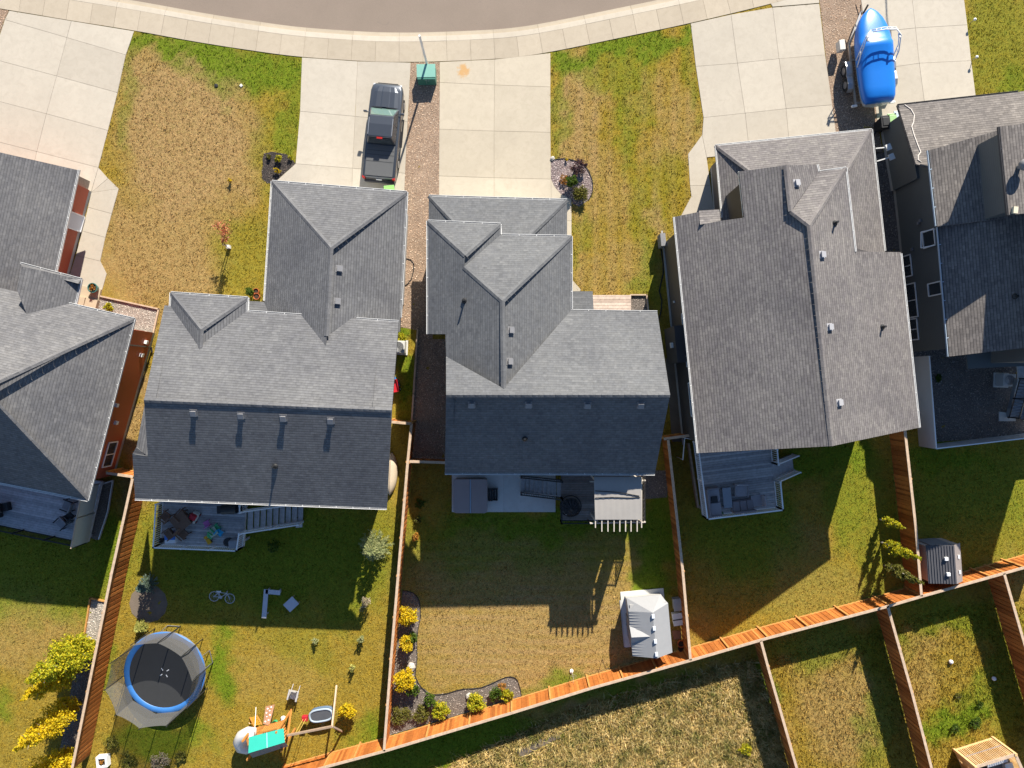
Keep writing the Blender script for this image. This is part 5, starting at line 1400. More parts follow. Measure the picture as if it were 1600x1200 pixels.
body = m.build('body', PAINT, tr, smooth=True); body.data.polygons.foreach_set('use_smooth', [True] * len(body.data.polygons))
m = MB()   # raised hood with centre bulge
m.loft([[Vector((x * w, y, z_)) for x, z_ in ((-1, zl), (-.62, zh), (-.3, zh - .006), (-.24, zh + .016), (.24, zh + .016), (.3, zh - .006), (.62, zh), (1, zl), (1, zl - .1), (-1, zl - .1))] for y, w, zl, zh in ((2.62, .74, 1.03, 1.09), (2.3, .84, 1.07, 1.15), (1.35, .88, 1.13, 1.22))])
m.build('hood', PAINT, tr)
m = MB(); m.add([(-.86, 1.28, 1.17), (.86, 1.28, 1.17), (.86, -.86, 1.17), (-.86, -.86, 1.17), (-.70, .62, 1.82), (.70, .62, 1.82), (.70, -.66, 1.84), (-.70, -.66, 1.84), (-.66, .1, 1.88), (.66, .1, 1.88), (.66, -.62, 1.88), (-.66, -.62, 1.88)],
            [(0, 1, 5, 4), (1, 2, 6, 5), (2, 3, 7, 6), (3, 0, 4, 7), (4, 5, 9, 8), (5, 6, 10, 9), (6, 7, 11, 10), (7, 4, 8, 11), (8, 9, 10, 11)])
cab = m.build('cab', PAINT, tr, bevel=.03)
m = MB(); m.poly([(-.78, 1.262, 1.20), (.78, 1.262, 1.20), (.655, .66, 1.80), (-.655, .66, 1.80)]); m.build('windshield', mat('glass_green', (.10, .16, .14), .05, .05, 2, 10, 0, spec=1.0), tr)
m = MB(); m.poly([(.72, -.855, 1.24), (-.72, -.855, 1.24), (-.62, -.70, 1.78), (.62, -.70, 1.78)]); m.build('rear_window', GLASS, tr)
for s in (-1, 1):
    for y0, y1, t0, t1 in ((1.0, .16, .6, .16), (.08, -.72, .08, -.6)):
        MB().poly([(s * .862, y0, 1.22), (s * .862, y1, 1.22), (s * .722, t1, 1.77), (s * .722, t0, 1.77)]).build('side_window', GLASS, tr)
    mm = MB(); mm.box((s * 1.1, .98, 1.30), (.22, .10, .17)); mm.beam((s * .9, .98, 1.25), (s * 1.05, .98, 1.25), .05, .05); mm.build('mirror', PAINT, tr, bevel=.02)
    MB().box((s * .74, 2.76, .90), (.24, .14, .14)).build('headlight', mat('headlamp', (.6, .62, .65), .15, .03), tr, bevel=.02)
    MB().box((s * .90, -2.83, .98), (.16, .12, .32)).build('tail_light', mat('tail_lamp', (.35, .02, .015), .25, .05), tr)
    MB().beam((s * 1.03, 1.0, .38), (s * 1.03, -.7, .38), .10, .05).build('side_step', BLACKM, tr)
    MB().beam((s * .70, .45, 1.885), (s * .70, -.55, 1.89), .035, .03).build('roof_rail', GALV, tr)
    for y_ in (1.82, -1.72): wheel(tr, (s * .86, y_, .37), .38, .26)
m = MB(); m.box((0, -1.83, 1.185), (1.66, 1.86, .04)); tn = m.build('bed_cover', TONNEAU, tr, bevel=.015)
for y_ in (-1.25, -1.5, -1.9): MB().box((0, y_, 1.209), (1.62, .02, .006)).build('cover_seam', DARKPL, tn)
MB().box((0, -2.95, .70), (1.8, .16, .22)).build('rear_bumper', GUTTER_DK, tr, bevel=.03)
MB().box((0, -2.90, .93), (.34, .04, .14)).build('licence_plate', WHITE, tr)
MB().box((0, -.71, 1.86), (.34, .10, .03)).build('brake_light', MATS['tail_lamp'], tr)
m = MB(); m.box((0, 2.905, .75), (1.2, .04, .22)); m.build('grille', BLACKM, tr)
for s in (-.45, .45): MB().beam((s - .35, 1.33, 1.225), (s + .3, 1.30, 1.235), .03, .02).build('wiper', DARKPL, tr)

# boat on its trailer
BLUE = mat('boat_cover_blue', (.008, .17, .62), .35, .05, 2, 30, .12, spec=.6)
a, b = G(1361, 12, 1.5), G(1377, 158, 1.5); d = (a - b); BR = d.length / 2
bt = thing('covered_boat', 'wakeboard boat under a glossy bright blue cover with white tower', 'boat', ((a.x + b.x) / 2, (a.y + b.y) / 2, 0), math.atan2(d.y, d.x) - math.pi / 2)
stn = [(1.0, .03, 1.42, 1.45), (.97, .22, 1.36, 1.50), (.9, .46, 1.32, 1.58), (.78, .72, 1.29, 1.66), (.62, .92, 1.27, 1.74), (.45, 1.04, 1.25, 1.80), (.28, 1.10, 1.24, 1.86), (.22, 1.11, 1.24, 2.04), (.12, 1.12, 1.24, 1.98), (-.1, 1.13, 1.23, 1.82), (-.4, 1.12, 1.22, 1.72), (-.7, 1.08, 1.22, 1.68), (-.88, 1.02, 1.22, 1.62), (-.97, .92, 1.22, 1.50), (-1.0, .80, 1.22, 1.34)]
def bring(f, w, zg, zt):
    w = w * .95
    out = []
    for i in range(13):
        t = math.pi * i / 12; c = math.cos(t); s = math.sin(t)
        out.append(Vector((w * math.copysign(abs(c) ** .62, c), f * BR, zg + (zt - zg) * s ** .75)))
    out += [Vector((-w * .98, f * BR, zg - .1)), Vector((w * .98, f * BR, zg - .1))]
    return out
m = MB(); m.loft([bring(*s) for s in stn]); m.build('cover', BLUE, bt, smooth=True)
m = MB(); m.loft([[Vector((w * .97, f * BR, zg - .08)), Vector((0, f * BR, zg - .06)), Vector((-w * .97, f * BR, zg - .08)), Vector((-w * .8, f * BR, zg - .45)), Vector((0, f * BR, .52 + max(0, f - .5) * 1.1)), Vector((w * .8, f * BR, zg - .45))] for f, w, zg, zt in stn]); m.build('hull', mat('gelcoat_white', (.55, .57, .6), .2, .04), bt)
m = MB(); LG = {}
for s in (-1, 1):
    m.tube([(s * 1.08, -.55, 1.3), (s * 1.12, -.1, 1.9), (s * 1.0, .55, 2.5), (s * .72, .85, 2.62)], .035, 8)
    m.tube([(s * 1.10, -.15, 1.3), (s * 1.10, .25, 1.95), (s * .96, .75, 2.42), (s * .72, 1.0, 2.55)], .03, 8)
    m.beam((s * 1.1, -.1, 1.75), (s * 1.1, .2, 1.85), .03, .03)
m.tube([(-.72, .85, 2.62), (0, .9, 2.68), (.72, .85, 2.62)], .035, 8); m.tube([(-.72, 1.0, 2.55), (0, 1.06, 2.6), (.72, 1.0, 2.55)], .03, 8)
for x_ in (-.5, -.2, .2, .5): m.beam((x_, .87, 2.65), (x_ * .8, 1.04, 2.58), .03, .03)
m.build('tower', WHITE, bt, smooth=True)
for s in (-1, 1): MB().box((s * .92, .55, 2.46), (.12, .3, .12)).build('tower_speaker', GUTTER, bt, bevel=.03)
tl = thing('boat_trailer', 'tandem axle boat trailer with grey fenders under the blue covered boat', 'trailer', tuple(bt.location), bt.rotation_euler.z)
for s in (-1, 1):
    MB().beam((s * 1.02, -2.6, .5), (s * 1.02, 1.2, .5), .1, .14).build('frame_rail', GALV, tl)
    MB().beam((s * 1.02, 1.2, .5), (s * .06, 3.1, .5), .1, .14).build('tongue_rail', GALV, tl)
    for y_ in (-.35, -1.2): wheel(tl, (s * 1.33, y_, .36), .36, .24)
    m = MB(); m.loft([[Vector((s * 1.18, y, z_)), Vector((s * 1.50, y, z_)), Vector((s * 1.50, y, z_ + .03)), Vector((s * 1.18, y, z_ + .03))] for y, z_ in ((.18, .5), (.05, .74), (-.25, .82), (-.65, .78), (-.78, .70), (-.92, .78), (-1.3, .82), (-1.6, .74), (-1.72, .5))]); m.build('fender', GALV, tl)
    MB().box((s * 1.15, -2.6, .6), (.3, .12, .16)).build('marker_light', WHITE, tl)
MB().beam((-1.02, -2.4, .5), (1.02, -2.4, .5), .1, .12).build('cross_member', GALV, tl)
MB().beam((-1.02, .2, .5), (1.02, .2, .5), .1, .12).build('cross_member', GALV, tl)
m = MB(); m.beam((0, 2.9, .55), (.05, 3.15, 1.15), .08, .08); m.tube([(-.28, 2.7, .9), (-.34, 3.25, 1.0)], .03, 6); m.tube([(-.45, 2.7, .9), (-.62, 3.3, 1.0)], .03, 6); m.build('winch_post', BLACKM, tl)
MB().box((-1.55, 1.1, .55), (.34, .6, .5)).build('tool_box', mat('box_cream', (.6, .57, .52), .5), tl, bevel=.02)

# street furniture
p = G(668, 121); tf = thing('utility_box', 'green utility transformer box on the gravel strip by the sidewalk', 'utility box', (p.x, p.y, 0), .02)
GRN = mat('utility_green', (.045, .17, .13), .5, .06, 3); GRNL = mat('utility_green_lid', (.22, .46, .38), .5, .05, 3)
m = MB(); m.taper((0, 0, 0), (1.10, .95), (1.08, .86), .72); m.build('cabinet', GRN, tf, bevel=.02)
m = MB(); m.add([(-.56, -.30, .74), (.56, -.30, .74), (.56, .46, .80), (-.56, .46, .80), (-.56, -.30, .70), (.56, -.30, .70), (.56, .46, .70), (-.56, .46, .70)], [(0, 1, 2, 3), (4, 7, 6, 5), (0, 4, 5, 1), (1, 5, 6, 2), (2, 6, 7, 3), (3, 7, 4, 0)]); m.build('lid', GRNL, tf)
m = MB(); m.box((-.02, -.475, .45), (.02, .02, .5)); m.box((.12, -.48, .62), (.1, .02, .05)); m.build('latch', GALV, tf)
p = G(669, 107); lp = thing('lamp_post', 'slim pale metal post standing behind the green utility box', 'post', (p.x, p.y, 0))
MB().tube([(0, 0, 0), (0, 0, 4.1)], [.07, .06], 10).build('post', mat('post_white', (.78, .76, .72), .6, .03), lp); MB().box((0, 0, .03), (.3, .3, .06)).build('base_plate', GALV, lp)
p = G(1468, -300); sl = thing('street_lamp', 'street lamp across the road whose arm shadow falls on the boat driveway', 'street lamp', (p.x, p.y, -.15))
MB().tube([(0, 0, 0), (0, 0, 7.1)], [.1, .06], 10).build('pole', GALV, sl); MB().tube([(0, 0, 7.0), (.2, -1.3, 7.25), (.3, -2.2, 7.25)], [.05, .04, .035], 8).build('arm', GALV, sl)
MB().loft([[Vector((.3 + x * w, y, 7.2 + z_)) for x, z_ in ((-1, 0), (1, 0), (.7, .1), (-.7, .1))] for y, w in ((-2.1, .08), (-2.3, .16), (-2.75, .16), (-2.9, .08))]).build('lamp_head', GALV, sl)

def wheelie_bin(px, py, z, label, colr, lid, rz=0, grp='waste bins'):
    p = G(px, py, 0); t = thing('waste_bin', label, 'bin', (p.x, p.y, z), rz, grp)
    m = MB(); m.taper((0, 0, .05), (.48, .55), (.58, .68), .92); m.build('bin_body', colr, t, bevel=.03)
    m = MB(); m.box((0, .02, 1.0), (.62, .74, .06)); m.box((0, .02, 1.045), (.44, .5, .04)); m.build('lid', lid, t, bevel=.03)
    for s in (-1, 1): wheel(t, (s * .27, -.3, .1), .1, .05)
    m = MB(); m.tube([(-.25, -.42, .95), (.25, -.42, .95)], .02, 6); m.build('handle', colr, t)
    return t
BGREEN = mat('bin_green', (.10, .27, .05), .45, .06); BLGREEN = mat('bin_lid_light', (.30, .48, .22), .35, .06)
wheelie_bin(613, 307, .03, 'lime green waste bin at the garage front beside the pickup', mat('bin_lime', (.16, .42, .08), .45), mat('bin_lime_lid', (.25, .52, .14), .45), .1)
wheelie_bin(1381, 197, .03, 'green waste bin with pale lid beside the dark garage wall', BGREEN, BLGREEN, .1)
wheelie_bin(1371, 200, .03, 'black waste bin next to the green one by the dark garage', DARKPL, DARKPL, .1)
wheelie_bin(1391, 193, .03, 'blue grey waste bin tucked against the dark garage corner', mat('bin_blue', (.15, .22, .3), .45), mat('bin_lid_blue', (.45, .52, .6), .4), .1)

# air conditioner
def ac_unit(px, py, label, grp='air conditioners'):
    p = G(px, py, 0); t = thing('air_conditioner', label, 'air conditioner', (p.x, p.y, 0), -.04, grp)
    MB().box((0, 0, .04), (.9, .9, .08)).build('base', CONC_PATIO, t)
    MB().box((0, 0, .45), (.74, .74, .74)).build('cabinet', mat('ac_white', (.55, .55, .53), .5, .05), t, bevel=.03)
    m = MB(); 
    for r_ in (.1, .17, .24, .30): m.tube([(r_ * math.cos(k * .2618), r_ * math.sin(k * .2618), .84) for k in range(24)], .012, 5, True)
    for k in range(8): m.beam((0, 0, .84), (.3 * math.cos(k * .785), .3 * math.sin(k * .785), .84), .015, .012)
    m.build('fan_guard', GALV, t); MB().lathe([(.31, 0), (.31, .012)], (0, 0, .822), 24).build('fan_well', mat('fan_shadow', (.16, .16, .16), .7), t)
ac_unit(626, 543, 'white air conditioner unit beside the slate roof house wall')
ac_unit(1563, 594, 'white air conditioner unit in the gravel yard of the dark house')
# canoe standing on edge along the wall
a, b = G(611, 708, .5), G(608, 775, .5); d = (a - b); cn = thing('canoe', 'cream canoe stored upside down along the slate roof house wall', 'canoe', ((a.x + b.x) / 2 - .02, (a.y + b.y) / 2, .05), math.atan2(d.y, d.x))
n_ = 17; rings = []
for i in range(n_):
    f = -1 + 2 * i / (n_ - 1); w = .40 * (1 - abs(f) ** 2.4) ** .8 + .015; hgt = .42 + .14 * abs(f) ** 3
    rings.append([Vector((f * d.length / 2, w * math.cos(t), .42 * (1 - .0 * f) * math.sin(t) * (1 - abs(f) ** 4 * .6) + .02)) for t in [math.pi * k / 10 for k in range(11)]])
m = MB(); m.loft(rings, cap=False); cno = m.build('hull', mat('canoe_cream', (.52, .44, .33), .4, .06), cn, smooth=True)
MB().tube([(f * d.length / 2, 0, .44 * (1 - abs(f) ** 4 * .6) + .015) for f in [-.95 + 1.9 * k / 12 for k in range(13)]], .018, 6).build('keel_strip', mat('keel_brown', (.35, .27, .2), .6), cn)

# wagon and trike by that wall
p = G(618, 603); wg = thing('toy_wagon', 'red toy wagon lying beside the slate roof house wall', 'toy wagon', (p.x, p.y, 0), .2)
RED = mat('toy_red', (.42, .018, .03), .4, .06)
m = MB(); m.box((0, 0, .28), (.42, .75, .05)); 
for s in (-1, 1): m.box((s * .21, 0, .37), (.03, .75, .16)); m.box((0, s * .37, .37), (.42, .03, .16))
m.build('tray', RED, wg)
for s in (-1, 1):
    for y_ in (-.25, .25): wheel(wg, (s * .24, y_, .12), .12, .05, rim=WHITE)
MB().tube([(0, .4, .25), (.05, .9, .35)], .015, 6).build('handle', BLACKM, wg)
p = G(620, 596); tk = thing('toy_scooter', 'blue and white toy scooter beside the red wagon', 'toy scooter', (p.x, p.y, 0), .5)
TBLUE = mat('toy_blue', (.03, .2, .5), .4, .06)
MB().box((0, 0, .12), (.14, .6, .04)).build('board', TBLUE, tk); MB().tube([(0, .3, .12), (0, .38, .75)], .018, 6).build('stem', WHITE, tk); MB().tube([(-.22, .38, .75), (.22, .38, .75)], .018, 6).build('handlebar', TBLUE, tk)
for y_ in (-.3, .34): wheel(tk, (0, y_, .08), .08, .04, rim=WHITE)

# pots
def pot(px, py, z, r, h, label, colr, plant=None, grp='plant pots'):
    p = G(px, py, z); t = thing('plant_pot', label, 'plant pot', (p.x, p.y, z), 0, grp)
    MB().lathe([(r * .7, 0), (r, h), (r * 1.08, h), (r * 1.08, h + .05), (r * .92, h + .05), (r * .88, h - .03)], (0, 0, 0), 20, False).build('pot', colr, t)
    MB().lathe([(r * .9, 0), (r * .2, .02)], (0, 0, h - .03), 16).build('soil', mat('potting_soil', (.05, .035, .025), .95), t)
    if plant: leaf_cloud('plant', [(0, 0, h + .12, r * .8, r * .8, .16, 1)], 90, .05, plant, t, .2)
TERRA = mat('terracotta', (.42, .11, .035), .8, .1)
pot(403, 456, .03, .17, .32, 'terracotta pot by the garage corner, the one beside the concrete', TERRA)
pot(404, 464, .03, .19, .34, 'terracotta pot by the garage corner, against the porch roof', TERRA)
pot(150, 451, .17, .28, .34, 'teal glazed pot with orange plant on the tan porch landing', mat('teal_glaze', (.05, .16, .15), .3, .06), LF_ORG)
pot(255, 843, 1.5, .14, .25, 'small dark pot in the corner of the toy deck', DARKPL)

# hot tub with cover and steps
p = G(735, 775, .9); ht = thing('hot_tub', 'covered brown hot tub on the blue grey patio', 'hot tub', (p.x, p.y, .03))
TUBW = mat('tub_cabinet', (.22, .185, .175), .6, .08); TUBC = mat('tub_cover_vinyl', (.30, .24, .23), .5, .05, 3, 40, .06)
m = MB(); m.prism([(x, y) for x, y in ((-.98, -.9), (-.88, -1.0), (.88, -1.0), (.98, -.9), (.98, .9), (.88, 1.0), (-.88, 1.0), (-.98, .9))], 0, .82); m.build('cabinet', TUBW, ht)
for s in (-1, 1):
    q = [(s * .035, -1.02), (s * .86, -1.02), (s * .98, -.98), (s * 1.02, -.86), (s * 1.02, .86), (s * .98, .98), (s * .86, 1.02), (s * .035, 1.02)]
    m = MB(); m.prism(q, .82, .93); o = m.build('cover_half', TUBC, ht, bevel=.02)
MB().box((0, 0, .935), (.055, 2.02, .012)).build('cover_hinge', mat('hinge_pale_blue', (.30, .40, .50), .35), ht)
ts = thing('tub_steps', 'dark slatted step stool beside the hot tub', 'step stool', tuple(G(770, 773, .3).to_2d()) + (.03,))
for k in range(4): MB().box((-.22 + k * .15, 0, .36 if k < 2 else .18), (.12, .75, .03)).build('slat', BLACKM, ts)
for s in (-1, 1): MB().box((0, s * .33, .17), (.6, .04, .34)).build('side_board', BLACKM, ts)

# hanging egg chair
p = G(893, 794, 2.4); ec = thing('egg_chair', 'round black wicker swing chair on the pergola deck', 'chair', (p.x, p.y, 1.7))
m = MB()
for k in range(12):
    a = k * 6.283 / 12; m.tube([(.5 * math.cos(a) * s, .5 * math.sin(a) * s, .35 + .9 * (1 - s * s) * .9) for s in (0.05, .3, .55, .78, .95, 1.0)], .016, 5)
for r_, z_ in ((.5, .35), (.44, .62), (.33, .88), (.18, 1.08)): m.tube([(r_ * math.cos(k * .2618), r_ * math.sin(k * .2618), z_) for k in range(24)], .016, 5, True)
m.build('wicker_basket', BLACKM, ec); 
m = MB(); m.lathe([(.46, .0), (.47, .1), (.3, .14)], (0, 0, .28), 20); m.build('seat_cushion', mat('cushion_charcoal', (.06, .06, .065), .9), ec)
m = MB(); m.tube([(.3, -.42, 0), (.45, -.45, .1), (.1, -.55, .12), (-.4, -.5, .02)], .03, 6); m.tube([(.62 * math.cos(k * .2618), .62 * math.sin(k * .2618), .03) for k in range(24)], .025, 6, True); m.build('stand', BLACKM, ec)
MB().tube([(-.3, -.46, .14), (0, -.50, .16), (.34, -.34, .16)], .035, 6).build('rim_bar', WHITE, ec)
# ------------------------------------------------------------------ deck furniture and toys
def chair_box(px, py, z, rz, label, frame, seat, grp, w=.6, name='patio_chair', hb=.45):
    p = G(px, py, z); t = thing(name, label, 'chair', (p.x, p.y, z), rz, grp)
    MB().box((0, 0, .40), (w * .9, w * .9, .10)).build('seat', seat, t, bevel=.02)
    m = MB(); m.box((0, -w * .48, .40 + hb / 2), (w * .9, .09, hb), M=Matrix.Rotation(.18, 3, 'X')); m.build('backrest', seat, t, bevel=.02)
    for sx in (-1, 1):
        for sy in (-1, 1): MB().box((sx * w * .43, sy * w * .42, .19), (.045, .045, .38)).build('leg', frame, t)
        MB().box((sx * w * .5, 0, .60), (.06, w * .95, .05)).build('armrest', frame, t)
    return t
WICK = mat('brown_wicker', (.15, .085, .055), .8, .2, 14, 60, .4)
zb = 1.5
p = G(282, 815, zb + .7); t = thing('patio_table', 'square brown wicker table with chairs on the toy deck', 'table', (p.x, p.y, zb), .65)
MB().box((0, 0, .70), (.95, .95, .05)).build('tabletop', WICK, t, bevel=.01)
for sx in (-1, 1):
    for sy in (-1, 1): MB().box((sx * .4, sy * .4, .34), (.07, .07, .68)).build('leg', WICK, t)
for k, (px_, py_, rz, lb) in enumerate(((264, 805, .9, 'brown wicker chair between the table and the deck corner post'), (290, 802, -.75, 'brown wicker chair behind the table near the house'), (291, 832, -2.3, 'brown wicker chair on the toy side of the table'), (270, 832, 2.2, 'brown wicker chair between table and blue box'))):
    chair_box(px_, py_, zb, rz, lb, WICK, WICK, 'brown wicker chairs on the toy deck', .55)
def simple(name, label, cat, px, py, z, rz=0, grp=None):
    p = G(px, py, z); return thing(name, label, cat, (p.x, p.y, z), rz, grp)
t = simple('toy_car', 'red and white ride on toy car on the deck', 'toy car', 306, 807, zb, -.5)
MB().taper((0, 0, .1), (.42, .75), (.36, .6), .28).build('body', mat('toy_white', (.6, .58, .5), .4), t, bevel=.05); MB().taper((0, .05, .36), (.4, .4), (.34, .3), .25).build('roof', RED, t, bevel=.05)
for s in (-1, 1):
    for y_ in (-.24, .24): wheel(t, (s * .2, y_, .1), .1, .07, rim=RED)
MB().box((.0, -.2, .42), (.1, .2, .04)).build('seat', DARKPL, t)
TPINK = mat('toy_pink', (.42, .12, .34), .45, .05); TGRN = mat('toy_green', (.04, .36, .15), .45, .05); TCYAN = mat('toy_cyan', (.02, .33, .58), .45, .05); TYEL = mat('toy_yellow', (.62, .33, .01), .45, .05); TPALE = mat('toy_pale', (.42, .5, .38), .5, .05)
def stool(px, py, rz, label, colr):
    t = simple('kids_chair', label, 'kids chair', px, py, zb, rz, 'plastic kids chairs'); MB().box((0, 0, .26), (.34, .36, .05)).build('seat', colr, t, bevel=.02); m = MB(); m.box((0, -.17, .42), (.34, .05, .34)); m.build('backrest', colr, t, bevel=.02)
    for sx in (-1, 1):
        for sy in (-1, 1): MB().box((sx * .14, sy * .14, .12), (.05, .05, .24)).build('leg', colr, t)
stool(326, 817, .5, 'pink plastic kids chair on the toy deck', TPINK); stool(340, 823, -.8, 'dark green plastic kids chair at the low table', TGRN); stool(346, 831, -2.2, 'cyan plastic kids chair at the low table', TCYAN); stool(331, 835, 2.6, 'light green plastic kids chair at the low table', mat('toy_lightgreen', (.07, .42, .16), .45))
t = simple('kids_table', 'low pale plastic kids table between coloured chairs', 'kids table', 337, 829, zb, .6); MB().box((0, 0, .42), (.5, .5, .04)).build('tabletop', TPALE, t, bevel=.02)
for sx in (-1, 1):
    for sy in (-1, 1): MB().box((sx * .19, sy * .19, .2), (.06, .06, .4)).build('leg', TGRN, t)
t = simple('toy_truck', 'yellow toy dump truck on the deck boards', 'toy truck', 327, 843, zb, .5); MB().box((0, -.08, .16), (.24, .34, .12)).build('dump_bed', TYEL, t, bevel=.02); MB().box((0, .2, .19), (.22, .16, .2)).build('cab', TYEL, t, bevel=.02)
for s in (-1, 1):
    for y_ in (-.15, .18): wheel(t, (s * .12, y_, .07), .07, .05)
t = simple('storage_box', 'blue and white plastic toy box in the deck corner', 'toy box', 270, 840, zb, .02); MB().taper((0, 0, 0), (.58, .5), (.62, .54), .34).build('box_body', WHITE, t); MB().box((0, .09, .36), (.62, .30, .05)).build('lid', mat('lid_blue', (.05, .18, .55), .4), t, bevel=.02); MB().box((0, .34, .30), (.5, .24, .1)).build('side_tray', mat('tray_violet', (.16, .15, .36), .5), t)
def bbq(px, py, z, rz, label, grp='barbecues', lidc=DARKPL):
    t = simple('barbecue', label, 'barbecue', px, py, z, rz, grp)
    MB().box((0, 0, .42), (.85, .5, .78)).build('cart', DARKPL, t, bevel=.02); m = MB()
    m.loft([[Vector((x, .28 * math.cos(a), .82 + .26 * math.sin(a))) for a in [math.pi * k / 8 for k in range(9)]] for x in (-.42, .42)]); m.build('lid', lidc, t, smooth=False)
    for s in (-1, 1): MB().box((s * .58, 0, .8), (.3, .46, .04)).build('side_shelf', DARKPL, t)
    MB().tube([(-.3, -.33, .92), (.3, -.33, .92)], .015, 6).build('handle', GALV, t)
bbq(367, 792, zb, .05, 'black barbecue against the house wall on the toy deck')
t = simple('covered_heater', 'grey fabric covered bundle beside the toy deck stair', 'covered bundle', 371, 847, zb, .15); MB().taper((0, 0, 0), (.62, .62), (.5, .5), .75).build('cover', GREYCL, t, bevel=.08); MB().lathe([(.22, 0), (.26, .3), (.16, .34)], (-.45, .12, 0), 14).build('black_tub', DARKPL, t)
# sofa set
zd = 1.6; SOFA = mat('sofa_grey_wicker', (.22, .20, .21), .85, .12, 12, 60, .3); CUSH = mat('sofa_cushion', (.30, .285, .30), .9, .1, 6, 50, .2); TBL = mat('table_blue_grey', (.25, .275, .31), .5, .06)
t = simple('outdoor_sofa', 'grey wicker sofa against the deck railing', 'sofa', 1112, 783, zd, .12, 'deck lounge set'); MB().box((0, 0, .2), (.8, 1.7, .36)).build('base', SOFA, t, bevel=.03)
for y_ in (-.42, .42): MB().box((.05, y_, .44), (.66, .8, .14)).build('seat_cushion', CUSH, t, bevel=.04)
MB().box((-.36, 0, .55), (.12, 1.7, .5)).build('backrest', SOFA, t, bevel=.03)
for y_ in (-.8, .8): MB().box((.02, y_, .48), (.7, .1, .3)).build('armrest', SOFA, t, bevel=.03)
t = simple('coffee_table', 'long blue grey coffee table in front of the wicker sofa', 'table', 1133, 776, zd, .1, 'deck lounge set'); MB().box((0, 0, .42), (.5, 1.2, .05)).build('tabletop', TBL, t, bevel=.02)
for sx in (-1, 1):
    for sy in (-1, 1): MB().box((sx * .2, sy * .52, .2), (.06, .06, .4)).build('leg', SOFA, t)
t = simple('outdoor_sofa', 'low slatted grey sofa beside the deck front railing', 'sofa', 1158, 789, zd, .12, 'deck lounge set'); MB().box((0, 0, .2), (1.3, .7, .34)).build('base', SOFA, t, bevel=.03); MB().box((0, -.3, .5), (1.3, .12, .45)).build('backrest', SOFA, t, bevel=.03)
for x_ in (-.4, 0, .4): MB().box((x_, .03, .41), (.38, .58, .12)).build('seat_cushion', SOFA, t, bevel=.03)
chair_box(1154, 765, zd, math.pi, 'grey armchair with pale cushion facing the coffee table', SOFA, CUSH, 'deck lounge set', .75)
chair_box(1179, 781, zd, 1.75, 'pale slat backed armchair next to the slatted sofa', CUSH, CUSH, 'deck lounge set', .72)
t = simple('fire_table', 'small dark fire table between the sofas', 'fire table', 1112, 778, zd + .0, .1, 'deck lounge set'); 
MB().box((.0, 0, .55), (.36, .36, .12)).build('burner_box', DARKPL, t); MB().box((0, 0, .30), (.2, .2, .5)).build('pedestal', DARKPL, t)
shrub(1114, 798, .28, .3, 'bright green potted plant in the deck railing corner', mat_leaf('leaf_vivid', [(.02, .2, .02), (.05, .32, .03)]), 160, .05, 'deck plants', z=zd)
# red house deck
za = .9
bbq(8, 792, za, .2, 'large black covered barbecue on the blue grey deck'); 
t = simple('grill_cover', 'bulky black grill cover standing beside the barbecue', 'grill cover', -14, 800, za, .2); MB().taper((0, 0, 0), (1.5, .9), (1.2, .7), 1.15).build('cover', DARKPL, t, bevel=.1)
chair_box(113, 788, za, 1.2, 'black framed patio chair under the roof corner', BLACKM, GREYCL, 'patio chairs on the blue grey deck', .62)
chair_box(104, 815, za, 2.3, 'black framed patio chair with pale seat near the screen', BLACKM, GREYCL, 'patio chairs on the blue grey deck', .62)
chair_box(115, 805, za, .8, 'folded black patio chair between two others', BLACKM, DARKPL, 'patio chairs on the blue grey deck', .5)

# ------------------------------------------------------------------ back yard things
# trampoline
p = G(257, 1051, .9); tp = thing('trampoline', 'round trampoline with blue pad and grey safety net', 'trampoline', (p.x, p.y, 0), .1)
Rm, Rp, Rn = 2.12, 2.44, 2.50
m = MB(); m.lathe([(Rm, 0), (Rm, .015)], (0, 0, .88), 48); m.build('jumping_mat', mat('mat_black', (.028, .030, .033), .75, .1, 2, 40, .05), tp)
m = MB(); m.lathe([(Rm - .02, .90), (Rm + .02, .945), (Rp - .04, .945), (Rp, .90), (Rp, .86), (Rm, .86)], (0, 0, 0), 48, False)
m.build('safety_pad', mat('pad_blue', (.035, .15, .42), .45, .15, 1.5, 8, .4), tp, smooth=True)
m = MB(); m.tube([(Rp * math.cos(k * .131), Rp * math.sin(k * .131), .86) for k in range(48)], .03, 8, True); m.build('frame_ring', GALV, tp)
NETM = bpy.data.materials.new('net_mesh'); NETM.use_nodes = True; nt = NETM.node_tree
bs = nt.nodes['Principled BSDF']; bs.inputs['Base Color'].default_value = (.12, .12, .12, 1); bs.inputs['Roughness'].default_value = .9
tb = N(nt, 'ShaderNodeBsdfTransparent'); mx = N(nt, 'ShaderNodeMixShader'); mx.inputs[0].default_value = .62
nt.links.new(tb.outputs[0], mx.inputs[1]); nt.links.new(bs.outputs[0], mx.inputs[2]); nt.links.new(mx.outputs[0], nt.nodes['Material Output'].inputs[0])
npole = 10; Ht = 2.75
m = MB()
for k in range(npole):
    for j in range(4):
        f0, f1 = (k + j / 4) * 6.28318 / npole, (k + (j + 1) / 4) * 6.28318 / npole
        sag = lambda u: Ht - .10 * (1 - (2 * u - 1) ** 2)
        for h0, h1 in ((0, .5), (.5, 1)):
            def pt(f, u, h): 
                ca = math.cos(math.pi / npole) / math.cos((u - .5) * 2 * math.pi / npole)
                return (Rn * (1 - .04 * math.sin(h * math.pi)) * ca * math.cos(f), Rn * (1 - .04 * math.sin(h * math.pi)) * ca * math.sin(f), .93 + (sag(u) - .93) * h)
            m.poly([pt(f0, j / 4, h0), pt(f1, (j + 1) / 4, h0), pt(f1, (j + 1) / 4, h1), pt(f0, j / 4, h1)])
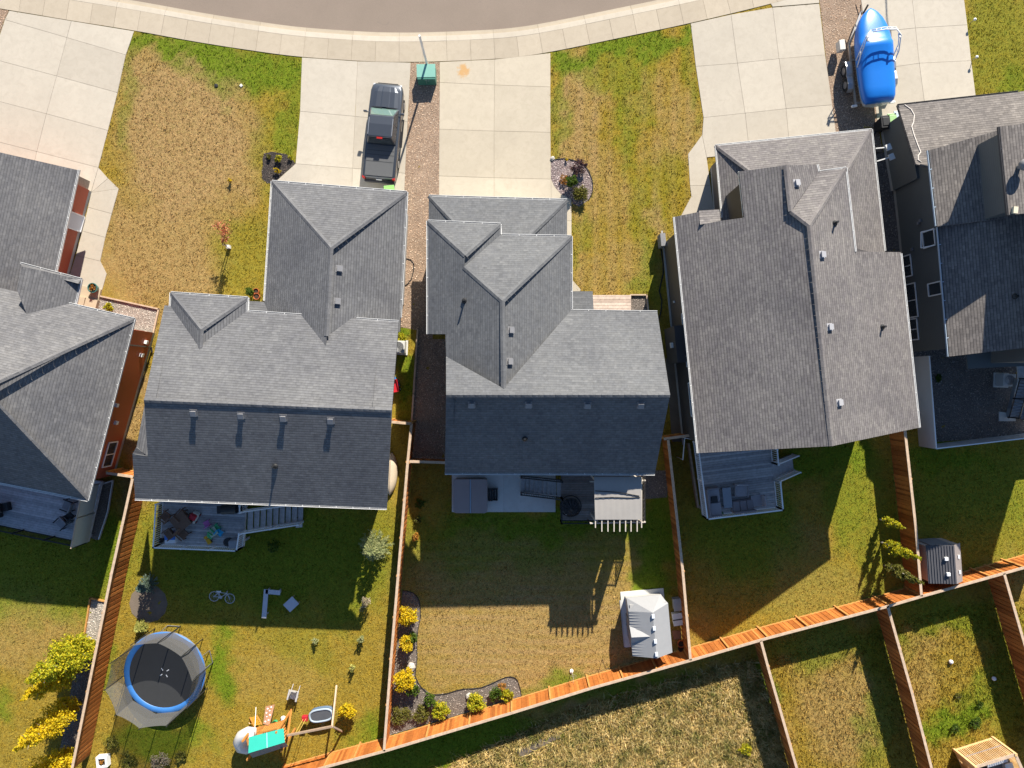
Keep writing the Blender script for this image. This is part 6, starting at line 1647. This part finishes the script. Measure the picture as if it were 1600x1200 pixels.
m.build('safety_net', NETM, tp)
for k in range(npole):
    a = k * 6.28318 / npole; c, s = math.cos(a), math.sin(a)
    MB().tube([(Rn * 1.02 * c, Rn * 1.02 * s, 0), (Rn * 1.02 * c, Rn * 1.02 * s, Ht + .05)], .028, 8).build('net_pole', DARKPL, tp)
    if k % 2 == 0:
        a2 = a + .31; MB().tube([(Rp * c, Rp * s, .85), (Rp * 1.04 * c, Rp * 1.04 * s, .03), (Rp * 1.04 * math.cos(a2), Rp * 1.04 * math.sin(a2), .03), (Rp * math.cos(a2), Rp * math.sin(a2), .85)], .028, 8).build('leg', GALV, tp)
for k in range(4):
    a = .5 + k * 1.5708; MB().box((.24 * math.cos(a), .24 * math.sin(a), .9), (.16, .05, .006), a).build('logo_mark', WHITE, tp)
# bicycle lying flat
p = G(346, 933, .2); bk = thing('bicycle', 'small white bicycle lying on its side in the shaded lawn', 'bicycle', (p.x, p.y, .02), -.06)
wl, wr = Vector((-.47, .0, .12)), Vector((.50, -.07, .14))
for c in (wl, wr):
    m = MB(); m.tube([(c.x + .29 * math.cos(k * .2618), c.y + .29 * math.sin(k * .2618), c.z) for k in range(24)], .026, 6, True); w_ = m.build('wheel', mat('tyre_pale', (.42, .42, .43), .7), bk)
    m = MB()
    for k in range(10): m.tube([c, (c.x + .28 * math.cos(k * .628), c.y + .28 * math.sin(k * .628), c.z)], .006, 4)
    m.lathe([(.04, -.04), (.04, .04)], c, 10); m.build('spokes', GALV, w_)
bb, st_, hd, hb = Vector((-.06, -.03, .13)), Vector((-.20, .27, .15)), Vector((.30, .24, .15)), Vector((.33, .42, .16))
m = MB()
for a, b in ((wl, bb), (wl, st_), (bb, st_), (bb, hd), (st_, hd), (hd, wr), (hd, hb)): m.tube([a, b], .022, 6)
m.build('frame', mat('bike_white', (.5, .5, .52), .35), bk)
MB().taper((st_.x, st_.y + .05, st_.z), (.28, .1), (.2, .06), .06).build('saddle', WHITE, bk); MB().tube([hb + Vector((-.05, .0, .18)), hb, hb + Vector((.06, .02, -.1))], .018, 6).build('handlebar', BLACKM, bk)
MB().lathe([(.10, 0), (.10, .015)], bb, 16).build('crank', GALV, bk)
# two plank benches and a table
BWH = mat('bench_white', (.48, .48, .54), .6, .1, 5)
def bench(px, py, rz, L, label):
    t = simple('plank_bench', label, 'bench', px, py, 0, rz, 'plank benches'); MB().box((0, 0, .42), (.28, L, .05)).build('seat', BWH, t, bevel=.01)
    for y_ in (-L * .38, L * .38): MB().box((0, y_, .2), (.24, .06, .4)).build('leg', BWH, t)
bench(418, 940, -.08, 1.75, 'long whitewashed plank bench on the shaded lawn'); bench(430, 922, 1.48, .9, 'short whitewashed plank bench meeting the long one at a corner')
t = simple('low_table', 'square whitewashed low table beside the plank benches', 'table', 455, 944, .4, .75); t.location.z = 0; WM[t.name] = Matrix.Translation(t.location) @ Matrix.Rotation(.75, 4, 'Z')
MB().box((0, 0, .42), (.75, .62, .05)).build('tabletop', BWH, t, bevel=.01)
for sx in (-1, 1):
    for sy in (-1, 1): MB().box((sx * .3, sy * .24, .2), (.06, .06, .4)).build('leg', CEDAR_CAP, t)
# adirondack chair
t = simple('adirondack_chair', 'grey wooden adirondack chair by the play set', 'chair', 460, 1083, .2, 2.9)
t.scale = (.72, .85, .9)
t.location.z = 0
for k in range(5): MB().box((-.22 + k * .11, .1 + .0 * k, .36), (.095, .55, .025), 0).build('seat_slat', GREYDECK, t)
for k in range(5): m = MB(); m.box((-.22 + k * .11, -.36, .68), (.095, .025, .8), M=Matrix.Rotation(.35, 3, 'X')); m.build('back_slat', GREYDECK, t)
for s in (-1, 1):
    MB().box((s * .36, .02, .58), (.14, .75, .03)).build('armrest', GREYDECK, t)
    MB().box((s * .32, .34, .28), (.05, .09, .56)).build('leg', GREYDECK, t); m = MB(); m.beam((s * .3, .3, .38), (s * .3, -.55, .06), .04, .12); m.build('rear_leg', GREYDECK, t)
# oval mini trampoline
t = simple('mini_trampoline', 'small oval trampoline with dark mat beside the swing beam', 'mini trampoline', 502, 1117, .55, .16); t.location.z = 0
ov = [(.62 * math.copysign(abs(math.cos(a)) ** .7, math.cos(a)), .30 * math.copysign(abs(math.sin(a)) ** .7, math.sin(a))) for a in [k * 6.28318 / 28 for k in range(28)]]
m = MB(); m.prism(ov, .62, .64); m.build('mat', mat('mat_slate', (.07, .075, .085), .8), t)
m = MB(); m.tube([(x * 1.1, y * 1.18, .63) for x, y in ov], .065, 8, True); m.build('rim', mat('rim_blue_grey', (.30, .36, .42), .5), t, smooth=True)
m = MB(); m.tube([(x * 1.02, y * 1.05, .30) for x, y in ov], .10, 8, True); m.build('skirt', mat('skirt_blue', (.08, .13, .2), .6), t, smooth=True)
for sx in (-1, 1):
    for sy in (-1, 1): MB().tube([(sx * .5, sy * .25, .62), (sx * .52, sy * .28, 0)], .02, 6).build('leg', GALV, t)
# play set
ORW = mat_wood('playset_cedar', (.34, .13, .03), (.55, .25, .06)); TEAL = mat('tarp_teal', (.02, .33, .26), .5, .06, 3, 20, .1); TARPD = mat('tarp_slate_side', (.13, .15, .19), .5, .06, 3, 20, .1)
pc = G(420, 1150, 1.5); ps = thing('play_set', 'cedar play set with teal tarp roof, climbing wall and swing beam', 'play set', (pc.x, pc.y, 0))
ax = (G(443, 1138, 2.9) - G(389, 1152, 2.9)).to_2d().normalized(); ay = Vector((-ax.y, ax.x))
def PW(u, v, z_): return Vector((pc.x + ax.x * u + ay.x * v, pc.y + ax.y * u + ay.y * v, z_))
tw, td = 1.0, .55
for su in (-1, 1):
    for sv in (-1, 1): a = PW(su * tw, sv * td, 0); MB().box((a.x, a.y, 1.35), (.1, .1, 2.7), math.atan2(ax.y, ax.x)).build('tower_post', ORW, ps, world=True)
for k in range(8): a, b = PW(-tw, -td + k * .157, 1.35), PW(tw, -td + k * .157, 1.35); MB().beam(a, b, .14, .035).build('floor_board', ORW, ps, world=True)
for su in (-1, 1):
    for k in range(7): a = PW(su * tw, -td + .1 + k * .155, 1.35); MB().beam(a, a + Vector((0, 0, .75)), .08, .02).build('rail_slat', ORW, ps, world=True)
    MB().beam(PW(su * tw, -td, 2.1), PW(su * tw, td, 2.1), .09, .05).build('rail', ORW, ps, world=True)
for k in range(9): a = PW(-.1 + k * .13, td, 1.35); MB().beam(a, a + Vector((0, 0, .75)), .08, .02).build('rail_slat', ORW, ps, world=True)
MB().beam(PW(-.15, td, 2.1), PW(tw, td, 2.1), .09, .05).build('rail', ORW, ps, world=True)
def tarp(pts, name, m_):
    m = MB(); m.add([*pts, *[p - Vector((0, 0, .02)) for p in pts]], [(0, 1, 2, 3), (7, 6, 5, 4), (0, 4, 5, 1), (1, 5, 6, 2), (2, 6, 7, 3), (3, 7, 4, 0)]); return m.build(name, m_, ps, world=True)
e0, e1 = G(389, 1152, 2.55), G(443, 1138, 2.55); r0, r1 = G(388, 1177, 3.15), G(445, 1160, 3.15); f0, f1 = G(395, 1184, 2.5), G(450, 1166, 2.5)
tarp([e0, e1, r1, r0], 'tarp_roof', TEAL); tarp([r0, r1, f1, f0], 'tarp_roof', TARPD)
MB().beam(e0.lerp(e1, .52) + Vector((0, 0, .02)), r0.lerp(r1, .52) + Vector((0, 0, .02)), .05, .02).build('tarp_seam', mat('seam_pale', (.25, .62, .52), .6), ps, world=True)
cw = [G(411, 1131, 1.4), G(421, 1134, 1.4), G(429, 1101, .05), G(415, 1104, .05)]
m = MB(); m.add([*cw, *[p - Vector((0, 0, .05)) for p in cw]], [(0, 1, 2, 3), (7, 6, 5, 4), (0, 4, 5, 1), (1, 5, 6, 2), (2, 6, 7, 3), (3, 7, 4, 0)]); w_ = m.build('climbing_wall', mat('climb_board', (.26, .14, .085), .8, .15, 5), ps, world=True)
for u, v in ((.3, .15), (.7, .25), (.4, .4), (.75, .5), (.25, .62), (.6, .72), (.3, .85), (.7, .9)):
    q = cw[0].lerp(cw[1], u).lerp(cw[3].lerp(cw[2], u), v); MB().lathe([(.055, 0), (.05, .04), (.02, .06)], q + Vector((0, 0, .01)), 8).build('climbing_hold', WHITE, w_, world=True)
la, lb = G(403, 1133, 1.4), G(396, 1120, .05)
for s in (-.22, .22):
    o = Vector((ax.x, ax.y, 0)) * s; MB().beam(la + o, lb + o, .06, .08).build('ladder_rail', ORW, ps, world=True)
for k in range(5): q = la.lerp(lb, (k + .5) / 5); o = Vector((ax.x, ax.y, 0)) * .22; MB().beam(q - o, q + o, .08, .04).build('ladder_rung', mat('rung_yellow', (.55, .30, .03), .6), ps, world=True)
MB().tube([G(400, 1105, .05), G(398, 1143, 2.0)], .02, 6).build('flag_pole', WHITE, ps, world=True)
# curved white tube slide
sl_ = [G(398, 1147, 1.55), G(388, 1146, 1.45), G(379, 1151, 1.2), G(375, 1159, .95), G(378, 1166, .7), G(386, 1168, .5), G(394, 1166, .38)]
m = MB(); m.tube(sl_, [.34, .38, .40, .40, .40, .38, .36], 16); m.build('tube_slide', mat('slide_white', (.66, .63, .60), .35, .05), ps, smooth=True, world=True)
bz = 2.35; b0, b1 = G(449, 1149, bz), G(519, 1135, bz)
MB().beam(b0, b1, .10, .14).build('swing_beam', mat_wood('beam_weathered', (.26, .18, .12), (.34, .25, .18)), ps, world=True)
for q in (G(526, 1071), G(535, 1143)): MB().beam((q.x, q.y, 0), b1, .09, .09).build('beam_leg', MATS.get('x', CEDAR_CAP), ps, world=True)
MB().beam(b0, G(455, 1108, .05), .09, .09).build('beam_leg', ORW, ps, world=True)
for f in (.17, .24):
    q = b0.lerp(b1, f); MB().tube([q, Vector((q.x, q.y + .1, .75))], .014, 5).build('swing_rope', mat('rope_yellow', (.6, .42, .1), .7), ps, world=True)
q = b0.lerp(b1, .205); MB().taper((q.x, q.y + .1, .5), (.32, .3), (.36, .34), .3).build('swing_seat', RED, ps, world=True, bevel=.04)
for f in (.72, .76):
    q = b0.lerp(b1, f); MB().tube([q, Vector((q.x, q.y, 1.6))], .01, 5).build('swing_rope', BLACKM, ps, world=True)
for px_, py_, lb, col_ in ((431, 1128, 'teal toy bucket below the play set tower', TGRN), (396, 1126, 'yellow toy lying at the play set ladder', TYEL)):
    p = G(px_, py_, 0); t = thing('toy_bucket', lb, 'toy', (p.x, p.y, 0), 0, 'loose toys'); MB().lathe([(.12, 0), (.17, .26), (.18, .26), (.15, .02)], (0, 0, 0), 14, False).build('bucket', col_, t); MB().tube([(.17 * math.cos(k * .31), 0, .26 + .12 * math.sin(k * .31)) for k in range(11)], .01, 5).build('handle', WHITE, t)
t = simple('ball', 'panda patterned ball beside the play set climbing wall', 'ball', 444, 1121, 0); bm = bmesh.new(); bmesh.ops.create_uvsphere(bm, u_segments=16, v_segments=10, radius=.17); me = bpy.data.meshes.new('ball_skin'); bm.to_mesh(me); bm.free(); me.materials.append(WHITE); o = bpy.data.objects.new('ball_skin', me); o.location = (0, 0, .17); o.parent = t; COL.objects.link(o)
m = MB(); m.lathe([(.05, 0), (.04, .02)], (0.03, -.03, .325), 8); m.lathe([(.045, 0), (.03, .02)], (-.08, .06, .31), 8); m.build('patch', DARKPL, t)
t['label'] = 'black and white ball beside the play set climbing wall'
for px_, py_, r_, lb in ((1484, 1033, .13, 'white ball on the sunlit grass of the far lot'), (1551, 1059, .13, 'white ball in the fence shadow of the far lot')):
    bm = bmesh.new(); bmesh.ops.create_uvsphere(bm, u_segments=14, v_segments=8, radius=r_); me = bpy.data.meshes.new('ball'); bm.to_mesh(me); bm.free(); me.materials.append(WHITE)
    o = bpy.data.objects.new('ball', me); q = G(px_, py_); o.location = (q.x, q.y, r_ * .95); COL.objects.link(o); tag(o, lb, 'ball', 'balls in the far lot')
t = simple('white_planter', 'white square planter with orange flowers at the yard end', 'planter', 160, 1190, .3, .1); t.location.z = 0
m = MB(); 
for s in (-1, 1): m.box((s * .27, 0, .2), (.12, .66, .4)); m.box((0, s * .27, .2), (.42, .12, .4))
m.build('box', WHITE, t); MB().box((0, 0, .16), (.42, .42, .3)).build('soil', MATS['potting_soil'], t); leaf_cloud('flowers', [(0, 0, .36, .16, .16, .1, 1)], 70, .05, LF_ORG, t, .1)

# ------------------------------------------------------------------ sheds
def roof_quad(m, pts, th=.05):
    n = len(pts); lo = [p - Vector((0, 0, th)) for p in pts]
    m.add([*pts, *lo], [list(range(n)), list(range(2 * n - 1, n - 1, -1))] + [(i, n + i, n + (i + 1) % n, (i + 1) % n) for i in range(n)])
SHEDR = mat('shed_roof_grey', (.27, .275, .285), .55, .06, 3, 40, .08); SHEDW = mat('shed_wall_grey', (.36, .355, .345), .7, .06, 3)
sc_ = G(1014, 978, 1.5); sd = thing('garden_shed', 'grey plastic garden shed with peaked roof and small dormer by the rear fence', 'shed', (sc_.x, sc_.y, 0), .09)
W, D_ = 2.35, 3.1       # across the ridge, along the ridge
hw, hd_, ez, rz_ = W / 2, D_ / 2, 1.85, 2.5
MB().prism([(-hw + .1, -hd_ + .1), (hw - .1, -hd_ + .1), (hw - .1, hd_ - .1), (-hw + .1, hd_ - .1)], 0, ez).build('wall', SHEDW, sd)
MB().prism([(-hw - .15, -hd_ - .15), (hw + .15, -hd_ - .15), (hw + .15, hd_ + .15), (-hw - .15, hd_ + .15)], 0, .06).build('base', CONC_PATIO, sd)
rx = .12
for nm, pts in (('roof_slope', [Vector((-hw, -hd_, ez)), Vector((rx, -hd_, rz_)), Vector((rx, hd_ - .45, rz_)), Vector((-hw, hd_ - .45, ez))]), ('roof_slope', [Vector((hw, -hd_, ez)), Vector((hw, hd_ - .2, ez)), Vector((rx, hd_ - .45, rz_)), Vector((rx, -hd_, rz_))]), ('roof_hip', [Vector((-hw, hd_ - .45, ez + .0)), Vector((rx, hd_ - .45, rz_)), Vector((hw, hd_ - .2, ez)), Vector((hw * .7, hd_ + .22, ez - .35)), Vector((-hw, hd_ + .22, ez - .35))])):
    m = MB(); roof_quad(m, pts); rs = m.build(nm, SHEDR, sd)
m = MB()
for k in range(16):
    y_ = -hd_ + .1 + k * (D_ - .6) / 15; m.beam((-hw + .02, y_, ez + .03), (rx - .25, y_, rz_ - .16), .02, .03)
o = m.build('roof_ribs', SHEDR, sd); o['kind'] = 'stuff'
m = MB(); roof_quad(m, [Vector((-hw - .02, .30, ez - .05)), Vector((rx - .25, -.30, rz_ - .1)), Vector((-hw - .02, -.30, ez + .42))]); roof_quad(m, [Vector((-hw - .02, -.30, ez + .42)), Vector((rx - .25, -.30, rz_ - .1)), Vector((-hw - .02, -.90, ez - .05))]); m.build('dormer', SHEDR, sd)
for y_ in (-1.3, -.55, .2, .9): MB().box((rx, y_, rz_ + .04), (.16, .24, .08)).build('skylight', mat('skylight_pale', (.62, .66, .72), .3), sd, bevel=.01)
m = MB(); m.box((-hw + .07, -.3, .95), (.05, 1.4, 1.8)); dr = m.build('door', mat('shed_door', (.24, .24, .24), .6), sd); MB().box((-hw + .03, -.3, .95), (.03, .06, 1.8)).build('door_trim', SHEDR, dr)
for y_ in (-1.15, .65): MB().box((-hw + .08, y_, 1.35), (.04, .4, .55)).build('window', GLASS, sd)
pv = tag(MB().prism(px2([(968, 938), (992, 936), (1000, 1008), (975, 1011)]), -.05, .05).build('shed_apron', mat_concrete('apron_concrete', (.46, .45, .44))), 'pale concrete apron in front of the grey garden shed', 'apron')
# cream shed
c2_ = G(1466, 876, 1.2); sd2 = thing('plastic_shed', 'cream plastic shed with dark ribbed roof in the fence corner', 'shed', (c2_.x, c2_.y, 0), .07)
CRM = mat('shed_cream', (.46, .385, .335), .6, .05, 3); DKR = mat('shed_roof_charcoal', (.085, .085, .095), .55, .06, 3)
W, D_ = 2.0, 2.15; hw, hd_, ez, rz_ = W / 2, D_ / 2, 1.8, 2.25; rx = .38
MB().prism([(-hw + .04, -hd_ + .04), (hw - .04, -hd_ + .04), (hw - .04, hd_ - .04), (-hw + .04, hd_ - .04)], 0, ez).build('wall', CRM, sd2)
for nm, pts, mm in (('roof_slope', [Vector((-hw, -hd_ - .05, ez)), Vector((rx, -hd_ - .05, rz_)), Vector((rx, hd_ + .05, rz_)), Vector((-hw, hd_ + .05, ez))], DKR), ('roof_slope', [Vector((hw, -hd_ - .05, ez)), Vector((hw, hd_ + .05, ez)), Vector((rx, hd_ + .05, rz_)), Vector((rx, -hd_ - .05, rz_))], mat('shed_roof_taupe', (.24, .21, .20), .6)), ('gable', [Vector((-hw + .05, hd_ - .02, ez)), Vector((rx, hd_ - .02, rz_ - .04)), Vector((hw - .05, hd_ - .02, ez))], CRM), ('gable', [Vector((-hw + .05, -hd_ + .02, ez)), Vector((hw - .05, -hd_ + .02, ez)), Vector((rx, -hd_ + .02, rz_ - .04))], CRM)):
    m = MB(); roof_quad(m, pts, .05); m.build(nm, mm, sd2)
m = MB()
for k in range(10):
    f = (k + .5) / 10; x_ = -hw + (rx + hw) * f; z_ = ez + (rz_ - ez) * f; m.beam((x_, -hd_ - .04, z_ + .02), (x_, hd_ + .04, z_ + .02), .035, .03)
o = m.build('roof_ribs', DKR, sd2); o['kind'] = 'stuff'
for x_, y_ in ((-.1, .35), (-.05, -.55)): MB().box((x_, y_, ez + (rz_ - ez) * (x_ + hw) / (rx + hw) + .08), (.2, .2, .14)).build('roof_vent', WHITE, sd2, bevel=.02)
for y_ in (.4, -.5): MB().box((rx + .32, y_, ez + .28), (.1, .2, .06)).build('roof_clip', WHITE, sd2)
MB().box((-.05, hd_ - .02, .95), (1.2, .05, 1.7)).build('door', mat('shed_door_grey', (.22, .22, .24), .6), sd2)
# bins and clutter beside the grey shed
t = simple('storage_tub', 'grey storage tub between the grey shed and the fence', 'storage tub', 1060, 945, .6, .1, 'tubs beside the grey shed'); t.location.z = 0; MB().taper((0, 0, 0), (.5, .62), (.56, .7), .6).build('tub', mat('tub_grey', (.33, .33, .34), .5), t, bevel=.03); MB().box((0, 0, .62), (.6, .74, .05)).build('lid', mat('tub_lid', (.42, .42, .42), .5), t, bevel=.02)
t = simple('storage_tub', 'white lidded tub with strap beside the grey shed', 'storage tub', 1060, 968, .6, .15, 'tubs beside the grey shed'); t.location.z = 0; MB().taper((0, 0, 0), (.55, .6), (.62, .7), .58).build('tub', WHITE, t, bevel=.03); MB().box((0, 0, .60), (.66, .74, .05)).build('lid', WHITE, t, bevel=.02); MB().box((0, 0, .63), (.68, .06, .012)).build('strap', DARKPL, t)
pot(1062, 1003, 0, .2, .34, 'terracotta pot in the gap behind the grey shed', TERRA); pot(1063, 1010, 0, .2, .3, 'black pot behind the grey shed', DARKPL)
tag(MB().prism(px2([(1050, 985), (1063, 985), (1064, 998), (1052, 999)]), 0, .05).build('brick_pad', mat('brick_red_brown', (.26, .14, .10), .9, .2, 8)), 'reddish paver pad beside the grey shed', 'pad')
# small lawn fittings
for px_, py_, lb, colr in ((338, 134, 'black valve lid in the green front lawn', DARKPL), (377, 134, 'pale square valve cover in the green front lawn', CONC_PATIO)):
    q = G(px_, py_); o = MB().lathe([(.12, 0), (.11, .05), (.04, .06)], (q.x, q.y, .0), 12 if colr is DARKPL else 4).build('valve_cover', colr); tag(o, lb, 'valve cover')
for px_, py_, lb in ((1516, 36, 'white stake lamp at the boat driveway edge nearer the street'), (1519, 94, 'white stake lamp at the boat driveway edge nearer the house')):
    q = G(px_, py_); t = thing('stake_lamp', lb, 'lamp', (q.x, q.y, 0), 0, 'driveway stake lamps'); MB().tube([(0, 0, 0), (0, 0, .4)], .02, 6).build('stake', GALV, t); MB().lathe([(.03, 0), (.09, .06), (.08, .1), (.02, .14)], (0, 0, .38), 12).build('lamp_head', WHITE, t)
for px_, py_, lb in ((894, 1047, 'thin stake with bare sapling on the dry back lawn'), (940, 1040, 'bent garden stake near the rear fence'), (1027, 935, 'leaning board on top of the shed side')): pass
t = simple('bare_sapling', 'bare staked sapling on the dry lawn near the rear fence', 'sapling', 893, 1048, 0); MB().tube([(0, 0, -.03), (.02, .03, 1.3)], [.02, .008], 6).build('stem', BARKP, t)
m = MB()
for k in range(7): a = k * 2.2; m.tube([(0.01, .01, .5 + .1 * k), (.25 * math.cos(a), .25 * math.sin(a), .75 + .1 * k)], [.008, .004], 4)
m.build('twigs', BARKP, t); MB().lathe([(.12, 0), (.1, .1)], (0, 0, 0), 8).build('trunk_guard', WHITE, t)
t = simple('garden_stake', 'thin metal garden hook near the rear fence', 'garden hook', 941, 1030, 0); MB().tube([(0, 0, -.05), (0, 0, 1.4), (.08, .03, 1.55), (.2, .05, 1.5)], .018, 6).build('hook', BLACKM, t)

# things on the pine deck
def on_pine(u, v): q = P0 + (P1 - P0) * u + (P3 - P0) * v; return (q.x, q.y, 1.0)
rzp = math.atan2((P1 - P0).y, (P1 - P0).x)
t = thing('deck_box', 'pale grey storage bench along the pine deck rail', 'storage bench', on_pine(.62, .16), rzp); MB().box((0, 0, .22), (1.2, .4, .4)).build('box_body', CUSH, t, bevel=.02); MB().box((0, 0, .45), (1.26, .46, .06)).build('lid', WHITE, t, bevel=.02)
t = thing('deck_box', 'pale grey side bench in the pine deck corner', 'storage bench', on_pine(.84, .45), rzp + 1.57); MB().box((0, 0, .22), (.8, .4, .4)).build('box_body', CUSH, t, bevel=.02); MB().box((0, 0, .45), (.86, .46, .06)).build('lid', GUTTER, t, bevel=.02)
t = thing('plant_pot', 'dark pot with pale plant on the pine deck', 'plant pot', on_pine(.35, .3), 0, 'plant pots'); MB().lathe([(.16, 0), (.24, .34), (.26, .38), (.2, .33)], (0, 0, 0), 16, False).build('pot', DARKPL, t); leaf_cloud('plant', [(0, 0, .45, .18, .18, .14, 1)], 90, .05, LF_PALE, t, .2)
